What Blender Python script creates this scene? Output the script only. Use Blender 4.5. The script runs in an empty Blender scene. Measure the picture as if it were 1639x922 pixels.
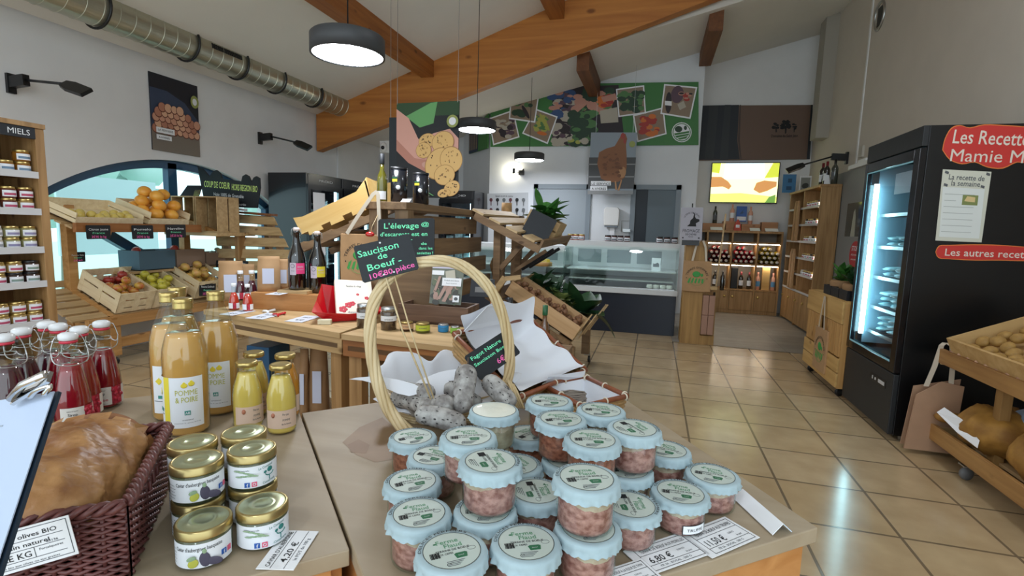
import bpy, bmesh, math, random
from mathutils import Vector, Matrix, Euler
SC = bpy.context.scene
COL = SC.collection
PI = math.pi
rnd = random.Random(7)

# ------------------------------------------------------------ camera
F, CAMH = 811.5, 1.37
YAW, PIT, ROL = [math.radians(a) for a in (15.4, 6.75, 1.71)]
cy_, sy_ = math.cos(YAW), math.sin(YAW)
cp_, sp_ = math.cos(PIT), math.sin(PIT)
cr_, sr_ = math.cos(ROL), math.sin(ROL)
right0 = Vector((cy_, sy_, 0))
FWD = Vector((-sy_ * cp_, cy_ * cp_, -sp_))
up0 = Vector((-sy_ * sp_, cy_ * sp_, cp_))
RGT = cr_ * right0 + sr_ * up0
UPV = -sr_ * right0 + cr_ * up0
cam_d = bpy.data.cameras.new('camera')
cam = bpy.data.objects.new('camera', cam_d)
COL.objects.link(cam)
cam_d.sensor_fit = 'HORIZONTAL'
cam_d.sensor_width = 36.0
cam_d.lens = 36.0 * F / 1639.0
cam_d.clip_start = 0.02
cam.matrix_world = Matrix(((RGT.x, UPV.x, -FWD.x, 0), (RGT.y, UPV.y, -FWD.y, 0), (RGT.z, UPV.z, -FWD.z, CAMH), (0, 0, 0, 1)))
SC.camera = cam

# ------------------------------------------------------------ light, sky, exposure
SC.view_settings.view_transform = 'Standard'
SC.view_settings.look = 'None'
SC.view_settings.gamma = 1.0
SC.view_settings.use_curve_mapping = False
SC.view_settings.exposure = -0.08
W = bpy.data.worlds.new('sky')
SC.world = W
W.use_nodes = True
bg = W.node_tree.nodes['Background']
bg.inputs['Color'].default_value = (0.80, 0.92, 1.0, 1)
bg.inputs['Strength'].default_value = 2.2
PENDANT_STRENGTH = 70.0


# ------------------------------------------------------------ points measured in the room (pixel of the photograph -> point on a plane of the room)
def ray(u, v):
    return RGT * ((u - 819.5) / F) - UPV * ((v - 461) / F) + FWD


def PZ(u, v, z=0.0):
    r = ray(u, v)
    return Vector((0, 0, CAMH)) + r * ((z - CAMH) / r.z)


def PY(u, v, y):
    r = ray(u, v)
    return Vector((0, 0, CAMH)) + r * (y / r.y)


def PX(u, v, x):
    r = ray(u, v)
    return Vector((0, 0, CAMH)) + r * (x / r.x)


def PD(u, v, d):
    return Vector((0, 0, CAMH)) + ray(u, v) * d


# ------------------------------------------------------------ materials
def lin(h):
    h = h.lstrip('#')
    o = []
    for i in (0, 2, 4):
        c = int(h[i:i + 2], 16) / 255
        o.append(c / 12.92 if c <= 0.04045 else ((c + 0.055) / 1.055) ** 2.4)
    return (o[0], o[1], o[2], 1)


MATS = {}


def newmat(name):
    m = bpy.data.materials.new(name)
    m.use_nodes = True
    return m, m.node_tree, m.node_tree.nodes['Principled BSDF']


def mat(name, col, rough=0.5, metal=0.0, spec=0.5, var=0.0, scale=30, bump=0.0, coat=0.0, trans=0.0, emit=0.0, col2=None, detail=4):
    if name in MATS:
        return MATS[name]
    m, nt, b = newmat(name)
    c = lin(col)
    b.inputs['Base Color'].default_value = c
    b.inputs['Roughness'].default_value = rough
    b.inputs['Metallic'].default_value = metal
    b.inputs['Specular IOR Level'].default_value = spec
    b.inputs['Coat Weight'].default_value = coat
    b.inputs['Coat Roughness'].default_value = 0.04
    b.inputs['Transmission Weight'].default_value = trans
    if emit:
        b.inputs['Emission Color'].default_value = c
        b.inputs['Emission Strength'].default_value = emit
    if var or bump or col2:
        tc = nt.nodes.new('ShaderNodeTexCoord')
        n = nt.nodes.new('ShaderNodeTexNoise')
        n.inputs['Scale'].default_value = scale
        n.inputs['Detail'].default_value = detail
        nt.links.new(tc.outputs['Object'], n.inputs['Vector'])
        if var or col2:
            r = nt.nodes.new('ShaderNodeValToRGB')
            r.color_ramp.elements[0].position = 0.35
            r.color_ramp.elements[1].position = 0.65
            d = lin(col2) if col2 else tuple(x * (1 - var) for x in c[:3]) + (1,)
            r.color_ramp.elements[0].color = d
            r.color_ramp.elements[1].color = c
            nt.links.new(n.outputs['Fac'], r.inputs['Fac'])
            nt.links.new(r.outputs['Color'], b.inputs['Base Color'])
        if bump:
            bn = nt.nodes.new('ShaderNodeBump')
            bn.inputs['Strength'].default_value = bump
            bn.inputs['Distance'].default_value = 0.005
            nt.links.new(n.outputs['Fac'], bn.inputs['Height'])
            nt.links.new(bn.outputs['Normal'], b.inputs['Normal'])
    MATS[name] = m
    return m


def wood(name, light, dark, axis='x', scale=1.0, rough=0.55, knots=True):
    """boards: noise stretched along the grain, a few dark knots"""
    if name in MATS:
        return MATS[name]
    m, nt, b = newmat(name)
    b.inputs['Roughness'].default_value = rough
    tc = nt.nodes.new('ShaderNodeTexCoord')
    mp = nt.nodes.new('ShaderNodeMapping')
    s = [34 * scale] * 3
    s['xyz'.index(axis)] = 2.2 * scale
    mp.inputs['Scale'].default_value = s
    n = nt.nodes.new('ShaderNodeTexNoise')
    n.inputs['Scale'].default_value = 1.0
    n.inputs['Detail'].default_value = 5
    n.inputs['Distortion'].default_value = 0.6
    r = nt.nodes.new('ShaderNodeValToRGB')
    r.color_ramp.elements[0].position = 0.3
    r.color_ramp.elements[1].position = 0.7
    r.color_ramp.elements[0].color = lin(dark)
    r.color_ramp.elements[1].color = lin(light)
    nt.links.new(tc.outputs['Object'], mp.inputs['Vector'])
    nt.links.new(mp.outputs['Vector'], n.inputs['Vector'])
    nt.links.new(n.outputs['Fac'], r.inputs['Fac'])
    out = r.outputs['Color']
    if knots:
        mp2 = nt.nodes.new('ShaderNodeMapping')
        s2 = [9 * scale] * 3
        s2['xyz'.index(axis)] = 4.5 * scale
        mp2.inputs['Scale'].default_value = s2
        vo = nt.nodes.new('ShaderNodeTexVoronoi')
        vo.inputs['Scale'].default_value = 1.0
        r2 = nt.nodes.new('ShaderNodeValToRGB')
        r2.color_ramp.elements[0].position = 0.06
        r2.color_ramp.elements[1].position = 0.12
        r2.color_ramp.elements[0].color = (0.25, 0.16, 0.1, 1)
        r2.color_ramp.elements[1].color = (1, 1, 1, 1)
        mx = nt.nodes.new('ShaderNodeMix')
        mx.data_type = 'RGBA'
        mx.blend_type = 'MULTIPLY'
        mx.inputs[0].default_value = 0.75
        nt.links.new(tc.outputs['Object'], mp2.inputs['Vector'])
        nt.links.new(mp2.outputs['Vector'], vo.inputs['Vector'])
        nt.links.new(vo.outputs['Distance'], r2.inputs['Fac'])
        nt.links.new(out, mx.inputs[6])
        nt.links.new(r2.outputs['Color'], mx.inputs[7])
        out = mx.outputs[2]
    nt.links.new(out, b.inputs['Base Color'])
    bn = nt.nodes.new('ShaderNodeBump')
    bn.inputs['Strength'].default_value = 0.15
    bn.inputs['Distance'].default_value = 0.002
    nt.links.new(n.outputs['Fac'], bn.inputs['Height'])
    nt.links.new(bn.outputs['Normal'], b.inputs['Normal'])
    MATS[name] = m
    return m


def glass(name, tint='FFFFFF', gloss=0.04):
    """thin clear glass: see-through with a fresnel reflection"""
    if name in MATS:
        return MATS[name]
    m = bpy.data.materials.new(name)
    m.use_nodes = True
    nt = m.node_tree
    nt.nodes.clear()
    o = nt.nodes.new('ShaderNodeOutputMaterial')
    t = nt.nodes.new('ShaderNodeBsdfTransparent')
    t.inputs['Color'].default_value = lin(tint)
    g = nt.nodes.new('ShaderNodeBsdfGlossy')
    g.inputs['Roughness'].default_value = gloss
    fr = nt.nodes.new('ShaderNodeFresnel')
    fr.inputs['IOR'].default_value = 1.5
    mx = nt.nodes.new('ShaderNodeMixShader')
    ge = nt.nodes.new('ShaderNodeNewGeometry')
    ma = nt.nodes.new('ShaderNodeMath')
    ma.operation = 'MULTIPLY_ADD'
    ma.inputs[1].default_value = -1.0
    ma.inputs[2].default_value = 1.0
    mb = nt.nodes.new('ShaderNodeMath')
    mb.operation = 'MULTIPLY'
    nt.links.new(ge.outputs['Backfacing'], ma.inputs[0])
    nt.links.new(ma.outputs[0], mb.inputs[0])
    nt.links.new(fr.outputs['Fac'], mb.inputs[1])
    nt.links.new(mb.outputs[0], mx.inputs['Fac'])
    nt.links.new(t.outputs[0], mx.inputs[1])
    nt.links.new(g.outputs[0], mx.inputs[2])
    nt.links.new(mx.outputs[0], o.inputs['Surface'])
    MATS[name] = m
    return m


# ------------------------------------------------------------ geometry
_TX = {}


def textmesh(s, bold=False):
    key = s
    if key in _TX:
        return _TX[key]
    cu = bpy.data.curves.new('t', 'FONT')
    cu.body = s
    cu.align_x = 'CENTER'
    cu.resolution_u = 2
    cu.offset = 0.0 if 'M' in s else 0.008
    ob = bpy.data.objects.new('t', cu)
    COL.objects.link(ob)
    dg = bpy.context.evaluated_depsgraph_get()
    dg.update()
    me = bpy.data.meshes.new_from_object(ob.evaluated_get(dg))
    vs = [(v.co.x, v.co.y) for v in me.vertices]
    fs = [tuple(p.vertices) for p in me.polygons]
    bpy.data.objects.remove(ob)
    bpy.data.curves.remove(cu)
    bpy.data.meshes.remove(me)
    if vs:
        x0, x1 = min(v[0] for v in vs), max(v[0] for v in vs)
        vs = [(v[0] - (x0 + x1) / 2, v[1]) for v in vs]
        w = x1 - x0
    else:
        w = 1
    _TX[key] = (vs, fs, w)
    return _TX[key]


def frame(o, x, y):
    """matrix with origin o, x axis along x, y axis near y, z = x cross y"""
    x = Vector(x).normalized()
    z = x.cross(Vector(y)).normalized()
    y = z.cross(x)
    o = Vector(o)
    return Matrix(((x.x, y.x, z.x, o.x), (x.y, y.y, z.y, o.y), (x.z, y.z, z.z, o.z), (0, 0, 0, 1)))


def T(x=0, y=0, z=0):
    return Matrix.Translation((x, y, z))


def RZ(a):
    return Matrix.Rotation(a, 4, 'Z')


def RX(a):
    return Matrix.Rotation(a, 4, 'X')


def RY(a):
    return Matrix.Rotation(a, 4, 'Y')


class B:
    def __init__(s, M=None):
        s.v, s.f, s.mi, s.sm = [], [], [], []
        s.M = M

    def add(s, vs, fs, mi=0, sm=False, M=None):
        n = len(s.v)
        for p in vs:
            p = Vector(p)
            if M is not None:
                p = M @ p
            if s.M is not None:
                p = s.M @ p
            s.v.append(p)
        for f in fs:
            s.f.append([n + i for i in f])
            s.mi.append(mi)
            s.sm.append(sm)
        return s

    def box(s, c, d, mi=0, M=None):
        x, y, z = d[0] / 2, d[1] / 2, d[2] / 2
        vs = [(c[0] + a * x, c[1] + b * y, c[2] + e * z) for e in (-1, 1) for a, b in ((-1, -1), (1, -1), (1, 1), (-1, 1))]
        return s.add(vs, [(3, 2, 1, 0), (4, 5, 6, 7), (0, 1, 5, 4), (1, 2, 6, 5), (2, 3, 7, 6), (3, 0, 4, 7)], mi, False, M)

    def bx(s, x0, x1, y0, y1, z0, z1, mi=0, M=None):
        return s.box(((x0 + x1) / 2, (y0 + y1) / 2, (z0 + z1) / 2), (abs(x1 - x0), abs(y1 - y0), abs(z1 - z0)), mi, M)

    def beam(s, p0, p1, w, h, up=(0, 0, 1), mi=0):
        p0, p1 = Vector(p0), Vector(p1)
        d = p1 - p0
        M = frame((p0 + p1) / 2, d, up)
        return s.box((0, 0, 0), (d.length, h, w), mi, M)

    def lathe(s, prof, seg=24, mi=0, M=None, sm=True, cap=True, mis=None):
        vs, fs, ms = [], [], []
        for r, z in prof:
            for k in range(seg):
                a = 2 * PI * k / seg
                vs.append((r * math.cos(a), r * math.sin(a), z))
        for i in range(len(prof) - 1):
            for k in range(seg):
                k2 = (k + 1) % seg
                fs.append((i * seg + k, i * seg + k2, (i + 1) * seg + k2, (i + 1) * seg + k))
        s.add(vs, fs, mi, sm, M)
        if cap:
            n = len(s.v) - len(vs)
            if prof[0][0] > 1e-6:
                s.f.append([n + k for k in range(seg - 1, -1, -1)])
                s.mi.append(mi)
                s.sm.append(False)
            if prof[-1][0] > 1e-6:
                s.f.append([n + (len(prof) - 1) * seg + k for k in range(seg)])
                s.mi.append(mi)
                s.sm.append(False)
        return s

    def tube(s, pts, r, seg=8, mi=0, closed=False, M=None, sm=True):
        pts = [Vector(p) for p in pts]
        n = len(pts)
        rs = r if isinstance(r, (list, tuple)) else [r] * n
        vs, fs = [], []
        prevn = None
        for i, p in enumerate(pts):
            if closed:
                d = pts[(i + 1) % n] - pts[i - 1]
            else:
                d = pts[min(i + 1, n - 1)] - pts[max(i - 1, 0)]
            d.normalize()
            if prevn is None:
                a = Vector((0, 0, 1)) if abs(d.z) < 0.9 else Vector((1, 0, 0))
                nn = d.cross(a).normalized()
            else:
                nn = (prevn - d * prevn.dot(d))
                nn = nn.normalized() if nn.length > 1e-6 else d.orthogonal().normalized()
            prevn = nn
            b = d.cross(nn)
            for k in range(seg):
                a = 2 * PI * k / seg
                vs.append(p + (nn * math.cos(a) + b * math.sin(a)) * rs[i])
        for i in range(n if closed else n - 1):
            j = (i + 1) % n
            for k in range(seg):
                k2 = (k + 1) % seg
                fs.append((i * seg + k, i * seg + k2, j * seg + k2, j * seg + k))
        if not closed:
            fs.append(tuple(range(seg - 1, -1, -1)))
            fs.append(tuple((n - 1) * seg + k for k in range(seg)))
        return s.add(vs, fs, mi, sm, M)

    def ball(s, c, r, seg=14, rings=9, mi=0, M=None, jit=0.0, rg=None):
        rx, ry, rz = r if isinstance(r, (list, tuple)) else (r, r, r)
        g = rg or rnd
        vs, fs = [], []
        vs.append((c[0], c[1], c[2] - rz))
        for i in range(1, rings):
            t = PI * i / rings
            for k in range(seg):
                a = 2 * PI * k / seg
                q = 1 + g.uniform(-jit, jit)
                vs.append((c[0] + rx * q * math.sin(t) * math.cos(a), c[1] + ry * q * math.sin(t) * math.sin(a), c[2] - rz * q * math.cos(t)))
        vs.append((c[0], c[1], c[2] + rz))
        for k in range(seg):
            fs.append((0, 1 + (k + 1) % seg, 1 + k))
        for i in range(rings - 2):
            for k in range(seg):
                k2 = (k + 1) % seg
                fs.append((1 + i * seg + k, 1 + i * seg + k2, 1 + (i + 1) * seg + k2, 1 + (i + 1) * seg + k))
        n = 1 + (rings - 1) * seg
        for k in range(seg):
            fs.append((1 + (rings - 2) * seg + k, 1 + (rings - 2) * seg + (k + 1) % seg, n))
        return s.add(vs, fs, mi, True, M)

    def poly(s, pts, mi=0, M=None):
        return s.add(pts, [tuple(range(len(pts)))], mi, False, M)

    def prism(s, p2, h, mi=0, M=None, z0=0.0, mtop=None):
        n = len(p2)
        vs = [(x, y, z0) for x, y in p2] + [(x, y, z0 + h) for x, y in p2]
        s.add(vs, [tuple(range(n - 1, -1, -1))] + [(i, (i + 1) % n, n + (i + 1) % n, n + i) for i in range(n)], mi, False, M)
        k = len(s.v) - 2 * n
        s.f.append([k + n + i for i in range(n)])
        s.mi.append(mi if mtop is None else mtop)
        s.sm.append(False)
        return s

    def slab(s, pts, th, mi=0):
        """plate through 3-D corner points, thickness away from its normal"""
        pts = [Vector(p) for p in pts]
        nrm = (pts[1] - pts[0]).cross(pts[2] - pts[0]).normalized()
        n = len(pts)
        vs = pts + [p - nrm * th for p in pts]
        return s.add(vs, [tuple(range(n)), tuple(range(2 * n - 1, n - 1, -1))] + [(i, n + i, n + (i + 1) % n, (i + 1) % n) for i in range(n)], mi)

    def text(s, t, h, M, mi=0, width=None, dz=0.0):
        vs, fs, w = textmesh(t)
        kx = h if width is None else width / max(w, 1e-6)
        return s.add([(x * kx, y * h, dz) for x, y in vs], fs, mi, False, M)

    def textcyl(s, t, h, R, ang, z, mi=0, width=None, M=None, tilt=0.0):
        vs, fs, w = textmesh(t)
        kx = h if width is None else width / max(w, 1e-6)
        out = []
        for x, y in vs:
            a = ang + x * kx / R
            out.append((R * math.cos(a), R * math.sin(a), z + y * h + tilt * x * kx))
        return s.add(out, fs, mi, False, M)

    def textarc(s, t, h, R, mid, M, mi=0, dz=0.0, width=None, inward=False):
        """text on a circle in the plane of M, letters reading clockwise over the top"""
        vs, fs, w = textmesh(t)
        kx = h if width is None else width / max(w, 1e-6)
        out = []
        for x, y in vs:
            if inward:
                a = mid + x * kx / R
                rr = R - y * h
            else:
                a = mid - x * kx / R
                rr = R + y * h
            out.append((rr * math.cos(a), rr * math.sin(a), dz))
        return s.add(out, fs, mi, False, M)

    def patch(s, R, a0, a1, z0, z1, mi=0, seg=12, M=None):
        """piece of a cylinder wall (a paper label on a jar)"""
        vs, fs = [], []
        for i in range(seg + 1):
            a = a0 + (a1 - a0) * i / seg
            vs += [(R * math.cos(a), R * math.sin(a), z0), (R * math.cos(a), R * math.sin(a), z1)]
        for i in range(seg):
            fs.append((2 * i, 2 * i + 2, 2 * i + 3, 2 * i + 1))
        return s.add(vs, fs, mi, True, M)

    def build(s, name, mats, parent=None, bevel=0.0, sub=0):
        me = bpy.data.meshes.new(name)
        me.from_pydata(s.v, [], s.f)
        if not isinstance(mats, (list, tuple)):
            mats = [mats]
        for m in mats:
            me.materials.append(m)
        for p, a, b in zip(me.polygons, s.mi, s.sm):
            p.material_index = a
            p.use_smooth = b
        me.update()
        o = bpy.data.objects.new(name, me)
        COL.objects.link(o)
        if parent is not None:
            o.parent = parent
        if bevel:
            md = o.modifiers.new('bevel', 'BEVEL')
            md.width = bevel
            md.segments = 2
            md.limit_method = 'ANGLE'
            md.angle_limit = math.radians(50)
        if sub:
            md = o.modifiers.new('sub', 'SUBSURF')
            md.levels = md.render_levels = sub
        return o


def tag(o, label, cat, group=None, kind=None):
    o['label'] = label
    o['category'] = cat
    if group:
        o['group'] = group
    if kind:
        o['kind'] = kind
    return o


def thing(name, label, cat, M=None, group=None):
    o = bpy.data.objects.new(name, None)
    o.empty_display_size = 0.05
    COL.objects.link(o)
    if M is not None:
        o.matrix_world = M
    return tag(o, label, cat, group)


def struct(name, b, mats, bevel=0.0):
    o = b.build(name, mats, None, bevel)
    o['kind'] = 'structure'
    return o


KIDS = {}


def dup(root, M, label=None, group=None):
    r = root.copy()
    COL.objects.link(r)
    r.matrix_world = M
    if label:
        r['label'] = label
    if group:
        r['group'] = group
    for ch in list(root.children):
        c = ch.copy()
        COL.objects.link(c)
        c.parent = r
        for g in list(ch.children):
            d = g.copy()
            COL.objects.link(d)
            d.parent = c
    return r


def facing(p, q=(0, 0)):
    """angle about z that turns local -y (a front) from p towards the point q"""
    return math.atan2(q[1] - p[1], q[0] - p[0]) + PI / 2


ORD = ['first', 'second', 'third', 'fourth', 'fifth', 'sixth', 'seventh', 'eighth', 'ninth', 'tenth', 'eleventh', 'twelfth', 'thirteenth', 'fourteenth', 'fifteenth', 'sixteenth', 'seventeenth', 'eighteenth', 'nineteenth', 'twentieth']
# ============================================================ the room
TILE = 0.4391


def floor_mat(name, c1, c2, mortar, w, h, ox, oy, rough, ms=0.006):
    m, nt, b = newmat(name)
    g = nt.nodes.new('ShaderNodeNewGeometry')
    mp = nt.nodes.new('ShaderNodeMapping')
    mp.inputs['Location'].default_value = (-ox, -oy, 0)
    br = nt.nodes.new('ShaderNodeTexBrick')
    br.offset = 0.0
    br.squash = 1.0
    br.inputs['Color1'].default_value = lin(c1)
    br.inputs['Color2'].default_value = lin(c2)
    br.inputs['Mortar'].default_value = lin(mortar)
    br.inputs['Scale'].default_value = 1.0
    br.inputs['Mortar Size'].default_value = ms
    br.inputs['Mortar Smooth'].default_value = 0.3
    br.inputs['Brick Width'].default_value = w
    br.inputs['Row Height'].default_value = h
    n = nt.nodes.new('ShaderNodeTexNoise')
    n.inputs['Scale'].default_value = 5.0
    n.inputs['Detail'].default_value = 6
    r = nt.nodes.new('ShaderNodeValToRGB')
    r.color_ramp.elements[0].position = 0.3
    r.color_ramp.elements[1].position = 0.7
    r.color_ramp.elements[0].color = (0.74, 0.70, 0.66, 1)
    r.color_ramp.elements[1].color = (1.0, 1.0, 1.0, 1)
    mx = nt.nodes.new('ShaderNodeMix')
    mx.data_type = 'RGBA'
    mx.blend_type = 'MULTIPLY'
    mx.inputs[0].default_value = 0.8
    nt.links.new(g.outputs['Position'], mp.inputs['Vector'])
    nt.links.new(mp.outputs['Vector'], br.inputs['Vector'])
    nt.links.new(g.outputs['Position'], n.inputs['Vector'])
    nt.links.new(n.outputs['Fac'], r.inputs['Fac'])
    nt.links.new(br.outputs['Color'], mx.inputs[6])
    nt.links.new(r.outputs['Color'], mx.inputs[7])
    nt.links.new(mx.outputs[2], b.inputs['Base Color'])
    b.inputs['Roughness'].default_value = rough
    bn = nt.nodes.new('ShaderNodeBump')
    bn.invert = True
    bn.inputs['Strength'].default_value = 0.35
    bn.inputs['Distance'].default_value = 0.003
    nt.links.new(br.outputs['Fac'], bn.inputs['Height'])
    nt.links.new(bn.outputs['Normal'], b.inputs['Normal'])
    return m


M_FLOOR = floor_mat('terracotta_tiles', 'BCA37C', 'C5AE8A', '7C6C56', TILE, TILE, -0.5713, 4.8046 - 20 * TILE, 0.17, 0.008)
M_FLOOR2 = floor_mat('grey_plank_tiles', '8F8A80', '9A948A', '6F6A62', 1.2, 0.2, 0.4, 6.6, 0.4, 0.004)
M_WALL = mat('white_plaster', 'E6E6E6', 0.85, var=0.04, scale=3)
M_WALLG = mat('grey_white_wall', 'DCE0E4', 0.8, var=0.03, scale=3)
M_CEIL = mat('white_ceiling', 'E4E1DA', 0.9, var=0.03, scale=2)
M_GREYP = mat('grey_partition', '8A8B88', 0.6)
M_BEAM = wood('orange_glulam', 'C9853E', 'AC682C', 'x', 0.35, 0.5)
M_PURL = wood('orange_purlin', 'A86A30', '8A5022', 'y', 0.5, 0.5)
M_NAVY = mat('navy_frame', '1D4A6C', 0.35)
M_DARK = mat('black_metal', '131416', 0.4)
M_BLACKG = mat('gloss_black', '0B0D12', 0.18)
M_WHITE = mat('white_paint', 'E8E8E6', 0.5)
M_PAPER = mat('white_paper', 'EDEFF2', 0.7)
M_INK = mat('black_ink', '17181A', 0.7)
M_INK2 = mat('grey_ink', '5A5E63', 0.7)
M_SLATE = mat('slate_black', '161C22', 0.6, var=0.15, scale=40)
M_STEEL = mat('brushed_steel', 'B8BABA', 0.3, metal=1.0)
M_GALV = mat('galvanised_steel', 'BCBAA8', 0.36, metal=0.85)
M_GLASS = glass('clear_glass')
M_BLUEGL = glass('window_glass', 'DDF2F2')
M_RAILW = mat('pale_metal_post', 'B8C4C8', 0.5)
M_CHROME = mat('chrome', 'D8D8D8', 0.12, metal=1.0)

XL, XR, YB = -5.3, 2.5, 9.0
struct('floor', B().bx(XL - 0.1, XR + 0.1, -3, 10.6, -0.1, 0), M_FLOOR)
struct('floor_wine_corner', B().add([(0.30, 6.62, 0.004), (XR, 6.50, 0.004), (XR, 9.95, 0.004), (0.30, 9.95, 0.004)], [(0, 1, 2, 3)]), M_FLOOR2)
# left wall with the arched window cut out of it (plane x = XL, thickness 0.3 outwards)
WY0, WY1, WZ0, WZS, WZT = 3.30, 6.20, 0.55, 1.58, 2.02
wc = (WY0 + WY1) / 2
half = (WY1 - WY0) / 2
rise = WZT - WZS
Rr = (half * half + rise * rise) / (2 * rise)
az = WZT - Rr


def arch_pts(n=28, inset=0.0):
    R2 = Rr - inset
    zs = WZS
    h = half - inset
    a = math.asin(min(1, h / R2))
    return [(wc + R2 * math.sin(-a + 2 * a * i / n), az + R2 * math.cos(-a + 2 * a * i / n)) for i in range(n + 1)]


ap = arch_pts()
b = B()
for x in (XL, XL - 0.3):
    b.poly([(x, -3, 0), (x, WY0, 0), (x, WY0, 5), (x, -3, 5)])
    b.poly([(x, WY1, 0), (x, 10.6, 0), (x, 10.6, 5), (x, WY1, 5)])
    b.poly([(x, WY0, 0), (x, WY1, 0), (x, WY1, WZ0), (x, WY0, WZ0)])
    for (y0, z0), (y1, z1) in zip(ap, ap[1:]):
        b.poly([(x, y0, z0), (x, y1, z1), (x, y1, 5), (x, y0, 5)])
ring = [(WY0, WZ0)] + ap + [(WY1, WZ0)]
for (y0, z0), (y1, z1) in zip(ring, ring[1:] + ring[:1]):
    b.poly([(XL, y0, z0), (XL, y1, z1), (XL - 0.3, y1, z1), (XL - 0.3, y0, z0)])
struct('wall_left', b, M_WALL)
# window: navy frame, two mullions, glass
wf = bpy.data.objects.new('window_1', None)
COL.objects.link(wf)
wf['kind'] = 'structure'
b = B()
ip = arch_pts(28, 0.09)
for (o0, o1, i0, i1) in zip(ap, ap[1:], ip, ip[1:]):
    for xa, xb in ((XL - 0.08, XL - 0.16),):
        b.add([(xa, *o0), (xa, *o1), (xa, *i1), (xa, *i0), (xb, *o0), (xb, *o1), (xb, *i1), (xb, *i0)], [(0, 1, 2, 3), (7, 6, 5, 4), (3, 2, 6, 7), (1, 0, 4, 5)])
b.bx(XL - 0.16, XL - 0.08, WY0, WY0 + 0.08, WZ0, WZS)
b.bx(XL - 0.16, XL - 0.08, WY1 - 0.08, WY1, WZ0, WZS)
b.bx(XL - 0.16, XL - 0.08, WY0, WY1, WZ0, WZ0 + 0.08)
b.build('frame', M_NAVY, wf)
B().bx(XL - 0.16, XL - 0.08, 4.62, 4.73, WZ0, WZT - 0.03).build('mullion', M_NAVY, wf)
B().beam((XL - 0.12, 3.50, 1.45), (XL - 0.12, 4.75, 0.66), 0.08, 0.10, (0, 0, 1)).build('brace', M_NAVY, wf)
b = B()
b.poly([(XL - 0.12, y, z) for y, z in ring])
b.build('glass', M_BLUEGL, wf)
# back walls
b = B()
b.bx(-2.97, 0.63, YB, YB + 0.12, 0, 4.6)
b.slab([(-2.97, 9.0, 0), (-2.97, 9.0, 4.6), (-3.87, 10.0, 4.6), (-3.87, 10.0, 0)], 0.1)
struct('wall_back', b, M_WALLG)
struct('wall_far_left', B().bx(XL, -3.8, 10.0, 10.12, 0, 4.6), M_WALLG)
struct('wall_recess', B().bx(0.51, 0.63, 9.12, 9.9, 0, 5.0).bx(0.51, XR, 9.9, 10.02, 0, 5.2), M_WALL)
struct('wall_right', B().bx(XR, XR + 0.12, -0.5, 10.1, 0, 6.6), mat('beige_plaster', 'CDC4B8', 0.85, var=0.04, scale=3))
struct('wall_partition', B().bx(2.40, XR, 6.1, 8.45, 0, 2.24), M_GREYP)
struct('trim_1', B().bx(2.36, XR, 6.3, 7.6, 2.24, 2.29).bx(2.38, XR, 7.1, 7.35, 2.29, 2.33), M_WHITE)
struct('trim_2', B().bx(XR - 0.012, XR, 7.74, 7.78, 2.24, 6.2), M_WALL)
struct('trim_3', B().bx(2.32, XR, 9.05, 9.35, 2.9, 5.6), mat('darker_pier', 'A8A297', 0.9))  # pier in a darker grey-beige than the wall beside it
struct('trim_4', B().bx(XL, XL + 0.03, 7.72, 7.78, 1.9, 2.75), M_WALL)
# ceilings: the shop slopes up to the right, a lower slope behind the big truss beam
def cz(x):
    return 3.30 + 0.35 * (x + 4.9)


def cz2(x):
    return 3.98 + 0.24 * (x + 1.04)


struct('ceiling', B().slab([(XL, -3, cz(XL)), (XL, 7.5, cz(XL)), (XR + 0.1, 7.5, cz(XR + 0.1)), (XR + 0.1, -3, cz(XR + 0.1))], -0.1), M_CEIL)
struct('ceiling_back', B().slab([(XL, 7.40, cz2(XL)), (XL, 10.4, cz2(XL)), (XR + 0.1, 10.4, cz2(XR + 0.1)), (XR + 0.1, 7.40, cz2(XR + 0.1))], -0.1), M_CEIL)
b = B()
b.slab([(XL, 7.50, 2.965), (XL, 7.50, cz(XL)), (XR, 7.50, cz(XR)), (XR, 7.50, 4.86)], 0.1)
struct('wall_truss_infill', b, M_WALLG)
# truss beam
b = B()
b.slab([(-5.28, 7.32, 2.50), (0.75, 7.32, 4.375), (2.45, 7.32, 4.83), (2.45, 7.32, 5.92), (-5.28, 7.32, 3.14)], 0.16)
bm = b.build('beam_truss', M_BEAM)
bm['kind'] = 'structure'
b = B()
for i in range(46):
    x = rnd.uniform(-5.1, 0.9)
    t = rnd.uniform(0.12, 0.88)
    lo = 2.50 + 0.315 * (x + 5.28)
    hi = 3.14 + 0.36 * (x + 5.28)
    z = lo + (hi - lo) * t
    if z > 4.7:
        continue
    r = rnd.uniform(0.018, 0.036)
    b.add([(x + r * 1.2 * math.cos(k * PI / 4), 7.316, z + r * math.sin(k * PI / 4)) for k in range(8)], [tuple(range(8))])
bk = b.build('knot', mat('dark_knot', '4A2410', 0.7), bm)
# purlins of the front slope and their bearing blocks, then those of the back room
for i, (px, w) in enumerate(((-3.36, 0.20), (-1.45, 0.20))):
    b = B()
    zt = cz(px)
    b.bx(px - w / 2, px + w / 2, -2.5, 7.32, zt - 0.30, zt - 0.02)
    struct('beam_purlin', b, M_PURL)
    b = B()
    b.prism([(-0.30, -0.18), (0.16, 0.02), (0.16, 0.24), (-0.10, 0.20)], 0.14, 0, frame((px - 0.02, 7.34, zt - 0.36), (1, 0, 0), (0, 0, 1)))
    struct('beam_block', b, M_BEAM)
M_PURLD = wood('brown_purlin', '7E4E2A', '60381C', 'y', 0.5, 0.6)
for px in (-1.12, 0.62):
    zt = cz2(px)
    struct('beam_back_purlin', B().bx(px - 0.09, px + 0.09, 7.5, 8.995, zt - 0.34, zt - 0.01), M_PURLD)
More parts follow.
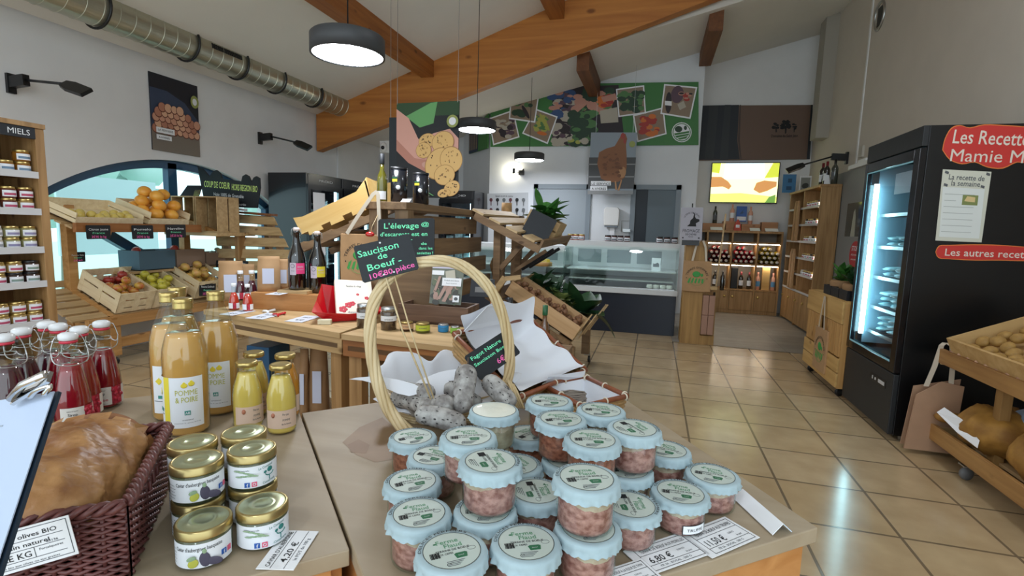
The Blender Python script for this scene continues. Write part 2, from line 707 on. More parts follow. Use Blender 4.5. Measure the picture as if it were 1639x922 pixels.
# doors in the back wall: grey frames, one closed leaf and one half open leaf
M_DFRAME = mat('grey_door_frame', '7F8A92', 0.5)
M_DLEAF = mat('grey_door_leaf', '97A1A8', 0.5)
M_DOPEN = mat('dark_door_leaf', '5E6C74', 0.5)
for n, x0, x1 in (('door_1', -2.10, -1.12), ('door_2', -0.40, 0.37)):
    d = bpy.data.objects.new(n, None)
    COL.objects.link(d)
    d['kind'] = 'structure'
    b = B()
    b.bx(x0 - 0.02, x0 + 0.06, YB - 0.04, YB, 0, 2.16).bx(x1 - 0.06, x1 + 0.02, YB - 0.04, YB, 0, 2.16).bx(x0 - 0.02, x1 + 0.02, YB - 0.04, YB, 2.08, 2.16)
    b.build('frame', M_DFRAME, d)
    if n == 'door_1':
        B().bx(x0 + 0.06, x1 - 0.06, YB - 0.015, YB, 0, 2.08).build('leaf', M_DLEAF, d)
    else:
        B().bx(x0 + 0.06, x1 - 0.06, YB - 0.012, YB, 0, 2.08).build('leaf', M_DOPEN, d)
        B().bx(x0 + 0.06, x0 + 0.26, YB - 0.016, YB - 0.012, 0, 2.08).build('dark_gap', mat('door_gap_navy', '17222C', 0.5), d)
struct('trim_5', B().bx(-1.14, -0.40, YB - 0.03, YB, 2.02, 2.10), M_DFRAME)
# outside the window
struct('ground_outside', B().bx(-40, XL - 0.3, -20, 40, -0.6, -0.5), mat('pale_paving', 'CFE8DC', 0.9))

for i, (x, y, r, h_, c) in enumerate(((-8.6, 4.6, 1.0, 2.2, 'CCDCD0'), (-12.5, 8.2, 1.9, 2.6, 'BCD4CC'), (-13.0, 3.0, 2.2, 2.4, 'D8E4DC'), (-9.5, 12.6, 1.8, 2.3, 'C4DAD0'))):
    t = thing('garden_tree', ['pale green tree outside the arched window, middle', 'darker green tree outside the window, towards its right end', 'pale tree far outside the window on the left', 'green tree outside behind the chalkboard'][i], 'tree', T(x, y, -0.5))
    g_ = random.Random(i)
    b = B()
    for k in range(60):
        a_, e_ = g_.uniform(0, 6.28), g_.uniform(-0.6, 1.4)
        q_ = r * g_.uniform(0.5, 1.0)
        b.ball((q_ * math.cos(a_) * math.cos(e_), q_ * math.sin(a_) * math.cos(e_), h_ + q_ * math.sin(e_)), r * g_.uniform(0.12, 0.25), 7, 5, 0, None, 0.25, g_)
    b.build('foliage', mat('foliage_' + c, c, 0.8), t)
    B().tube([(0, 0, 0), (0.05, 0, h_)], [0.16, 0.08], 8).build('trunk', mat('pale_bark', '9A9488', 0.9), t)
t = thing('outdoor_board', 'white notice board outside the arched window', 'sign', T(-7.2, 5.25, -0.5))
B().bx(-0.02, 0.02, -0.62, 0.70, 1.35, 2.38).build('board', mat('white_board', 'DCEAEC', 0.5), t)
B().bx(-0.03, 0.03, -0.5, -0.44, 0, 1.35).build('post', M_RAILW, t)
B().bx(-0.03, 0.03, 0.5, 0.56, 0, 1.35).build('post', M_RAILW, t)

# galvanised duct along the left wall with clamp bands and grilles
du = thing('air_duct', 'galvanised spiral air duct hung along the left wall under the ceiling', 'air duct', T(-4.85, 0, 3.19))
b = B()
Md = frame((0, 1.0, 0), (1, 0, 0), (0, 0, 1)) @ RX(PI)
prof = []
y = 0.0
while y < 6.28:
    prof += [(0.160, y), (0.160, y + 0.127), (0.164, y + 0.129), (0.164, y + 0.138)]
    y += 0.14
b.lathe([(r, -z) for r, z in prof][::-1], 48, 0, frame((0, 1.0, 0), (1, 0, 0), (0, 0, 1)), False)
b.build('pipe', M_GALV, du)
for yy in (2.9, 3.55, 4.45, 5.12, 5.75, 6.5, 7.18):
    b = B()
    b.tube([(0.176 * math.cos(a), yy, 0.176 * math.sin(a)) for a in [2 * PI * k / 28 for k in range(28)]], 0.012, 6, 0, True)
    b.tube([(0, yy, 0.176), (0, yy, 0.24)], 0.006, 6)
    b.build('clamp_band', M_DARK, du)
for y0 in (4.62,):
    b = B()
    for a in (-0.28,):
        for k in range(16):
            yk = y0 + k * 0.026
            M1 = T(0, yk, 0) @ RY(-0.15)
            b.bx(0.150, 0.1665, 0, 0.017, -0.02, 0.03, 0, M1)
    b.build('vent_grille', M_DARK, du)

# pendant lamps
M_LAMPH = mat('anthracite_lamp_drum', '3B3D40', 0.5)
M_GLOW = mat('lamp_glow', 'F1F6FF', 0.5, emit=PENDANT_STRENGTH)


def pendant(x, y, z, dia, ztop, label):
    t = thing('pendant_lamp', label, 'lamp', T(x, y, z), 'drum pendant lamps')
    r = dia / 2
    B().lathe([(r - 0.012, 0.0), (r, 0.0), (r, 0.10), (r - 0.01, 0.11), (0.0, 0.112)], 40, 0, None, True, False).build('drum', M_LAMPH, t)
    B().lathe([(0.0, 0.006), (r - 0.012, 0.006)], 40, 0, None, False, False).build('diffuser', M_GLOW, t)
    B().tube([(0, 0, 0.11), (0, 0, 0.17)], 0.008, 8).build('hook', M_STEEL, t)
    B().tube([(0, 0, 0.17), (0.004, 0, ztop - z)], 0.004, 6).build('cable', M_DARK, t)
    return t


p = PD(557, 90, 2.95)
pendant(p.x, p.y, p.z, 0.42, cz(p.x), 'black drum pendant lamp closest to the air duct, largest of the three in view')
p = PD(763, 209, 5.9)
pendant(p.x, p.y, p.z, 0.45, cz(p.x), 'black drum pendant lamp hanging beside the potato poster, glowing white')
p = PD(847, 257, 7.9)
pendant(p.x, p.y, p.z, 0.47, cz2(p.x), 'small black drum pendant lamp in front of the white wall below the green banner')
for (x, y, z) in ((1.3, 3.0, 4.3), (-0.5, -1.6, 3.2), (-3.9, 0.8, 2.85)):  # extra pendants added out of view to brighten walls and ceiling
    pendant(x, y, z, 0.42, cz(x), 'added unseen drum pendant lamp giving fill light over the front of the shop')
# ============================================================ the two display tables in front
TZ = 0.86
M_PLY = wood('pale_plywood', 'AC9C84', '9C8A70', 'x', 0.35, 0.5, False)
M_PINE = wood('pine_side', 'C98F55', 'B4783F', 'x', 0.6, 0.5, True)


def PP(u, v, p, n):
    r = ray(u, v)
    o = Vector((0, 0, CAMH))
    return o + r * ((Vector(p) - o).dot(n) / r.dot(n))


def table(quad, name, label):
    c = sum((Vector((x, y, 0)) for x, y in quad), Vector()) / 4
    t = thing(name, label, 'table', T(c.x, c.y, 0))
    q = [(x - c.x, y - c.y) for x, y in quad]
    B().prism(q, 0.028, 0, None, TZ - 0.028).build('tabletop', M_PLY, t, 0.002)
    k = [(x * 0.985, y * 0.985) for x, y in q]
    for i in range(4):
        a, b_ = k[i], k[(i + 1) % 4]
        d = (Vector((*b_, 0)) - Vector((*a, 0)))
        L = d.length
        d.normalize()
        M = frame((a[0], a[1], 0), d, (0, 0, 1))
        bb = B()
        bb.bx(0.02, L - 0.02, 0.02, TZ - 0.03, -0.020, 0.0, 0, M)
        bb.build('side_panel', M_PINE, t)
    return t


A_ = (-0.883, 1.117)
rt_ = table([(-0.266, 0.49), (0.31, 0.959), (-0.205, 1.785), A_], 'display_table', 'pale plywood box table carrying the terrine jars and handled basket')
b = B()
for k_, (z_, pts_, mi_) in enumerate(((TZ + 0.0004, [(548, 708), (575, 684), (612, 668), (628, 682), (640, 700), (634, 735), (600, 740), (570, 728)], 0), (TZ + 0.0007, [(556, 712), (574, 703), (592, 712), (586, 726), (562, 724)], 1))):
    b.add([Vector(PZ(u, v, z_)) - rt_.location for u, v in pts_], [tuple(range(len(pts_) - 1, -1, -1))], mi_)
b.build('varnish_stain', [mat('tan_stain', '94785A', 0.5, var=0.1, scale=20), mat('brown_stain', '846444', 0.5)], rt_)
table([(-1.80, 0.673), (-1.146, -0.034), (-0.432, 0.652), (-1.108, 1.338)][::1], 'display_table', 'pale plywood box table carrying the juice bottles and the bread basket')

# ------------------------------------------------------------ terrine jars
M_SKIRT = mat('pale_blue_paper', 'A9BFC6', 0.75, var=0.06, scale=60)
M_LIDL = mat('pale_label_paper', 'C0CCC4', 0.45, coat=0.3)
M_GREENINK = mat('green_ink', '2F6B4A', 0.6)
M_LGREEN = mat('light_green_ink', '5E9470', 0.6)
M_MEATP = mat('pink_terrine', 'CC948A', 0.5, col2='8E544C', scale=95, bump=0.2, coat=0.5)
M_MEATB = mat('brown_terrine', 'BE7258', 0.5, col2='82402E', scale=95, bump=0.2, coat=0.5)
M_MEATG = mat('grey_terrine', 'B8A58C', 0.5, col2='8E7A62', scale=40, bump=0.2, coat=0.5)
M_FAT = mat('pale_fat', 'D2BCA4', 0.45, col2='B88E78', scale=70, coat=0.5)
M_JARGL = glass('jar_glass', 'EEF6F4')
M_BLANK = mat('crinkled_cream_label', 'E6E9DC', 0.35, bump=0.6, scale=25, coat=0.4)


def terrine(meat, blank=False, fat_top=True):
    t = thing('terrine_jar', 'x', 'jar', None, 'terrine jars')
    b = B()
    b.lathe([(0.034, 0.002), (0.0395, 0.006), (0.041, 0.014), (0.041, 0.068), (0.040, 0.072), (0.042, 0.075), (0.042, 0.080)], 36, 0, None, True, False)
    b.build('glass_jar', M_JARGL, t)
    g = random.Random(3 if not blank else 5)
    b = B()
    b.lathe([(0.0, 0.006), (0.036, 0.007), (0.0388, 0.014)] + [(0.0388, 0.046 + 0.0)], 36, 0, None, True, False)
    vs, fs = [], []
    n = 36
    for k in range(n):
        a = 2 * PI * k / n
        zt = 0.057 + 0.006 * math.sin(2 * a + 1) + g.uniform(-0.002, 0.002)
        vs += [(0.0390 * math.cos(a), 0.0390 * math.sin(a), 0.040), (0.0391 * math.cos(a), 0.0391 * math.sin(a), zt), (0.0388 * math.cos(a), 0.0388 * math.sin(a), 0.071)]
    for k in range(n):
        j = (k + 1) % n
        fs.append((3 * k + 1, 3 * j + 1, 3 * j + 2, 3 * k + 2))
    b.add(vs, fs, 1, True)
    fs = [(3 * k, 3 * ((k + 1) % n), 3 * ((k + 1) % n) + 1, 3 * k + 1) for k in range(n)]
    b.add(vs, fs, 0, True)
    b.build('terrine', [meat, M_FAT if fat_top else meat], t)
    # paper hood with a crinkled skirt
    b = B()
    seg = 72
    rows = []
    for (r, z, w) in ((0.0405, 0.0896, 0), (0.0450, 0.0892, 0), (0.0472, 0.0850, 0.0005), (0.0471, 0.079, 0.0010), (0.0477, 0.0735, 0.0019), (0.0487, 0.0690, 0.0026)):
        row = []
        for k in range(seg):
            a = 2 * PI * k / seg
            rr = r + w * (math.sin(k * 2 * PI / 72 * 19) * 0.6 + g.uniform(-0.9, 0.9))
            zz = z + (g.uniform(-0.002, 0.002) if w > 0.0015 else 0)
            row.append((rr * math.cos(a), rr * math.sin(a), zz))
        rows.append(row)
    vs = [p for row in rows for p in row] + [(0, 0, 0.0898)]
    fs = []
    for i in range(len(rows) - 1):
        for k in range(seg):
            k2 = (k + 1) % seg
            fs.append((i * seg + k, (i + 1) * seg + k, (i + 1) * seg + k2, i * seg + k2))
    for k in range(seg):
        fs.append((k, (k + 1) % seg, len(vs) - 1))
    b.add(vs, fs, 0, True)
    hood = b.build('paper_hood', M_SKIRT, t)
    # printed round label on top
    b = B()
    z = 0.0902
    if blank:
        b.lathe([(0.0412, z - 0.0006), (0.030, z + 0.0016), (0.018, z + 0.0008), (0.0, z + 0.0022)], 24, 0, None, True, False)
        b.lathe([(0.0412, z + 0.0002), (0.0422, z + 0.0002)], 48, 1, None, False, False)
        b.build('top_label', [M_BLANK, M_INK2], hood)
        return t
    b.lathe([(0.0415, z - 0.0003), (0.0, z)], 48, 0, None, False, False)
    b.lathe([(0.0405, z + 0.0003), (0.0414, z + 0.0003)], 60, 1, None, False, False)
    I = Matrix.Identity(4)
    b.textarc('DELICES FERMIERS', 0.0066, 0.0434, PI * 0.60, I, 1, z + 0.0006, 0.095)
    b.text('Ferme', 0.0130, T(-0.002, 0.0165, z + 0.0004), 3)
    b.text('Flaud', 0.0130, T(0.004, 0.0060, z + 0.0004), 3)
    b.text('TERRINE DE BOEUF', 0.0062, T(0.001, -0.0015, z + 0.0004), 1, 0.050)
    b.text('AUX CEPES', 0.0055, T(-0.012, -0.0085, z + 0.0004), 1, 0.024)
    b.ball((-0.020, 0.020, z), (0.003, 0.0018, 0.0004), 8, 5, 2)
    b.prism([(0.002, -0.020), (0.017, -0.020), (0.019, -0.011), (0.016, -0.009), (0.003, -0.009), (0.000, -0.011)], 0.0004, 2, T(0, 0, z))
    b.text('boeuf', 0.0036, T(0.0095, -0.016, z + 0.0006), 0)
    for k in range(9):
        b.bx(-0.033 + k * 0.0015, -0.0322 + k * 0.0015 + (k % 3) * 0.0003, -0.012, 0.000, z, z + 0.0004, 1)
    for k in range(4):
        b.bx(-0.014, 0.012 - 0.003 * k, -0.0245 - 0.003 * k, -0.0237 - 0.003 * k, z, z + 0.0003, 4)
    b.tube([(0.028 + 0.006 * math.cos(a), -0.004 + 0.004 * math.sin(a), z) for a in [2 * PI * k / 16 for k in range(16)]], 0.0003, 4, 4, True)
    b.tube([(-0.012 + 0.003 * math.cos(a), -0.030 + 0.003 * math.sin(a), z) for a in [2 * PI * k / 16 for k in range(13)]], 0.0004, 4, 1)
    for p_ in b.v:
        p_.x *= 0.91
        p_.y *= 0.91
    b.build('top_label', [M_LIDL, M_INK, M_GREENINK, M_LGREEN, M_INK2], hood)
    return t


JH = 0.0905 * 0.84
L1 = [(663, 700), (692, 726), (661, 770), (680, 819), (728, 875), (837, 854), (780, 826), (846, 693), (851, 741), (857, 784), (885, 737), (930, 845), (1010, 805), (1081, 784), (1131, 754), (1075, 722), (1010, 752)]
pts = [PZ(u, v, TZ + JH * (0.84 if i in (12, 13, 14) else 1)) for i, (u, v) in enumerate(L1)]
for it in range(3000):
    for i in range(len(pts)):
        for j in range(i):
            d = pts[i] - pts[j]
            L = d.length
            if L < 0.1012:
                d = d.normalized() * (0.1012 - L) * 0.5
                pts[i] += d
                pts[j] -= d
L2 = [(750, 697, 'P'), (785, 737, 'P'), (791, 655, 'G'), (880, 641, 'B'), (901, 671, 'B'), (945, 699, 'B'), (1014, 684, 'P'), (963, 656, 'P'), (939, 763, 'P')]
pts2 = [PZ(u, v, TZ + 2 * JH) for u, v, k in L2]
for it in range(200):
    for i in range(len(pts2)):
        for j in range(i):
            d = pts2[i] - pts2[j]
            if d.length < 0.1012:
                d = d.normalized() * (0.1012 - d.length) * 0.5
                pts2[i] += d
                pts2[j] -= d
protoP, protoB, protoG = terrine(M_MEATP), terrine(M_MEATB, False, False), terrine(M_MEATG, True)
used = set()
LAB1 = ['terrine jar at the left end of the pile beside the handled basket, brown filling', 'terrine jar tucked behind the jar nearest the wicker handle, only its lid showing',
        'terrine jar leftmost in the pile with a shiny lid, pink filling', 'terrine jar on the table just behind the frontmost lid, tilted green text on lid',
        'frontmost terrine jar cut by the bottom edge of the photo', 'terrine jar at the bottom centre with large readable lid, standing on the table',
        'terrine jar under the tall central pink jar, only its blue skirt showing',        'terrine jar lid low between the blank-lidded jar and the back red jar', 'dim terrine jar lid in the middle of the pile, right of the central stacked jar',
        'terrine jar lid in the gap left of the right stacked jar, turned sideways', 'terrine jar carrying the back red jars, blue skirt showing below them',
        'terrine jar supporting the stacked jar in front right, grey pink filling', 'terrine jar with a sideways lid between the front stack and the truffle jar',
        'terrine jar with a small white truffle sticker on its glass', 'terrine jar at the right end of the pile, nearest the tent-shaped tag',
        'terrine jar lid peeking out at the back right of the pile', 'terrine jar under the right-hand pink upper jar, skirt showing']
LAB2 = ['upper terrine jar at the left of the pile with curved lid lettering, pink filling', 'tall central terrine jar stacked on another, green pot emblem facing sideways',
        'terrine jar with blank crinkled cream lid and grey filling', 'upper terrine jar at the back beside the white-lined tray, red filling',
        'upper terrine jar behind the middle one, red brown filling, just right of the blank lid', 'upper terrine jar in the middle right with frilled blue paper skirt, red filling',
        'upper terrine jar on the right of the pile with pink marbled filling', 'upper terrine jar rearmost on the right, in front of the small rattan tray',
        'upper terrine jar in front right with pink and white marbled filling']


def place(proto, p, z, rot, label, zs=0.84):
    M = T(p.x, p.y, z) @ RZ(rot) @ Matrix.Diagonal((1.04, 1.04, zs, 1))
    if id(proto) not in used:
        used.add(id(proto))
        proto.matrix_world = M
        proto['label'] = label
        return proto
    return dup(proto, M, label)


rotx = [0.3, -0.5, 0.25, 0.2, 0.3, 0.25, 0.1, 0.8, -0.9, -1.3, 0.2, 0.3, -1.25, 0.1, 0.0, -0.2, 0.4, 0, 0, 0, 0]
for i, p in enumerate(pts):
    face = -math.atan2(p.x, p.y)
    q = place(protoB if i in (0, 7, 10) else protoP, p, TZ, face + rotx[i], LAB1[i], 0.70 if i in (12, 13, 14) else 0.84)
    if i == 13:
        bb = B()
        bb.patch(0.0418, -PI / 2 + 0.1, -PI / 2 + 1.1, 0.016, 0.036, 0)
        bb.patch(0.0416, -PI / 2 + 0.06, -PI / 2 + 1.14, 0.0145, 0.0375, 1)
        bb.textcyl('TRUFFE', 0.010, 0.0421, -PI / 2 + 0.6, 0.022, 1, 0.03)
        bb.build('small_sticker', [M_PAPER, M_INK], q)
rot2 = [0.1, -1.2, 0.2, 0.1, 0.3, 0.15, -0.9, 0.0, 0.35]
for i, (p, (u, v, k)) in enumerate(zip(pts2, L2)):
    face = -math.atan2(p.x, p.y)
    place({'P': protoP, 'B': protoB, 'G': protoG}[k], p, TZ + JH, face + rot2[i], LAB2[i])

# ------------------------------------------------------------ printed price cards on the right table
def card(name, label, cs, lines, M_=None, group=None, th=0.0012, cat='price tag'):
    """flat printed card through 4 corners (lower left, lower right, upper right, upper left); lines = (text, x, y, h, width, ink)"""
    cs = [Vector(c) for c in cs]
    o = cs[0]
    M = frame(o, cs[1] - o, cs[3] - o)
    w = ((cs[1] - o).length + (cs[2] - cs[3]).length) / 2
    h = ((cs[3] - o).length + (cs[2] - cs[1]).length) / 2
    t = thing(name, label, cat, M, group)
    b = B()
    b.bx(0, w, 0, h, -th, 0)
    b.build('card', M_ or M_PAPER, t)
    b = B()
    for l in lines:
        if l[0] == 'box':
            _, x0, y0, x1, y1, ink = l
            k = 0.0009
            for (a, c, d, e) in ((x0, x1, y0, y0), (x0, x1, y1, y1), (x0, x0, y0, y1), (x1, x1, y0, y1)):
                b.bx(a * w - k / 2, c * w + k / 2, d * h - k / 2, e * h + k / 2, 0.0001, 0.0003, ink)
        elif l[0] == 'line':
            _, x0, y0, x1, y1, ink = l
            k = 0.0008
            b.bx(x0 * w - k / 2, x1 * w + k / 2, y0 * h - k / 2, y1 * h + k / 2, 0.0001, 0.0003, ink)
        else:
            tx, x, y, hh, ww, ink = l
            b.text(tx, hh * h, T(x * w, y * h, 0.0004), ink, ww * w if ww else None)
    b.build('print', [M_INK, M_INK2], t)
    return t


def zq(pts, z):
    return [PZ(u, v, z) for u, v in pts]


def tag3(name, txt, price, c, label):
    return card('price_tag', label, c, [('box', 0.12, 0.06, 0.95, 0.92, 0), (txt, 0.54, 0.70, 0.16, 0.74, 0), ('line', 0.12, 0.62, 0.95, 0.62, 0), (price, 0.36, 0.30, 0.30, 0.36, 0),
                                        ('0,330 KG', 0.72, 0.44, 0.08, 0.12, 1), ('le pot', 0.8, 0.3, 0.09, 0.1, 1), ('line', 0.12, 0.24, 0.95, 0.24, 0), ('FR 26 . BOCAL . 200 G', 0.5, 0.12, 0.09, 0.5, 1)], None, 'white price tags on the terrine table')


tag3('m', 'TERRINE DE BOEUF AUX MORILLES', '6,80 €', zq([(1040, 921), (1132, 888), (1105, 848), (1012, 882)], TZ + 0.004), 'white price tag reading 6,80 € in front of the terrine jars')
tag3('t', 'TERRINE DE BOEUF AUX TRUFFES', '11,50 €', zq([(1140, 893), (1216, 860), (1186, 824), (1110, 850)], TZ + 0.004), 'white price tag reading 11,50 € in front of the truffle jar')
tag3('f', 'TERRINE DE BOEUF A LA FLEUR DE THYM', '6,50 €', zq([(970, 960), (1060, 928), (1044, 894), (945, 918)], TZ + 0.008), 'white price tag for thyme terrine cut by the bottom edge of the photo')
t = thing('tag_holder', 'folded clear plastic tag holder lying near the right table edge', 'tag holder')
a, b_, c, d = zq([(1172, 796), (1203, 796), (1268, 851), (1236, 856)], TZ + 0.003)
top = Vector((0, 0, 0.018))
m1, m2 = (a + b_) / 2 + top, (c + d) / 2 + top
B().slab([a, d, m2, m1], 0.0015).build('tag_face', M_PAPER, t)
B().slab([b_, m1, m2, c], 0.0015).build('tag_face', mat('glossy_pale_plastic', 'CFE2F5', 0.08, spec=0.8), t)

# ------------------------------------------------------------ handled basket with dried sausages
M_WILLOW = wood('peeled_willow', 'DECAA2', 'B89C6C', 'z', 0.8, 0.5, False)
M_CLOTH = mat('white_cloth', 'DADCE2', 0.85, bump=0.15, scale=18)
bc = PZ(712, 662, TZ)
bk = thing('wicker_basket', 'round willow basket with tall arched handle holding dried sausages', 'basket', T(bc.x, bc.y, TZ))
def bl(p):
    return Vector(p) - Vector((bc.x, bc.y, TZ))


hand = [(662, 697, 1.17), (641, 680, 1.175), (622, 655, 1.18), (607, 620, 1.18), (597, 580, 1.18), (592, 535, 1.18), (597, 490, 1.19), (616, 452, 1.20), (648, 428, 1.21), (690, 418, 1.23), (728, 421, 1.25), (762, 440, 1.27), (789, 470, 1.29), (806, 510, 1.31), (815, 555, 1.32), (815, 595, 1.33), (806, 630, 1.33)]
hp = [bl(PD(*h)) for h in hand]


def smooth(pts, n=4):
    out = []
    for i in range(len(pts) - 1):
        p0, p1, p2, p3 = pts[max(i - 1, 0)], pts[i], pts[i + 1], pts[min(i + 2, len(pts) - 1)]
        for k in range(n):
            t = k / n
            out.append(0.5 * ((2 * p1) + (p2 - p0) * t + (2 * p0 - 5 * p1 + 4 * p2 - p3) * t * t + (3 * p1 - p0 - 3 * p2 + p3) * t ** 3))
    out.append(pts[-1])
    return out


hs = smooth(hp)
view = FWD
for s in range(6):
    out = []
    for i, p in enumerate(hs):
        d = (hs[min(i + 1, len(hs) - 1)] - hs[max(i - 1, 0)]).normalized()
        n1 = d.cross(view).normalized()
        ph = s * 2 * PI / 6 + i * 0.24
        out.append(p + n1 * 0.0095 * math.sin(ph) + view * 0.007 * math.cos(ph))
    B().tube(out, [0.0060 - 0.001 * (i / len(out)) for i in range(len(out))], 7).build('handle_strand', M_WILLOW, bk)
# bowl: woven rounds on an oval
rx, ry = 0.155, 0.115
Mb = RZ(0.45)
b = B()
for k in range(9):
    z = 0.006 + k * 0.008
    s = 0.78 + 0.22 * (k / 8) ** 0.7
    b.tube([(rx * s * (1 + 0.012 * (-1) ** (j + k)) * math.cos(2 * PI * j / 48), ry * s * (1 + 0.012 * (-1) ** (j + k)) * math.sin(2 * PI * j / 48), z) for j in range(48)], 0.0050, 6, 0, True, Mb)
b.lathe([(0.0, 0.004), (0.125, 0.004), (0.15, 0.07)], 32, 0, Mb @ Matrix.Diagonal((1, 0.75, 1, 1)), True, False)
b.build('woven_bowl', M_WILLOW, bk)
# strands bound round the right foot of the handle
b = B()
g = random.Random(11)
foot = bl(PD(812, 628, 1.31))
for k in range(11):
    a0 = g.uniform(-0.03, 0.03)
    b.tube([foot + Vector((-0.055 + k * 0.007, 0.0, 0.028 + g.uniform(-0.005, 0.005))), foot + Vector((-0.03 + k * 0.006, -0.015, 0.008)), foot + Vector((0.0 + k * 0.005, -0.02, -0.03))], 0.0038, 6)
b.build('willow_binding', M_WILLOW, bk)
# cloth liner: ruffled bowl that hangs over the rim, with a point to the left
b = B()
n = 64
g = random.Random(4)
ph = [g.uniform(0, 6.28) for _ in range(5)]
rows = []
for (s, z, wv) in ((0.0, 0.016, 0.0), (0.45, 0.018, 0.004), (0.86, 0.030, 0.008), (1.0, 0.066, 0.014), (1.10, 0.098, 0.022), (1.22, 0.085, 0.026)):
    row = []
    for k in range(n):
        a = 2 * PI * k / n
        w = wv * (math.sin(5 * a + ph[0]) + 0.6 * math.sin(9 * a + ph[1]) + 0.4 * math.sin(15 * a + ph[2]))
        lift = 0.055 * max(0, math.sin(a - 0.5)) ** 2 * (s > 0.9)
        front = -0.045 * max(0, math.sin(-a - 0.6)) * (s > 0.9)
        row.append(((rx * s + w * 0.6) * math.cos(a), (ry * s + w * 0.6) * math.sin(a), z + w * 0.6 + lift + front * 0.8))
    rows.append(row)
vs = [p for r in rows for p in r]
fs = []
for i in range(len(rows) - 1):
    for k in range(n):
        k2 = (k + 1) % n
        fs.append((i * n + k, i * n + k2, (i + 1) * n + k2, (i + 1) * n + k))
b.add(vs, fs, 0, True, Mb)
tip = [bl(PD(*q)) for q in ((545, 609, 1.28), (592, 600, 1.25), (640, 607, 1.22), (690, 622, 1.22), (655, 640, 1.20), (620, 622, 1.21), (580, 606, 1.26))]
b.add(tip + [p + Vector((0, 0.001, -0.0015)) for p in tip], [(0, 6, 1), (1, 6, 5, 2), (2, 5, 4, 3)], 0, True)
peak = [bl(PD(*q)) for q in ((655, 612, 1.30), (690, 602, 1.31), (700, 595, 1.31), (735, 590, 1.32), (757, 588, 1.32), (770, 606, 1.31), (785, 640, 1.27), (660, 645, 1.24))]
b.add(peak, [(0, 1, 7), (1, 2, 7), (2, 3, 7), (3, 4, 7), (4, 5, 6), (4, 6, 7)], 0, True)
o = b.build('cloth_liner', M_CLOTH, bk, 0, 1)

M_SAUS = mat('mouldy_sausage_skin', 'B4B2AE', 0.8, col2='787370', scale=48, bump=0.5)
M_SPEC = mat('dark_sausage_speck', '33302F', 0.7)


def sausage(name, p0, p1, r, bend, label, seed):
    p0, p1 = Vector(p0), Vector(p1)
    r *= 1.15
    g = random.Random(seed)
    t = thing('dried_sausage', label, 'sausage', T(*p0), 'dried beef sausages in the basket')
    ax = p1 - p0
    up = Vector((0, 0, 1))
    pts_, rs = [], []
    N = 16
    for i in range(N + 1):
        q = i / N
        pts_.append(ax * q + up * bend * math.sin(PI * q))
        e = min(q, 1 - q) * ax.length / r
        rs.append(r * (math.sqrt(max(0.02, 1 - (1 - min(e, 1)) ** 2))) * (1 + 0.05 * math.sin(7 * q + seed)))
    b = B()
    b.tube(pts_, rs, 18)
    b.build('sausage_body', M_SAUS, t)
    b = B()
    d = ax.normalized()
    n1 = d.cross(Vector((0.3, 0.1, 1))).normalized()
    n2 = d.cross(n1)
    for k in range(70):
        q = g.uniform(0.02, 0.98)
        a = g.uniform(0, 2 * PI)
        i = int(q * N)
        rr = rs[i] + (rs[min(i + 1, N)] - rs[i]) * (q * N - i)
        c = ax * q + up * bend * math.sin(PI * q) + (n1 * math.cos(a) + n2 * math.sin(a)) * (rr - 0.0002)
        nn = (n1 * math.cos(a) + n2 * math.sin(a))
        M = frame(c, nn.orthogonal(), d) if abs(nn.dot(d)) < 0.9 else T(*c)
        z = frame(c, d, nn.cross(d)) if True else M
        b.ball((0, 0, 0), (g.uniform(0.0014, 0.0050), g.uniform(0.0010, 0.0024), 0.0007), 6, 4, 0, z, 0.3, g)
    b.build('pepper_specks', M_SPEC, t)
    b = B()
    tipp = ax + d * 0.002
    b.tube([tipp - d * 0.008, tipp + d * 0.006, tipp + d * 0.016 + up * 0.006], [0.004, 0.002, 0.0012], 6)
    b.build('string_end', mat('brown_string', '5A4A3C', 0.8), t)
    return t


sausage('a', PD(700, 656, 1.17), PD(632, 634, 1.30), 0.0195, 0.0, 'grey sausage end-on at the left side of the basket', 1)
sausage('b', PD(719, 648, 1.14), PD(660, 652, 1.29), 0.0215, 0.0, 'grey sausage pointing its rounded end at the viewer, basket centre', 2)
sausage('c', PD(738, 662, 1.16), PD(748, 586, 1.24), 0.0225, 0.004, 'long grey sausage standing upright behind the others in the basket', 3)
sausage('d', PD(664, 662, 1.135), PD(746, 682, 1.125), 0.0200, 0.005, 'grey sausage lying across the front of the basket', 4)
sausage('e', PD(776, 606, 1.26), PD(822, 652, 1.20), 0.0205, 0.004, 'grey sausage at the right beneath the handle foot', 5)
sausage('f', PD(712, 616, 1.26), PD(770, 652, 1.25), 0.0190, 0.0, 'grey sausage half hidden at the back of the basket', 6)
sausage('g', PD(690, 630, 1.20), PD(640, 622, 1.32), 0.0180, 0.0, 'small grey sausage at the rear left of the basket', 7)

# chalk signs: slates with chalk-pen writing
M_CHALKG = mat('mint_chalk', '7CF5C0', 0.7, emit=0.0)
M_CHALKP = mat('pink_chalk', 'F56AB4', 0.7)
M_CHALKW = mat('white_chalk', 'E4E8EA', 0.7)


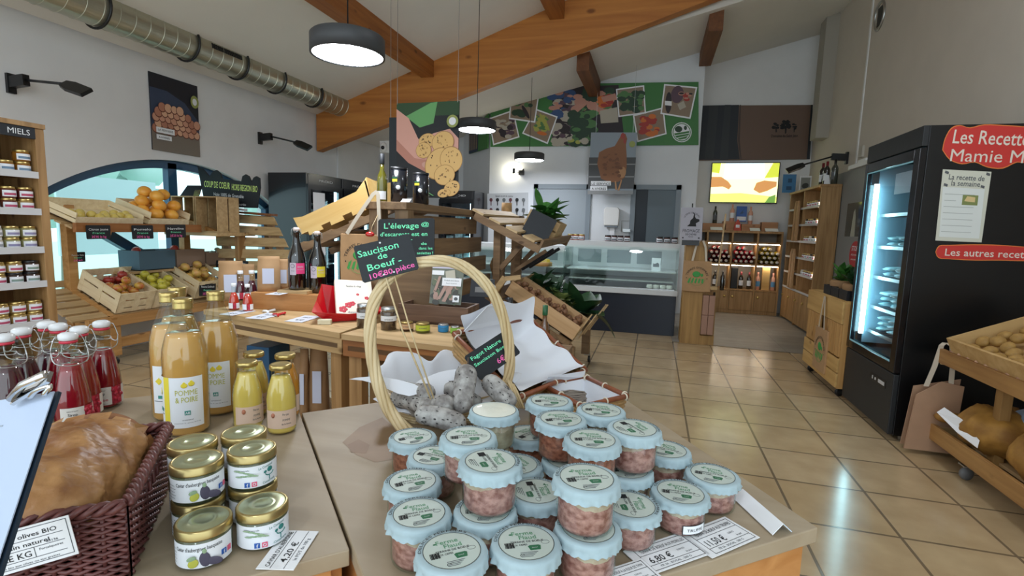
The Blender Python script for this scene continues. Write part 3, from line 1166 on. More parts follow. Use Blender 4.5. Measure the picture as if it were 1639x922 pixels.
def slate(name, label, cs, lines, group=None, holes=False, th=0.004, mats=None, cat='sign'):
    cs = [Vector(c) for c in cs]
    o = cs[0]
    M = frame(o, cs[1] - o, cs[3] - o)
    w = ((cs[1] - o).length + (cs[2] - cs[3]).length) / 2
    h = ((cs[3] - o).length + (cs[2] - cs[1]).length) / 2
    t = thing(name, label, cat, M, group)
    c = 0.03 * w
    B().prism([(c, 0), (w - c, 0), (w, c), (w, h - c), (w - c, h), (c, h), (0, h - c), (0, c)], th, 0, None, -th).build('slate', M_SLATE, t)
    b = B()
    for tx, x, y, hh, ww, ink, rot in lines:
        b.text(tx, hh * h, T(x * w, y * h, 0.0006) @ RZ(rot), ink, ww * w if ww else None)
    b.build('chalk_writing', mats or [M_CHALKG, M_CHALKP, M_CHALKW], t)
    if holes:
        b = B()
        for x, y in ((0.46, 0.93), (0.38, 0.08), (0.56, 0.08)):
            b.lathe([(0.0, 0.0008), (0.0022, 0.0008)], 10, 0, T(x * w, y * h, 0), False, False)
        b.build('hole', M_STEEL, t)
    return t, w, h


t, w, h = slate('chalk_sign', 'dark slate with green chalk beef sausage price 10€80, clipped above the basket handle', [PD(581, 453, 1.17), PD(668, 431, 1.20), PD(656, 374, 1.21), PD(563, 394, 1.18)],
      [('Saucisson', 0.40, 0.68, 0.25, 0.72, 0, 0.02), ('de', 0.44, 0.50, 0.22, 0.17, 0, 0.02), ('Boeuf -', 0.44, 0.27, 0.25, 0.60, 0, 0.02), ('10€80 pièce', 0.54, 0.06, 0.20, 0.80, 1, 0.04)], None, True)
b = B()
b.tube([(w * 0.40, 0.01, -0.006), (w * 0.40 + 0.004, -0.13, -0.004), (w * 0.40 + 0.025, -0.30, -0.012)], 0.0022, 6)
b.tube([(w * 0.55, 0.01, -0.006), (w * 0.55 + 0.002, -0.13, -0.004), (w * 0.55 + 0.012, -0.30, -0.012)], 0.0018, 6)
b.build('support_stick', M_WILLOW, t)
t, w, h = slate('chalk_sign', 'small dark slate tilted inside the basket handle, green and pink chalk price', [PD(770, 609, 1.27), PD(833, 565, 1.35), PD(806, 526, 1.36), PD(744, 574, 1.28)],
      [('Fagot Nature', 0.44, 0.72, 0.20, 0.72, 0, 0), ('Saucisson Boeuf', 0.48, 0.48, 0.17, 0.84, 0, 0), ('6€40', 0.66, 0.12, 0.26, 0.36, 1, 0)])
b = B()
b.tube([(0.02, 0.01, -0.006), (0.025, -0.03, -0.006), (0.03, -0.06, -0.004)], 0.002, 6)
b.build('support_stick', M_WILLOW, t)

# ------------------------------------------------------------ rattan trays lined with white cloth at the back corner
M_RATTAN = mat('brown_rattan_rim', '8A4B2A', 0.45, var=0.25, scale=60)
M_CANE = mat('tan_cane', 'C09A66', 0.6, var=0.3, scale=90)


def tray(D, R, L, depth, label, drape):
    D, R, L = Vector(D), Vector(R), Vector(L)
    t = thing('rattan_tray', label, 'basket', T(*D))
    U, V = R - D, L - D
    n = U.cross(V).normalized()
    if n.z < 0:
        n = -n
    c = (U + V) / 2
    rim = [Vector(), U, U + V, V]
    bot = [c + (p - c) * 0.86 - n * depth for p in rim]
    b = B()
    for i in range(4):
        j = (i + 1) % 4
        b.add([rim[i], rim[j], bot[j], bot[i]], [(0, 1, 2, 3)])
        for k in range(5):
            f = (k + 0.5) / 5.5
            b.tube([rim[i].lerp(bot[i], f), rim[j].lerp(bot[j], f)], 0.0042, 6)
    b.add(bot, [(0, 1, 2, 3)])
    b.build('cane_body', M_CANE, t)
    b = B()
    for i in range(4):
        j = (i + 1) % 4
        b.tube([rim[i], rim[j]], 0.0072, 8)
    b.build('rim', M_RATTAN, t)
    for i in range(4):
        for f in (0.06, 0.5, 0.94):
            b = B()
            p = rim[i].lerp(rim[(i + 1) % 4], f)
            d = (rim[(i + 1) % 4] - rim[i]).normalized()
            M = frame(p, d, n)
            b.tube([M @ Vector((0.0, 0.0086 * math.cos(a), 0.0086 * math.sin(a))) for a in [2 * PI * k / 10 for k in range(10)]], 0.0022, 5, 0, True)
            b.build('lashing', mat('pale_lashing', 'D8CDB8', 0.7), t)
    return t, rim, bot, n


D = PZ(828, 637, 0.935)
Rr_ = PZ(938, 592, 0.935)
dD = (D - Vector((0, 0, CAMH))).dot(FWD)
Lq = PD(726, 534, dD + 0.10)
t, rim, bot, nn = tray(D, Rr_, Lq, 0.075, 'large rattan tray lined with white cloth, propped up at the back of the terrine table', True)
# cloth: lining surface sagging in the tray and bulging over the far edges
b = B()
N = 18
U, V = rim[1], rim[3]
vs, fs = [], []
g = random.Random(9)
for i in range(N + 1):
    for j in range(N + 1):
        u, v = i / N, j / N
        uu, vv = 0.03 + u * 0.94, 0.03 + v * 1.04
        e = min(u, 1 - u, v, 1 - v)
        sag = -0.055 * min(1, e * 5) + 0.012 * math.sin(9 * u + 4 * v) * (0.3 + v) + 0.008 * math.sin(17 * v + 3 * u)
        if v > 0.82:
            sag += 0.055 * (v - 0.82) / 0.16
        vs.append(U * uu + V * vv + nn * (sag + 0.010))
for i in range(N):
    for j in range(N):
        a = i * (N + 1) + j
        fs.append((a, a + N + 1, a + N + 2, a + 1))
b.add(vs, fs, 0, True)
b.build('cloth_lining', M_CLOTH, t, 0, 1)
B().slab([rim[3] * 0.9 + nn * 0.03, (rim[2] - rim[3]) * 0.55 + rim[3] * 0.9 + nn * 0.03, (rim[2] - rim[3]) * 0.5 + rim[3] + nn * 0.09 - V * 0.02, rim[3] + (rim[2] - rim[3]) * 0.18 + nn * 0.10 - V * 0.05], 0.002).build('cloth_flap', M_CLOTH, t)
# wooden prop under the raised end
pr = bot[3].lerp(bot[2], 0.5) + Vector(D)
tag(B().bx(pr.x - 0.05, pr.x + 0.05, pr.y - 0.04, pr.y + 0.04, TZ, pr.z + 0.015).build('wooden_block', M_PINE, None, 0.003), 'small wooden block hidden under the raised end of the large rattan tray', 'block')
D2 = PZ(932, 651, 0.93)
R2 = PZ(1004, 634, 0.93)
L2_ = PZ(868, 616, 0.93)
t, rim, bot, nn = tray(D2, R2, L2_, 0.062, 'smaller rattan tray with white lining behind the right-hand terrine jars', False)
b = B()
c = (rim[1] + rim[3]) / 2
ins = [c + (p - c) * 0.95 for p in rim]
low = [c + (p - c) * 0.78 - nn * 0.05 for p in rim]
for i in range(4):
    j = (i + 1) % 4
    b.add([ins[i], ins[j], low[j], low[i]], [(0, 1, 2, 3)], 0)
b.add(low, [(0, 1, 2, 3)])
b.add([ins[2], ins[3], ins[3] + nn * 0.03 - (rim[3] - rim[0]) * 0.1, ins[2] + nn * 0.02], [(0, 1, 2, 3)])
b.build('cloth_lining', M_CLOTH, t)
t2 = thing('string_bundle', 'small coil of grey string lying in the smaller rattan tray', 'string', T(*(Vector(D2) + c + nn * -0.035)))
b = B()
g = random.Random(2)
for k in range(9):
    b.tube([(0.035 * math.cos(a) + g.uniform(-.004, .004) - 0.03, 0.016 * math.sin(a) + g.uniform(-.003, .003), 0.004 + 0.003 * k) for a in [2 * PI * q / 14 for q in range(14)]], 0.0022, 5, 0, True, RZ(0.3))
b.build('coil', mat('grey_string', '8A7F74', 0.8), t2)
# ============================================================ bottles, jars and bread on the left table
M_BOTGL = glass('bottle_glass', 'F2F6F2', 0.02)
M_JUICE = mat('cloudy_apple_pear_juice', 'DDA458', 0.18, var=0.08, scale=14, coat=0.8)
M_JUICE2 = mat('pale_yellow_juice', 'F2D06A', 0.18, var=0.08, scale=14, coat=0.8)
M_JUICE3 = mat('orange_juice', 'D88A1E', 0.18, coat=0.8)
M_GOLD = mat('gold_cap', 'C8B070', 0.28, metal=0.9)
M_LABEL = mat('white_label', 'E6E9EE', 0.55)
M_YEL = mat('yellow_print', 'E6D23C', 0.6)
M_LIMET = mat('lime_print', 'B8B84A', 0.6)
M_TEAL = mat('teal_print', '3E8E84', 0.6)
M_PINKL = mat('pinkish_paper_label', 'D9BDA8', 0.6)


def juice_bottle():
    t = thing('juice_bottle', 'x', 'bottle', None, 'tall pear juice bottles')
    b = B()
    prof = [(0.034, 0.0), (0.044, 0.004), (0.0475, 0.012), (0.0475, 0.185), (0.0455, 0.208), (0.039, 0.236), (0.028, 0.265), (0.0195, 0.288), (0.0185, 0.298), (0.0195, 0.306)]
    b.lathe(prof, 40, 0, None, True, False)
    b.build('glass', M_BOTGL, t)
    b = B()
    b.lathe([(0.0, 0.004), (0.0425, 0.006), (0.0462, 0.013), (0.0462, 0.185), (0.0443, 0.208), (0.0385, 0.233), (0.0355, 0.243), (0.0, 0.243)], 40, 0, None, True, False)
    b.build('juice', M_JUICE, t)
    b = B()
    b.lathe([(0.0205, 0.300), (0.0215, 0.303), (0.0205, 0.306), (0.0215, 0.309), (0.0205, 0.312), (0.0215, 0.315), (0.0215, 0.322), (0.0205, 0.324), (0.0, 0.324)], 30, 0, None, True, False)
    b.build('cap', M_GOLD, t)
    b = B()
    R = 0.0480
    a0, a1 = -PI / 2 - 1.75, -PI / 2 + 0.85
    b.patch(R, a0, a1, 0.026, 0.146, 0, 30)
    b.patch(R + 0.0003, -PI / 2 - 1.02, -PI / 2 - 0.66, 0.026, 0.146, 1, 6)
    b.textcyl('POMME', 0.018, R + 0.0006, -PI / 2 + 0.10, 0.104, 2, 0.046)
    b.textcyl('& POIRE', 0.018, R + 0.0006, -PI / 2 + 0.10, 0.087, 2, 0.046)
    for (aa, zz) in ((0.02, 0.128), (0.32, 0.131)):
        a = -PI / 2 + aa
        M = frame(((R + 0.0005) * math.cos(a), (R + 0.0005) * math.sin(a), zz), (-math.sin(a), math.cos(a), 0), (0, 0, 1))
        b.ball((0, -0.001, 0), (0.0068, 0.0058, 0.0005), 14, 6, 1, M)
        b.ball((0, 0.0045, 0), (0.003, 0.003, 0.0005), 10, 5, 1, M)
    a = -PI / 2 + 0.12
    M = frame(((R + 0.0003) * math.cos(a), (R + 0.0003) * math.sin(a), 0.062), (-math.sin(a), math.cos(a), 0), (0, 0, 1))
    b.bx(-0.006, 0.006, -0.005, 0.005, 0, 0.0008, 3, M)
    b.text('AB', 0.008, M @ T(0, -0.003, 0.0012), 0)
    b.textcyl('artisanal', 0.004, R + 0.0006, -PI / 2 + 0.12, 0.044, 4, 0.022)
    b.textcyl('contenance 1L  pur jus de fruits', 0.003, R + 0.0006, -PI / 2 + 0.1, 0.037, 4, 0.056)
    # back panel of the wrap label
    a = -PI / 2 - 1.38
    M = frame(((R + 0.0003) * math.cos(a), (R + 0.0003) * math.sin(a), 0.108), (-math.sin(a), math.cos(a), 0), (0, 0, 1))
    b.prism([(0, -0.009), (0.009, 0), (0, 0.009), (-0.009, 0)], 0.0006, 1, M)
    M = frame(((R + 0.0003) * math.cos(a + .1), (R + 0.0003) * math.sin(a + .1), 0.068), (-math.sin(a + .1), math.cos(a + .1), 0), (0, 0, 1))
    b.bx(-0.008, 0.008, -0.004, 0.004, 0, 0.0006, 3, M)
    b.patch(R + 0.0004, -PI / 2 - 1.7, -PI / 2 - 1.06, 0.0565, 0.058, 4, 6)
    b.build('label', [M_LABEL, M_YEL, M_LIMET, M_TEAL, M_INK2], t)
    return t


BZ = TZ + 0.0005
jb = juice_bottle()
spots = [((-1.052, 0.924), -0.12, 'large pear juice bottle in front, POMME & POIRE label facing the viewer'),
         ((-1.165, 0.985), 0.75, 'large pear juice bottle on the left, label turned to show its yellow stripe'),
         ((-1.090, 1.055), -0.30, 'large pear juice bottle on the right of the group, behind the front one'),
         ((-1.235, 1.070), 0.10, 'large pear juice bottle at the back of the group, only its gold cap clearly showing')]
for i, ((x, y), r, lab) in enumerate(spots):
    M = T(x, y, BZ) @ RZ(facing((x, y)) + r)
    if i == 0:
        jb.matrix_world = M
        jb['label'] = lab
    else:
        dup(jb, M, lab)


def small_bottle(juice):
    t = thing('juice_bottle', 'x', 'bottle', None, 'small juice bottles')
    b = B()
    b.lathe([(0.026, 0.0), (0.032, 0.003), (0.0335, 0.010), (0.0335, 0.086), (0.0305, 0.108), (0.0235, 0.132), (0.0208, 0.141), (0.0208, 0.152), (0.0212, 0.158)], 32, 0, None, True, False)
    b.build('glass', M_BOTGL, t)
    b = B()
    b.lathe([(0.0, 0.003), (0.0305, 0.005), (0.0323, 0.011), (0.0323, 0.086), (0.0294, 0.108), (0.0224, 0.132), (0.0198, 0.141), (0.0, 0.141)], 32, 0, None, True, False)
    b.build('juice', juice, t)
    b = B()
    b.lathe([(0.0240, 0.156), (0.0250, 0.157), (0.0250, 0.166), (0.0230, 0.1685), (0.019, 0.1678), (0.0, 0.1682)], 32, 0, None, True, False)
    b.build('lid', M_GOLD, t)
    b = B()
    R = 0.0339
    b.patch(R, -PI / 2 - 1.2, -PI / 2 + 1.2, 0.018, 0.062, 0, 24)
    b.textcyl('Pur jus', 0.007, R + 0.0004, -PI / 2 + 0.25, 0.050, 1, 0.014)
    b.textcyl('POMME', 0.0075, R + 0.0004, -PI / 2 + 0.3, 0.036, 1, 0.017)
    b.textcyl('de la ferme', 0.006, R + 0.0004, -PI / 2 + 0.3, 0.027, 1, 0.022)
    M = frame((R * math.cos(-2.2) * 1.012, R * math.sin(-2.2) * 1.012, 0.050), (math.sin(2.2) * 1, -0.59, 0), (0, 0, 1))
    b.ball((R * 1.01 * math.cos(-2.15), R * 1.01 * math.sin(-2.15), 0.051), (0.0045, 0.0045, 0.006), 10, 6, 2)
    b.build('label', [M_PINKL, M_INK2, mat('brick_print', 'B5765C', 0.6)], t)
    return t


s1 = small_bottle(M_JUICE2)
s2 = small_bottle(M_JUICE3)
for t, x, y, r, lab in ((s1, -0.848, 1.000, 0.0, 'small pale yellow juice bottle on the right, beige label facing the viewer'),
                        (None, -0.940, 0.992, 0.3, 'small pale yellow juice bottle behind the stacked lidded jars'),
                        (s2, -0.905, 1.085, 0.0, 'small deep orange juice bottle at the back, between the two pale ones'),
                        (None, -0.990, 1.070, 0.2, 'small juice bottle at the back left, only its gold lid showing above the front one')):
    M = T(x, y, BZ) @ RZ(facing((x, y)) + r)
    if t is None:
        dup(s1, M, lab)
    else:
        t.matrix_world = M
        t['label'] = lab

# swing-top syrup bottles
M_SYR = mat('red_strawberry_syrup', 'A01428', 0.12, coat=1.0, var=0.25, scale=12)
M_SYRD = mat('dark_purple_syrup', '4A1024', 0.10, coat=1.0)
M_CERAM = mat('white_ceramic', 'E4E6E8', 0.25)
M_SEAL = mat('red_rubber', 'C83448', 0.5)
M_BERRY = mat('berry_print', 'C8324A', 0.5, col2='8E1A2E', scale=90)


def syrup(liq, label_main):
    t = thing('syrup_bottle', 'x', 'bottle', None, 'swing-top syrup bottles')
    b = B()
    b.lathe([(0.030, 0.0), (0.035, 0.004), (0.0365, 0.012), (0.0365, 0.060), (0.0345, 0.085), (0.0255, 0.135), (0.0190, 0.160), (0.0165, 0.172), (0.0160, 0.196), (0.0180, 0.198), (0.0180, 0.206), (0.0160, 0.208)], 32, 0, None, True, False)
    b.build('glass', M_BOTGL, t)
    b = B()
    b.lathe([(0.0, 0.004), (0.033, 0.005), (0.0352, 0.013), (0.0352, 0.060), (0.0332, 0.085), (0.0245, 0.134), (0.0178, 0.159), (0.0, 0.159)], 32, 0, None, True, False)
    b.build('syrup', liq, t)
    B().lathe([(0.0165, 0.209), (0.0178, 0.212), (0.0165, 0.2155)], 24, 0).build('rubber_seal', M_SEAL, t)
    B().lathe([(0.015, 0.2155), (0.0185, 0.218), (0.0195, 0.224), (0.0185, 0.230), (0.013, 0.2335), (0.0, 0.2345)], 28, 0, None, True, True).build('stopper', M_CERAM, t)
    b = B()
    for s in (-1, 1):
        b.tube(smooth([Vector(p) for p in ((s * 0.0185, 0, 0.225), (s * 0.025, 0, 0.222), (s * 0.033, -0.004, 0.195), (s * 0.030, -0.012, 0.180), (s * 0.020, -0.008, 0.184), (s * 0.0175, 0, 0.190))]), 0.0013, 6)
    b.tube([(0.0182 * math.cos(a), 0.0182 * math.sin(a), 0.187 + 0.0015 * math.sin(2 * a)) for a in [2 * PI * k / 24 for k in range(24)]], 0.0013, 6, 0, True)
    b.tube(smooth([Vector(p) for p in ((-0.033, -0.004, 0.195), (-0.030, -0.022, 0.168), (0, -0.032, 0.160), (0.030, -0.022, 0.168), (0.033, -0.004, 0.195))]), 0.0013, 6)
    b.build('wire_bail', M_STEEL, t)
    b = B()
    R = 0.0369
    b.patch(R, -PI / 2 - 0.85, -PI / 2 + 0.42, 0.012, 0.060, 0, 14)
    b.patch(R, -PI / 2 + 0.42, -PI / 2 + 1.15, 0.012, 0.060, 2, 10)
    b.patch(R, -PI / 2 + 1.15, -PI / 2 + 1.6, 0.012, 0.060, 0, 6)
    g = random.Random(3)
    for k in range(9):
        a = -PI / 2 + g.uniform(0.5, 1.1)
        b.ball((R * math.cos(a), R * math.sin(a), g.uniform(0.017, 0.056)), (0.0045, 0.0045, 0.0052), 9, 6, 2)
    b.textcyl('Sirop', 0.0095, R + 0.0004, -PI / 2 - 0.2, 0.040, 1, 0.018)
    b.textcyl('de', 0.007, R + 0.0004, -PI / 2 - 0.2, 0.033, 1, 0.006)
    b.textcyl(label_main, 0.0110, R + 0.0004, -PI / 2 - 0.2, 0.023, 3, 0.030)
    b.textcyl('terroir', 0.004, R + 0.0004, -PI / 2 - 0.2, 0.0505, 1, 0.022)
    b.textcyl('artisanal 25 cl', 0.003, R + 0.0004, -PI / 2 - 0.2, 0.0145, 1, 0.026)
    b.build('label', [mat('cream_label', 'D8D4CE', 0.6), M_INK, M_BERRY, mat('crimson_print', 'B8203C', 0.6)], t)
    return t


q1, q2 = syrup(M_SYR, 'fraise'), syrup(M_SYRD, 'cassis')
u1 = u2 = False
for k, x, y, r, lab in ((1, -1.318, 0.852, 0.15, 'red strawberry syrup swing-top bottle in front, fraise label readable'),
                        (1, -1.370, 0.912, -0.2, 'red syrup swing-top bottle directly behind the front fraise bottle'),
                        (1, -1.398, 0.985, -0.1, 'red syrup swing-top bottle at the back of its row, next to the floor gap'),
                        (1, -1.452, 0.918, 0.0, 'red syrup swing-top bottle rear left of the fraise row, cap only'),
                        (2, -1.425, 0.790, 0.2, 'dark purple syrup swing-top bottle at the left photo edge, behind the clipboard'),
                        (2, -1.470, 0.850, 0.1, 'dark syrup swing-top bottle second from the left photo edge'),
                        (2, -1.505, 0.925, 0.0, 'dark syrup swing-top bottle just right of the left-edge pair, taller looking cap')):
    M = T(x, y, BZ) @ RZ(facing((x, y)) + r)
    src = q1 if k == 1 else q2
    if (k == 1 and not u1) or (k == 2 and not u2):
        src.matrix_world = M
        src['label'] = lab
        if k == 1:
            u1 = True
        else:
            u2 = True
    else:
        dup(src, M, lab)

# aubergine spread jars, stacked two high at the back
M_SPREAD = mat('olive_spread', '6E6A4C', 0.5, coat=0.4)
M_LID = mat('brass_lid', 'BDAA74', 0.3, metal=0.9)
M_LIDC = mat('greenish_lid_top', 'B5BC9A', 0.3, metal=0.75)
M_AUB = mat('aubergine_print', '4A4558', 0.6)
M_FB = mat('blue_square_print', '2C5BA8', 0.6)
M_IG = mat('pink_square_print', 'D85A78', 0.6)
M_HERB = mat('herb_print', '8FA886', 0.6)
M_TEALI = mat('teal_ink', '2C7A74', 0.6)


def spread(side):
    t = thing('spread_jar', 'x', 'jar', None, 'aubergine spread jars')
    R = 0.0375
    B().lathe([(0.030, 0.0), (0.036, 0.003), (R, 0.008), (R, 0.046), (0.0355, 0.050)], 36, 0, None, True, False).build('glass_jar', M_JARGL, t)
    B().lathe([(0.0, 0.002), (0.034, 0.004), (R - 0.001, 0.009), (R - 0.001, 0.046), (0.0, 0.0465)], 36, 0, None, True, False).build('spread', M_SPREAD, t)
    b = B()
    b.lathe([(0.0375, 0.047), (0.0388, 0.0475), (0.0385, 0.0495), (0.0385, 0.0590), (0.0372, 0.0612), (0.0345, 0.0615), (0.0335, 0.0606)], 40, 0, None, True, False)
    b.lathe([(0.0335, 0.0606), (0.021, 0.0606), (0.0205, 0.0611), (0.012, 0.0611), (0.0115, 0.0607), (0.0, 0.0607)], 40, 1, None, True, False)
    b.build('lid', [M_LID, M_LIDC], t)
    b = B()
    R2 = R + 0.0004
    b.patch(R2, -PI / 2 - 1.5, -PI / 2 + 1.5, 0.006, 0.043, 0, 30)
    R3 = R2 + 0.0004
    f = lambda a, z: frame((R3 * math.cos(-PI / 2 + a), R3 * math.sin(-PI / 2 + a), z), (-math.sin(-PI / 2 + a), math.cos(-PI / 2 + a), 0), (0, 0, 1))
    if side == 'front':
        b.textcyl("Caviar d'aubergines basquaise", 0.0085, R3, -PI / 2 + 0.10, 0.0325, 1, 0.066, None, 0.03)
        M = f(0.34, 0.0185) @ Matrix.Scale(1.25, 4)
        b.ball((0, 0, 0), (0.0058, 0.0095, 0.0006), 14, 8, 2, M @ RZ(0.15))
        b.ball((0.010, -0.002, 0), (0.0090, 0.0050, 0.0006), 14, 8, 2, M @ RZ(-0.25))
        b.ball((0.001, 0.0100, 0), (0.0025, 0.0035, 0.0006), 8, 6, 4, M @ RZ(0.15))
        b.ball((-0.012, -0.002, 0), (0.0055, 0.0055, 0.0006), 12, 8, 5, M)
        b.ball((-0.0135, 0.004, 0), (0.005, 0.003, 0.0006), 10, 8, 4, M)
        M = f(1.02, 0.019)
        b.bx(-0.004, 0.004, -0.004, 0.004, 0, 0.0006, 3, M)
        b.text('f', 0.009, M @ T(0.0005, -0.0035, 0.0009), 0)
        M = f(1.28, 0.019)
        b.bx(-0.0035, 0.0035, -0.004, 0.004, 0, 0.0006, 6, M)
        for k in range(5):
            b.patch(R3, -PI / 2 - 1.4, -PI / 2 - 0.85 + 0.05 * (k % 2), 0.012 + 0.005 * k, 0.0126 + 0.005 * k, 7, 5)
    else:
        b.textcyl('Le Comptoir', 0.006, R3, -PI / 2 + 0.42, 0.036, 8, 0.026, None, 0.12)
        M = f(0.55, 0.024) @ Matrix.Scale(1.3, 4)
        b.tube([(0.006 * math.cos(a), 0.002 + 0.004 * math.sin(a), 0.0003) for a in [PI + PI * k / 10 for k in range(11)]], 0.0006, 4, 8, False, M)
        b.tube([(0, -0.002, 0.0003), (0, -0.008, 0.0003)], 0.0006, 4, 8, False, M)
        b.ball((0.001, 0.0055, 0), (0.004, 0.0035, 0.0005), 10, 6, 8, M)
        b.ball((-0.006, 0.004, 0), (0.0025, 0.0018, 0.0005), 8, 6, 8, M)
        b.textcyl('Conserverie', 0.0058, R3, -PI / 2 + 0.55, 0.0095, 8, 0.024, None, 0.08)
        M = f(-0.45, 0.027) @ Matrix.Scale(1.25, 4)
        for k in range(9):
            b.ball((0.012 - 0.0028 * k, 0.0026 - 0.0005 * k * (1 if k % 2 else -1), 0), (0.0048, 0.0011, 0.0005), 8, 5, 4, M @ RZ(-0.12))
        for a, mi in ((-0.38, 3), (-0.10, 6)):
            M = f(a, 0.0125)
            b.bx(-0.004, 0.004, -0.004, 0.004, 0, 0.0006, mi, M)
            if mi == 3:
                b.text('f', 0.009, M @ T(0.0005, -0.0035, 0.0009), 0)
            else:
                b.tube([(0.0022 * math.cos(q), 0.0022 * math.sin(q), 0.0008) for q in [2 * PI * k / 12 for k in range(12)]], 0.0005, 4, 0, True, M)
        b.textcyl('recette naturelle', 0.0032, R3, -PI / 2 - 0.6, 0.036, 7, 0.024)
    b.build('label', [M_LABEL, M_INK, M_AUB, M_FB, M_HERB, M_LIMET, M_IG, M_INK2, M_TEALI], t)
    return t


sf, ss = spread('front'), spread('side')
P0 = Vector((-0.628, 0.570, BZ))
rr_ = Vector((0.050, 0.063, 0))
bb_ = Vector((-0.064, 0.0505, 0))
SL = {(0, 0, 0): 'aubergine spread jar in the front row on the left, purple aubergine on its label', (1, 0, 0): 'aubergine spread jar in the front row on the right, teal chef emblem on its label',
      (0, 1, 0): 'lower aubergine spread jar on the left of the second row, only its rim showing', (1, 1, 0): 'lower aubergine spread jar on the right of the second row, only its rim showing',
      (0, 1, 1): 'upper aubergine spread jar on the left with the longest handwritten title', (1, 1, 1): 'upper aubergine spread jar on the right, herb sprig and blue and pink squares on label',
      (0, 2, 0): 'lower aubergine spread jar in the left back corner of the stack', (1, 2, 0): 'lower aubergine spread jar in the right back corner of the stack',
      (0, 2, 1): 'rear left upper aubergine spread jar, brass lid in front of the large juice bottles', (1, 2, 1): 'rear right upper aubergine spread jar, brass lid in front of the small juice bottles'}
uf = us = False
for (i, j, k), lab in SL.items():
    p = P0 + rr_ * i * 1.0 + bb_ * j * 1.0
    p.z = BZ + k * 0.0618
    side = i == 1
    M = T(*p) @ RZ(facing((p.x, p.y)) + (0.15 if side else -0.1 - 0.25 * (k == 0)))
    if side:
        if not us:
            ss.matrix_world = M
            ss['label'] = lab
            us = True
        else:
            dup(ss, M, lab)
    else:
        if not uf:
            sf.matrix_world = M
            sf['label'] = lab
            uf = True
        else:
            dup(sf, M, lab)
card('price_tag', 'narrow white price tag reading 4,20 € beside the aubergine spread jars', zq([(470, 912), (509, 852), (457, 846), (412, 909)], TZ + 0.003),
     [("CAVIAR D'AUBERGINE", 0.5, 0.70, 0.17, 0.9, 0), ('4,20 €', 0.42, 0.34, 0.26, 0.52, 0), ('le POT de 100 g', 0.5, 0.10, 0.14, 0.56, 1), ('line', 0.02, 0.64, 0.98, 0.64, 0), ('line', 0.02, 0.28, 0.98, 0.28, 0)])
pw = PP(282, 727, (-0.875, 0.775, TZ), Vector((0.62, -0.78, 0.3)))
card('price_tag', 'white price tag with DE POIRE and euro price half hidden behind the bread basket', [PZ(254, 744, TZ + 0.002), PZ(300, 728, TZ + 0.002), PZ(296, 700, TZ + 0.02), PZ(250, 706, TZ + 0.02)],
     [('JUS DE POIRE', 0.55, 0.62, 0.24, 0.85, 0), ('5,90 €', 0.5, 0.16, 0.34, 0.7, 0)])

# bread basket
M_WINE = mat('wine_brown_wicker', '70403C', 0.4, var=0.35, scale=50)
Pc = Vector((-0.690, 0.503, 0))
s_ = Vector((-0.645, 0.764, 0)).normalized()
l_ = Vector((-0.77, -0.64, 0)).normalized()
bw, bd, bh = 0.36, 0.305, 0.112
bt = thing('bread_basket', 'dark wine-brown woven rectangular basket holding a paper-wrapped loaf', 'basket', T(Pc.x, Pc.y, TZ))


def wside(o, d, L, name):
    """woven side: horizontal canes weaving past uprights; leaves a hand slot on the long right side"""
    o = Vector(o)
    n = Vector((d.y, -d.x, 0))
    b = B()
    nu = int(L / 0.026)
    rows = 19
    for r in range(rows):
        z = 0.006 + r * (bh - 0.016) / (rows - 1)
        pts_ = []
        for k in range(nu * 2 + 1):
            f = k / (nu * 2)
            pts_.append(o + d * (L * f) + n * (0.004 * math.cos(PI * k + PI * r)) + Vector((0, 0, z)))
        if name == 'woven_right_side' and 11 <= r <= 15:
            k0, k1 = int(len(pts_) * 0.38), int(len(pts_) * 0.66)
            b.tube(pts_[:k0], 0.0029, 6)
            b.tube(pts_[k1:], 0.0029, 6)
        else:
            b.tube(pts_, 0.0029, 6)
    for k in range(nu + 1):
        p = o + d * (L * k / nu)
        b.tube([p + Vector((0, 0, 0.002)), p + Vector((0, 0, bh - 0.006))], 0.0030, 6)
    b.build('woven_side', M_WINE, bt)
    # braided rim
    for s in range(3):
        b = B()
        m = int(L / 0.006)
        b.tube([o + d * (L * k / m) + n * 0.006 * math.cos(k * 0.75 + s * 2 * PI / 3) + Vector((0, 0, bh - 0.004 + 0.006 * math.sin(k * 0.75 + s * 2 * PI / 3))) for k in range(m + 1)], 0.0045, 6)
        b.build('rim_braid', M_WINE, bt)


O = Vector((0, 0, 0))
wside(O, s_, bd, 'woven_right_side')
wside(O, l_, bw, 'woven_front_side')
wside(s_ * bd, l_, bw, 'woven_back_side')
wside(l_ * bw, s_, bd, 'woven_left_side')
B().slab([O, l_ * bw, l_ * bw + s_ * bd, s_ * bd], -0.008).build('woven_base', M_WINE, bt)

# loaf in kraft paper
M_CRUST = mat('brown_bread_crust', '9C6A44', 0.75, col2='6E4428', scale=14, bump=0.4)
M_KRAFT = mat('waxed_kraft_paper', 'B88A58', 0.42, col2='84542A', scale=16, bump=1.0, spec=0.5, detail=8)
lc = Pc + s_ * 0.168 + l_ * 0.112 + Vector((0, 0, TZ + 0.086))
lt = thing('bread_loaf', 'long brown loaf wrapped in translucent kraft paper in the wicker basket', 'bread', T(*lc))
ax = (s_ * 1.0 + l_ * -0.05).normalized()
Ml = frame((0, 0, 0.0), ax, Vector((0, 0, 1)).cross(ax))
g = random.Random(21)


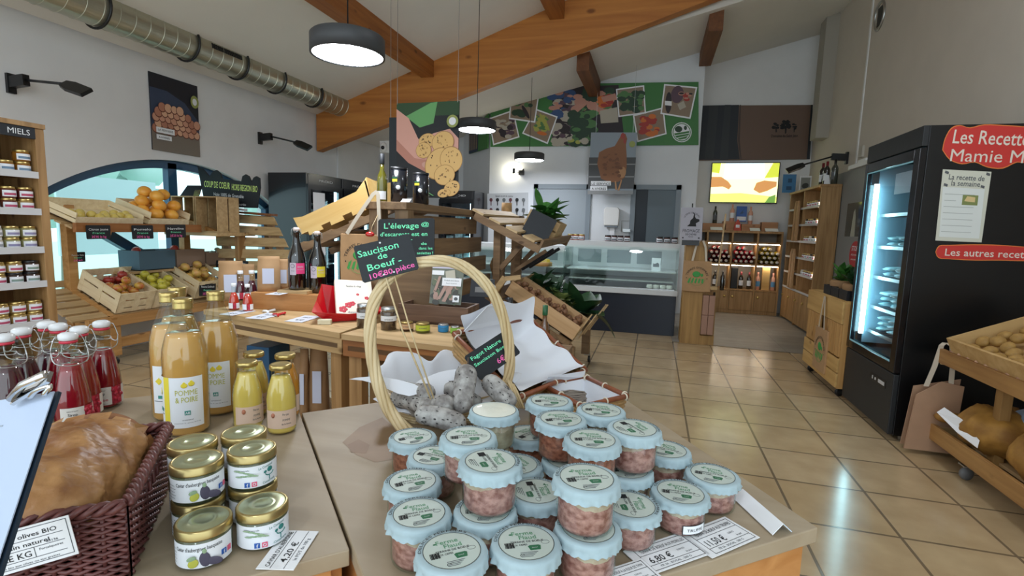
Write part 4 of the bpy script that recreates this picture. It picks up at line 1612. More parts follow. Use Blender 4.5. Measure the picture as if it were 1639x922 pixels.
def loafmesh(x0, x1, ry_, rz_, crumple, seed):
    g = random.Random(seed)
    b = B()
    n, m = 90, 64
    vs, fs = [], []
    ph = [g.uniform(0, 6.3) for _ in range(8)]
    for i in range(n + 1):
        f = i / n
        x = x0 + (x1 - x0) * f
        e = min(f, 1 - f) * 2
        env = (1 - (1 - min(1, e * 2.2)) ** 2.4) ** 0.5 if crumple == 0 else max(0.25, (1 - (1 - min(1, (f + 0.10) * 2)) ** 3))
        for k in range(m):
            a = 2 * PI * k / m
            c = crumple * (math.sin(5 * a + 40 * x + ph[0]) + math.sin(-3 * a + 63 * x + ph[1]) * 0.8 + 0.7 * math.sin(11 * a + 25 * x + ph[2]) + 0.6 * abs(math.sin(2 * a + 90 * x + ph[3])))
            wv = 0.003 * math.sin(60 * x + 2 * a + ph[4]) + (0.0035 * abs(math.sin(70 * x + 9 * a + ph[5])) + 0.003 * abs(math.sin(115 * x - 14 * a + ph[6])) + g.uniform(-0.0008, 0.0008) if crumple else 0)
            q = env + (c + wv) / ry_
            sq = 1.0
            vs.append((x, ry_ * q * math.cos(a), rz_ * q * math.sin(a)))
    for i in range(n):
        for k in range(m):
            k2 = (k + 1) % m
            fs.append((i * m + k, i * m + k2, (i + 1) * m + k2, (i + 1) * m + k))
    fs.append(tuple(range(m - 1, -1, -1)))
    fs.append(tuple(n * m + k for k in range(m)))
    b.add(vs, fs, 0, True, Ml)
    return b


loafmesh(-0.13, 0.172, 0.080, 0.066, 0, 1).build('loaf', M_CRUST, lt)
loafmesh(-0.17, 0.070, 0.087, 0.073, 0.0024, 2).build('kraft_wrap', M_KRAFT, lt)
b = B()
for k in range(7):
    a = 0.5 + k * 0.36
    x = 0.066
    p = [(x - 0.01, 0.092 * math.cos(a), 0.072 * math.sin(a)), (x - 0.01, 0.092 * math.cos(a + .36), 0.072 * math.sin(a + .36)), (x + 0.022 + 0.012 * (k % 2), 0.098 * math.cos(a + .3), 0.078 * math.sin(a + .3)), (x + 0.014, 0.099 * math.cos(a + .06), 0.079 * math.sin(a + .06))]
    b.add(p, [(0, 1, 2, 3)], 0, False, Ml)
b.build('paper_edge', M_KRAFT, lt)

# price card on the front of the basket
nf = Vector((l_.y, -l_.x, 0))
if nf.dot(Vector((0, -1, 0))) < 0:
    nf = -nf
pf = Pc + nf * 0.022 + Vector((0, 0, TZ))
cn = nf
c4 = [PP(-70, 944, pf, cn), PP(130, 885, pf, cn), PP(133, 822, pf, cn), PP(-60, 872, pf, cn)]
card('price_card', 'white printed card with olive bread name and LE KG price on the basket front', c4,
     [('box', 0.02, 0.08, 0.97, 0.95, 1), ('Fougasse aux olives BIO', 0.50, 0.74, 0.15, 0.76, 0), ('au levain naturel', 0.54, 0.53, 0.14, 0.52, 0), ('9,80 € LE KG', 0.38, 0.27, 0.20, 0.50, 0), ('line', 0.02, 0.68, 0.92, 0.68, 1),
      ('line', 0.02, 0.47, 0.92, 0.47, 1), ('83136', 0.82, 0.50, 0.08, 0.10, 1), ('Forcalqueiret', 0.80, 0.36, 0.08, 0.20, 1), ('line', 0.66, 0.22, 0.66, 0.47, 1), ('line', 0.02, 0.22, 0.92, 0.22, 1), ('Pain bio aux olives ou aux graines', 0.6, 0.11, 0.07, 0.5, 1)], None, None, 0.0016, 'price card')

# clipboard with a sheet, leaning at the left edge
cl = thing('clipboard', 'white sheet on a clipboard with metal clip at the left edge of the photo', 'clipboard')
q = [PD(88, 627, 0.58), PD(-52, 650, 0.60), PD(-160, 960, 0.47), PD(-30, 985, 0.44)]
b = B()
b.slab(q, -0.0012)
b.build('sheet', mat('blue_white_sheet', 'B4C2D8', 0.6), cl)
ax1 = (q[1] - q[0]).normalized()
nq = (q[1] - q[0]).cross(q[3] - q[0]).normalized()
if nq.dot(FWD) > 0:
    nq = -nq
b = B()
back = [p - nq * 0.003 + (p - (q[0] + q[2]) / 2) * 0.02 for p in q]
b.slab(back, 0.004 if nq.dot((q[1] - q[0]).cross(q[2] - q[0])) > 0 else -0.004)
b.build('board', mat('navy_board', '1C2C3C', 0.5), cl)
b = B()
c0 = PD(22, 640, 0.575)
c1 = PD(80, 603, 0.565)
b.beam(c0, c1, 0.014, 0.004, nq)
b.tube([c0 + nq * 0.003, c0.lerp(c1, 0.5) + nq * 0.010, c1 + nq * 0.006], 0.0045, 8)
b.build('clip_bar', M_CHROME, cl)
b = B()
c2, c3 = PD(48, 636, 0.572), PD(80, 618, 0.566)
b.tube(smooth([c2, c2.lerp(c3, 0.5) + nq * 0.004, c3, c3 - (c3 - c2) * 0.3 - UPV * 0.006]), 0.0030, 8)
b.build('clip_loop', M_CHROME, cl)
b = B()
for k in range(7):
    f = 0.16 + 0.10 * k
    o0 = q[0].lerp(q[3], f) + nq * 0.0016
    a0 = o0 + (q[1] - q[0]) * 0.45
    a1 = o0 + (q[1] - q[0]) * (0.70 + 0.1 * (k % 2))
    b.beam(a0, a1, 0.0018, 0.0003, nq)
b.build('printed_lines', mat('pale_grey_ink', '9AA4B0', 0.7), cl)
# ============================================================ shelf of small jars at the left edge
M_OAK = wood('oiled_shelf_wood', 'B48E5E', '8C683C', 'z', 0.7)
M_OAKD = wood('brown_shelf_back', '8A6238', '6E4A28', 'z', 0.7)
M_PAL = wood('pallet_wood', 'C9AA7C', 'A98A5C', 'x', 0.7)
M_PALY = wood('pallet_wood_along', 'C4A578', 'A4865A', 'y', 0.7)
M_PALD = wood('brown_stained_wood', '8C7050', '6C5238', 'x', 0.8)
M_PALDY = wood('brown_stained_wood_along', '8C7050', '6C5238', 'y', 0.8)
M_POPLAR = wood('poplar_crate_wood', 'F2E2BE', 'DEC89C', 'x', 0.7, 0.6, False)
M_RAIL = mat('pale_price_rail', 'C9CACB', 0.4)
SX = -3.30
sh = thing('jar_shelf', 'tall wooden shelf of small jars at the left photo edge, white price rails', 'shelf', T(SX, 2.09, 0))
# local: x depth (front at 0, back at -0.28), y along the front (0 = right end, negative = towards the viewer)
LZ = [1.587, 1.387, 1.177, 0.986, 0.764]
B().bx(-0.28, 0.0, -0.045, 0.0, 0, 1.86).build('side_panel', M_OAK, sh, 0.003)
B().bx(-0.28, 0.0, -0.90, -0.855, 0, 1.86).build('side_panel', M_OAK, sh, 0.003)
B().bx(-0.295, -0.28, -0.90, 0.0, 0.05, 1.86).build('back_panel', M_OAKD, sh)
b = B()
b.bx(-0.29, 0.012, -0.90, -0.0, 1.835, 1.86, 0)
b.bx(-0.012, 0.004, -0.855, -0.045, 1.775, 1.835, 1)
h = b.build('header', [M_OAK, M_SLATE], sh)
B().text('MIELS', 0.05, frame((0.005, -0.30, 1.787), (0, 1, 0), (0, 0, 1)), 0).text('MIELS', 0.042, frame((0.005, -0.12, 1.79), (0, 1, 0), (0, 0, 1)), 0).build('lettering', M_CHALKW, h)
for z in LZ + [0.55]:
    B().bx(-0.28, -0.005, -0.855, -0.045, z - 0.02, z).build('shelf_board', M_OAK, sh)
    B().bx(-0.005, 0.006, -0.855, -0.045, z - 0.024, z + 0.012).build('price_rail', M_RAIL, sh)


def mini_jar(lidm, fill, lab, r=0.037, h=0.062):
    t = thing('honey_jar', 'x', 'jar')
    B().lathe([(r * 0.9, 0.0), (r, 0.004), (r, h * 0.76), (r * 0.86, h * 0.82)], 18, 0, None, True, True).build('jar_body', fill, t)
    B().lathe([(r * 0.92, h * 0.80), (r * 0.94, h * 0.82), (r * 0.94, h * 0.97), (r * 0.88, h), (0, h)], 18, 0, None, True, False).build('lid', lidm, t)
    b = B()
    b.patch(r + 0.0005, -PI / 2 - 1.0, -PI / 2 + 1.0, h * 0.14, h * 0.66, 0, 8)
    b.patch(r + 0.0009, -PI / 2 - 0.8, -PI / 2 + 0.8, h * 0.24, h * 0.44, 1, 6)
    b.build('label', [M_LABEL, lab], t)
    return t


MJ = {
    0: mini_jar(M_GOLD, mat('amber_honey', '8A5A20', 0.2, coat=0.8), mat('blue_grey_print', '6C88A0', 0.6)),
    1: mini_jar(M_GOLD, mat('pale_preserve', '9C8250', 0.25, coat=0.8), mat('rose_print', 'B24A66', 0.6)),
    2: mini_jar(M_GOLD, mat('green_preserve', '8E8C60', 0.25, coat=0.8), mat('lilac_print', '8A86A8', 0.6)),
    3: mini_jar(mat('matt_white_lid', 'DADBD8', 0.4), mat('cream_preserve', 'B8AFA0', 0.3, coat=0.6), mat('grey_print', '9A9C9E', 0.6)),
    4: mini_jar(mat('black_lid', '1C1C1E', 0.35), mat('dark_preserve', '3A2824', 0.2, coat=0.8), mat('green_grey_print', '7E948A', 0.6)),
    5: mini_jar(M_GOLD, mat('dark_red_preserve', '5C2A24', 0.2, coat=0.8), mat('rose_print', 'B24A66', 0.6)),
}
DESC = {0: 'amber honey jar with gold lid and blue-grey label', 1: 'preserve jar with gold lid and rose label', 2: 'greenish preserve jar with gold lid and lilac label', 3: 'cream jar with white lid and grey label', 4: 'dark jar with black lid and green-grey label', 5: 'dark red preserve jar with gold lid and rose label'}
SHN = ['top shelf', 'second shelf', 'middle shelf', 'fourth shelf', 'lowest visible shelf']
LAY = [[(0, 0, 0), (0, 0, 0)], [(2, 5, 5), (2, 5, 1)], [(3, 2, 2), (3, 2, 2)], [(1, 1, 4), (1, 4, 4)], [(1, 1, 1), (1, 1, 1)]]
mused = set()


def put(key, M, label, group, db=MJ, us=mused):
    if key not in us:
        us.add(key)
        t = db[key]
        t.matrix_world = M
        t['label'] = label
        t['group'] = group
        return t
    return dup(db[key], M, label, group)


for si, rows in enumerate(LAY):
    for lv in (0, 1):
        kinds = rows[1 - lv]
        for k in (2, 1, 0, -1):
            if si == 0 and lv == 1 and k == 1:
                continue
            y = 2.09 - 0.088 - (2 - k) * 0.077 if len(kinds) == 3 else 2.09 - 0.088 - (2 - k) * 0.077
            key = kinds[max(0, min(k, len(kinds) - 1))]
            lab = f"{DESC[key].replace(' with', ',').replace(' and', ',')}, {['lower', 'upper'][lv]} row, {['third', 'second', 'first', 'fourth'][k]} from right, {SHN[si]}"
            put(key, T(SX - 0.05, y, LZ[si] + 0.0005 + lv * 0.0622) @ RZ(PI / 2), lab, 'small jars on the left-edge shelf')
put(2, T(SX - 0.16, 2.09 - 0.14, LZ[2] + 0.0005) @ RZ(PI / 2), 'lone greenish jar behind the white-lidded jars on the middle shelf', 'small jars on the left-edge shelf')
put(5, T(SX - 0.14, 2.09 - 0.15, LZ[4] + 0.0005) @ RZ(PI / 2), 'dark red jar behind the front jars on the lowest visible shelf', 'small jars on the left-edge shelf')

# ============================================================ crates and fruit
def crate(M, L, Wd, H, label, mats=None, style='slots', name='fruit_crate', group=None, th=0.008, lowfront=0.0):
    """open crate: x along the length (0..L), y across (0..Wd), z up"""
    m = mats or M_POPLAR
    t = thing(name, label, 'crate', M, group)
    B().bx(0, L, 0, Wd, 0, th).build('base', m, t)

    def side(y):
        b = B()
        if style == 'slots':
            b.bx(0, L, y, y + th, 0, H * 0.58).bx(0, L, y, y + th, H * 0.66, H)
            for f in (0.0, 0.47, 0.90):
                b.bx(L * f, L * f + L * 0.10, y - 0.002, y + th + 0.002, 0.001, H + 0.001)
        elif style == 'plain':
            b.bx(0, L, y, y + th, 0, H)
        else:
            b.bx(0, L, y, y + th, 0.0, H * 0.42).bx(0, L, y, y + th, H * 0.52, H)
        b.build('side_panel', m, t)

    side(0)
    side(Wd - th)

    def end(x, h):
        b = B()
        if style == 'slots':
            b.bx(x, x + th, th, Wd - th, 0, h * 0.20).bx(x, x + th, th, Wd - th, h * 0.27, h * 0.58).bx(x, x + th, th, Wd - th, h * 0.65, h)
            for f in (0.02, 0.42, 0.82):
                b.bx(x - 0.002, x + th + 0.002, Wd * f, Wd * f + Wd * 0.16, 0.001, h + 0.001)
        else:
            b.bx(x, x + th, th, Wd - th, 0, h)
        b.build('end_panel', m, t)

    end(0, H)
    end(L - th, H - lowfront)
    return t


def fruit(name, cat, c1, c2, r, squash=0.92, stem=True, bump=0.0, rough=0.35):
    t = thing(name, 'x', cat)
    b = B()
    prof = []
    for i in range(11):
        a = PI * i / 10
        rr = r * math.sin(a) * (1 + 0.06 * math.sin(a))
        z = -r * squash * math.cos(a)
        if i == 10 and stem:
            z -= r * 0.22
        if i == 0 and stem:
            z += r * 0.12
        prof.append((max(rr, 0.0), z))
    b.lathe(prof, 18, 0, None, True, False)
    b.build('fruit_body', mat(name + '_skin', c1, rough, col2=c2, scale=14, bump=bump, coat=0.2), t)
    if stem:
        B().tube([(0, 0, r * 0.62), (0.002, 0, r * 0.95), (0.006, 0.001, r * 1.12)], r * 0.05, 5).build('stem', mat('brown_stem', '4E3A26', 0.8), t)
    return t


FR = {
    'ya': fruit('yellow_apple', 'apple', 'D8CC4A', 'B8B03A', 0.040),
    'ra': fruit('red_apple', 'apple', 'B8402E', '8E2A22', 0.040),
    'ba': fruit('bicolour_apple', 'apple', 'D2B048', 'B85030', 0.040),
    'pe': fruit('pink_yellow_apple', 'apple', 'DCC060', 'D8A060', 0.045),
    'or': fruit('orange', 'orange', 'F2B44A', 'E89C34', 0.060, 0.95, False, 0.15, 0.45),
    'le': fruit('lemon', 'lemon', 'DCC870', 'D0B450', 0.036, 1.1, False, 0.1, 0.45),
    'wn': fruit('walnut', 'walnut', '9C6E4A', '6E4A30', 0.021, 1.08, False, 0.9, 0.7),
    'gr': fruit('garlic_bulb', 'garlic', 'B8B8A8', '8E8E86', 0.030, 0.8, True, 0.3, 0.7),
}
fused = set()


def fill(crateM, spots, group, z0=0.0):
    for (k, x, y, z, label) in spots:
        M = crateM @ T(x, y, z + z0) @ RZ(rnd.uniform(0, 6)) @ RX(rnd.uniform(-0.5, 0.5))
        put(k, M, label, group, FR, fused)


# fruit stand along the left wall, front towards the aisle
M_STAND = wood('fruit_stand_wood', 'C8985E', 'A6763E', 'y', 0.6)
fs = thing('fruit_stand', 'wooden fruit stand with two sloping shelves beneath the arched window', 'display stand', T(-4.75, 3.3, 0))
for y in (0.14, 1.35):
    B().bx(-0.05, 0.045, y - 0.045, y + 0.045, 0.09, 0.47).build('leg', M_STAND, fs, 0.003)
    B().bx(-0.51, -0.43, y - 0.04, y + 0.04, 0.09, 1.46).build('rear_post', M_STAND, fs, 0.003)
    b = B()
    b.beam((0.05, y - 0.02, 0.41), (-0.50, y - 0.02, 0.66), 0.05, 0.09, (0, 0, 1))
    b.build('shelf_bearer', M_STAND, fs)
    b = B()
    b.beam((0.05, y - 0.02, 1.20), (-0.50, y - 0.02, 1.37), 0.05, 0.06, (0, 0, 1))
    b.build('shelf_bearer', M_STAND, fs)
B().bx(0.01, 0.06, -0.10, 1.42, 0.37, 0.46).build('front_rail', M_STAND, fs, 0.003)
B().bx(-0.02, 0.03, 0.0, 1.42, 0.16, 0.25).build('lower_rail', M_STAND, fs, 0.003)
B().bx(0.01, 0.05, -0.14, 1.10, 1.225, 1.305).build('upper_front_board', wood('reddish_board', 'A86E38', '84501F', 'y', 0.6), fs, 0.003)
B().beam((0.03, 0.14, 0.30), (-0.50, 0.14, 0.34), 0.05, 0.08).build('side_rail', M_STAND, fs)
for k in range(5):
    x = -0.02 - 0.105 * k
    z = 0.455 + (0.66 - 0.41) / 0.55 * (0.05 - x) * 1.0
    M = T(x, 0, z - 0.012) @ RY(math.atan2(0.25, 0.55))
    B().bx(-0.042, 0.042, -0.20, 1.42, -0.009, 0.009, 0, M).build('shelf_slat', M_PALY, fs)
for k in range(4):
    x = -0.04 - 0.12 * k
    z = 1.255 + 0.17 / 0.55 * (0.05 - x)
    M = T(x, 0, z - 0.012) @ RY(math.atan2(0.17, 0.55))
    B().bx(-0.042, 0.042, -0.14, 1.10, -0.008, 0.008, 0, M).build('upper_slat', M_PALY, fs)
B().bx(-0.53, -0.51, -0.15, 1.14, 1.40, 1.47).build('upper_back_board', M_PALY, fs)
B().bx(-0.53, -0.51, -0.15, 1.42, 0.70, 0.76).build('lower_back_board', M_PALY, fs)
for y in (0.14, 1.35):
    w_ = B()
    w_.bx(-0.03, 0.03, y - 0.03, y + 0.03, 0.075, 0.09)
    w_.tube([(0, y, 0.08), (0.0, y, 0.05)], 0.008, 6)
    c_ = w_.build('caster', M_STEEL, fs)
    B().lathe([(0.0, -0.012), (0.034, -0.011), (0.036, 0.0), (0.034, 0.011), (0.0, 0.012)], 20, 0, T(0.01, y, 0.037) @ RY(PI / 2) @ RX(0.5), True, False).build('wheel', M_DARK, c_)


def shelf_frame(y, z_front, ang, lift=0.012):
    """frame on the sloping shelf: x from back (high) to front (low), y along the wall, z off the shelf"""
    d = Vector((math.cos(ang), 0, -math.sin(ang)))
    o = Vector((-4.735, y, z_front)) - d * 0.50
    return frame(o + Vector((math.sin(ang), 0, math.cos(ang))) * lift, d, Vector((0, 1, 0)))


aL, aU = math.atan2(0.25, 0.55), math.atan2(0.17, 0.55)
C1 = shelf_frame(3.46, 0.468, aL)
crate(C1, 0.50, 0.345, 0.20, 'pale wooden fruit crate of red and yellow apples, front left on the stand', group='poplar crates on the fruit stand')
C2 = shelf_frame(3.815, 0.468, aL)
crate(C2, 0.50, 0.345, 0.20, 'pale wooden fruit crate of yellow apples, beside the red apple crate', group='poplar crates on the fruit stand')
C3 = shelf_frame(4.30, 0.50, aL)
crate(C3, 0.50, 0.42, 0.20, 'pale wooden crate with large pink-yellow apples and a slate tag, right end of the stand', group='poplar crates on the fruit stand')
g = random.Random(8)


def heap(keys, L, Wd, n, r, zb, label, slope=0.0, x0=0.05, lay2=0.4):
    out, px = [], []
    tries = 0
    while len(out) < n and tries < 4000:
        tries += 1
        x, y = g.uniform(x0 + r, L - r - 0.012), g.uniform(r + 0.012, Wd - r - 0.012)
        z = zb + r
        if all(math.hypot(x - a, y - b_) > 1.9 * r for a, b_, c in px):
            px.append((x, y, z))
            k = g.choice(keys) if isinstance(keys, list) else keys(x, y)
            out.append((k, x, y, z, label(k)))
        elif tries > 1500:
            near = [c for a, b_, c in px if math.hypot(x - a, y - b_) <= 1.9 * r]
            z2 = max(near) + 1.35 * r
            if z2 < zb + 4.2 * r and sum(1 for c in px if abs(c[2] - z2) < r and math.hypot(x - c[0], y - c[1]) < 2 * r) == 0:
                px.append((x, y, z2))
                k = g.choice(keys) if isinstance(keys, list) else keys(x, y)
                out.append((k, x, y, z2, label(k)))
    return out


fill(C1, heap(lambda x, y: 'ra' if x < 0.24 else 'ba', 0.5, 0.345, 26, 0.040, 0.05, lambda k: {'ra': 'red apple in the front left crate of the fruit stand', 'ba': 'yellow-red apple in the front left crate of the fruit stand'}[k], x0=0.02), 'apples in the front left crate')
fill(C2, heap(['ya'], 0.5, 0.345, 24, 0.040, 0.05, lambda k: 'yellow apple in the second crate of the fruit stand', x0=0.02), 'yellow apples in the second crate')
fill(C3, heap(['pe'], 0.5, 0.42, 22, 0.045, 0.05, lambda k: 'large pale yellow-pink apple in the right crate of the fruit stand', x0=0.02), 'large apples in the right crate')
C4 = shelf_frame(3.20, 1.268, aU)
crate(C4, 0.46, 0.60, 0.10, 'low pale wooden tray of lemons on the upper left of the fruit stand', style='open', group='upper trays of the fruit stand', lowfront=0.035)
fill(C4, heap(['le'], 0.46, 0.60, 12, 0.036, 0.012, lambda k: 'pale lemon in the low tray on the upper shelf', x0=0.24), 'lemons in the upper tray')
C5 = shelf_frame(3.86, 1.268, aU)
crate(C5, 0.46, 0.44, 0.13, 'pale wooden crate heaped with oranges on the upper shelf', style='open', group='upper trays of the fruit stand', lowfront=0.06)
fill(C5, heap(['or'], 0.46, 0.44, 15, 0.060, 0.03, lambda k: 'orange in the heaped crate on the upper shelf of the stand', x0=0.02), 'oranges in the upper crate')
# slate price tags hanging on the upper board
M_TAGS = [M_CHALKW, M_CHALKP, M_CHALKG]


def tagslate(cs, lines, label, grp='small slate price tags on the fruit stand'):
    return slate('slate_price_tag', label, cs, lines, grp, False, 0.003, M_TAGS, 'price tag')[0]


def hangtag(u0, u1, v0, v1, X, lab, l1='Pomme', l2='2€90'):
    cs = [PX(u0, v1, X), PX(u1, v1 - 1, X), PX(u1, v0 - 1, X), PX(u0, v0, X)]
    return tagslate(cs, [(l1, 0.5, 0.62, 0.22, 0.8, 0, 0), ('France', 0.5, 0.38, 0.16, 0.5, 2, 0), (l2, 0.5, 0.08, 0.24, 0.6, 1, 0)], lab)


hangtag(139, 178, 361, 383, -4.69, 'slate price tag hanging under the lemon tray on the upper board', 'Citron jaune', '3€90 le kg')
hangtag(212, 246, 361, 383, -4.69, 'slate price tag hanging between the lemon tray and the oranges', 'Pomelo', '2€90 le kg')
hangtag(266, 298, 360, 381, -4.69, 'slate price tag hanging under the oranges on the upper board', 'Navelina', '2€50 le kg')
hangtag(319, 345, 453, 474, -4.66, 'slate price tag on the front of the right-hand apple crate', 'Pomme Goldrush', '2€80 le kg')
hangtag(113, 137, 404, 420, -5.18, 'small slate price tag standing against the window above the front left crate', 'Pomme Gala', '2€60')
# back row: cardboard crates on a plank
pl = tag(B().bx(-5.27, -4.98, 3.75, 5.3, 0.80, 0.825).build('plank_shelf', M_PALY, None, 0.002), 'narrow plank shelf behind the apple crates, below the window', 'shelf')
M_CARD = mat('grey_brown_cardboard', '8C7766', 0.8)
M_CARDB = mat('blue_printed_cardboard', '4C6878', 0.7)
Cb = T(-5.27, 3.92, 0.826)
crate(Cb, 0.28, 0.40, 0.20, 'printed blue-grey cardboard crate with red apples behind the yellow apple crate', M_CARDB, 'plain', 'cardboard_crate')
fill(Cb, heap(['ra'], 0.28, 0.40, 12, 0.040, 0.05, lambda k: 'red apple in the blue cardboard crate', x0=0.0), 'red apples in the blue cardboard crate')
Cc = T(-5.27, 4.34, 0.826)
crate(Cc, 0.28, 0.36, 0.20, 'brown cardboard crate of dark red apples beside the garlic', M_CARD, 'plain', 'cardboard_crate')
fill(Cc, heap(['ra'], 0.28, 0.36, 12, 0.040, 0.06, lambda k: 'dark red apple in the brown cardboard crate', x0=0.0), 'red apples in the brown cardboard crate')
Cd = T(-5.27, 4.72, 0.826)
crate(Cd, 0.28, 0.40, 0.15, 'grey crate of pale garlic bulbs at the right end of the plank shelf', M_CARD, 'plain', 'cardboard_crate')
fill(Cd, heap(['gr'], 0.28, 0.40, 24, 0.030, 0.07, lambda k: 'garlic bulb in the grey crate', x0=0.0), 'garlic bulbs in the grey crate')

# two empty crates standing on their sides, openings forward
for i, (x0, x1, lab) in enumerate(((-5.22, -4.90, 'empty wooden crate on its side, left of the pair beside the oranges'), (-4.885, -4.585, 'empty wooden crate on its side, right of the pair beside the oranges'))):
    t = thing('wooden_crate', lab, 'crate', T(x0, 4.50, 1.225), 'empty crates on their sides')
    w = x1 - x0
    b = B()
    for k in range(3):
        B().bx(w * k / 3 + 0.004, w * (k + 1) / 3 - 0.006, 0.30, 0.31, 0.0, 0.39).build('back_slat', M_PALD, t)
    for nm, a in (('side_board', (0, 0.012)), ('side_board', (w - 0.012, w))):
        b = B()
        b.bx(a[0], a[1], 0, 0.14, 0, 0.39).bx(a[0], a[1], 0.165, 0.30, 0, 0.39)
        b.build(nm, M_PAL, t)
    B().bx(0.012, w - 0.012, 0, 0.30, 0, 0.012).build('bottom_board', M_PAL, t)
    B().bx(0.012, w - 0.012, 0, 0.30, 0.378, 0.39).build('top_board', M_PAL, t)
tag(B().bx(-5.28, -4.55, 4.45, 5.0, 1.185, 1.2245).build('plank_shelf', M_PAL, None, 0.002), 'thick plank under the two empty crates beside the oranges', 'shelf')
# support posts of that plank
tag(B().bx(-4.66, -4.60, 4.80, 4.90, 0, 1.1845).build('wooden_post', M_OAK, None, 0.002), 'wooden post holding up the plank with the empty crates', 'post')
tl = [PY(268, 296, 4.62), PY(300, 312, 4.62), PY(309, 312, 4.66), PY(290, 298, 4.66)]
fl = thing('leaflet', 'dark leaflet leaning on top of the empty wooden crates', 'leaflet', T(-5.0, 4.6, 1.6155))
B().slab([(-0.17, -0.03, 0.0), (0.10, -0.03, 0.0), (0.02, 0.10, 0.13), (-0.20, 0.10, 0.13)], 0.004).build('card', M_SLATE, fl)
B().slab([(0.02, -0.031, 0.004), (0.10, -0.031, 0.004), (0.05, 0.04, 0.075), (-0.03, 0.04, 0.075)], -0.0006).build('picture', mat('green_brown_print', '7E8A50', 0.6, col2='4E4438', scale=20), fl)

# slatted sloping display behind, with the crown shaped chalkboard
pb = thing('slatted_display', 'sloping slatted pallet display below the crown-shaped chalkboard', 'display stand', T(-4.5, 4.9, 0))
TLq, TRq, BRq, BLq = PY(342, 338, 5.03), PY(437, 346, 4.98), PY(480, 436, 4.62), PY(350, 436, 4.84)
off = Vector((-4.5, 4.9, 0))
for k in range(5):
    f0, f1 = k / 5 + 0.015, (k + 1) / 5 - 0.035
    a, b_ = TLq.lerp(BLq, f0) - off, TRq.lerp(BRq, f0) - off
    c, d = TRq.lerp(BRq, f1) - off, TLq.lerp(BLq, f1) - off
    B().slab([d, c, b_, a], 0.018).build('slat', M_PAL, pb)
for f in (0.12, 0.86):
    p0, p1 = TLq.lerp(TRq, f) - off, BLq.lerp(BRq, f) - off
    n = (TRq - TLq).cross(BLq - TLq).normalized()
    if n.y < 0:
        n = -n
    B().beam(p0 + n * 0.045, p1 + n * 0.045, 0.06, 0.05, n).build('bearer', M_PALD, pb)
    B().beam(p0 + n * 0.05, Vector((p0.x, p0.y + 0.02, 0)) + n * 0.05, 0.06, 0.06, (0, 1, 0)).build('rear_leg', M_PALD, pb)
    B().beam(p1 + n * 0.05, Vector((p1.x, p1.y, 0)) + n * 0.05, 0.06, 0.06, (0, 1, 0)).build('front_leg', M_PALD, pb)
B().beam(TLq - off + Vector((-0.02, 0, 0.012)), TRq - off + Vector((0.02, 0, 0.012)), 0.10, 0.025).build('top_board', wood('reddish_top_board', '8A5A38', '6A3E22', 'x', 0.6), pb)
for i, (u, v) in enumerate(((388, 396), (433, 398), (352, 401))):
    o = TLq.lerp(BLq, 0.93).lerp(TRq.lerp(BRq, 0.93), (u - 346) / 134.0)
    r0 = (TRq - TLq).normalized()
    nrm = (TRq - TLq).cross(TLq - BLq).normalized()
    if nrm.y > 0:
        nrm = -nrm
    upd = (TLq - BLq).normalized()
    o = o + nrm * 0.012
    tagslate([o - r0 * 0.09, o + r0 * 0.09, o + r0 * 0.09 + upd * 0.085, o - r0 * 0.09 + upd * 0.085], [('Noix', 0.5, 0.55, 0.26, 0.6, 0, 0), ('4€50', 0.5, 0.15, 0.3, 0.5, 1, 0)],
             ['slate tag in the middle of the lowest slat of the sloping display', 'slate tag at the right of the lowest slat of the sloping display', 'slate tag at the left of the lowest slat of the sloping display'][i])
cb = [(328, 328), (320, 288), (316, 266), (324, 270), (335, 283), (340, 275), (346, 272), (352, 277), (355, 286), (386, 290), (388, 282), (393, 279), (398, 282), (402, 291), (406, 284), (410, 282), (415, 285), (416, 300), (411, 333), (344, 331)]
p3 = [PY(u, v, 4.90) for u, v in cb]
ob = p3[0]
xs = [(p.x - ob.x, p.z - ob.z) for p in p3]
t = thing('chalkboard', 'black crown-shaped chalkboard reading COUP DE COEUR above the slatted display', 'chalkboard', frame(ob, (1, 0, 0), (0, 0, 1)))
b = B()
b.prism(xs, 0.02, 0, None, -0.02)
b.build('board', M_SLATE, t)
b = B()
M_LIMEC = mat('lime_chalk', 'DAF48A', 0.7)


def onb(u, v):
    p = PY(u, v, 4.90)
    return p.x - ob.x, p.z - ob.z


for s, u0, u1, v, hh, ink in (('COUP DE COEUR', 327, 368, 299, 0.105, 0), ('HORS REGION BIO', 371, 412, 304, 0.10, 0), ('Noix 100% de Grenoble', 342, 390, 313, 0.055, 1), ('#HautesAlpes terroirbio', 355, 394, 326, 0.035, 1)):
    x0, y0 = onb(u0, v)
    x1, y1 = onb(u1, v + (u1 - u0) * 0.09)
    b.text(s, hh, T((x0 + x1) / 2, (y0 + y1) / 2, 0.001) @ RZ(math.atan2(y1 - y0, x1 - x0)), ink, math.hypot(x1 - x0, y1 - y0))
b.build('chalk_writing', [M_LIMEC, M_CHALKW], t)
B().beam((0.10, -0.02, 0.02), (0.62, -0.05, 0.02), 0.03, 0.02, (0, 0, 1)).build('chalk_ledge', M_RAIL, t)
# ============================================================ two low tables behind, their goods
BT = 0.82


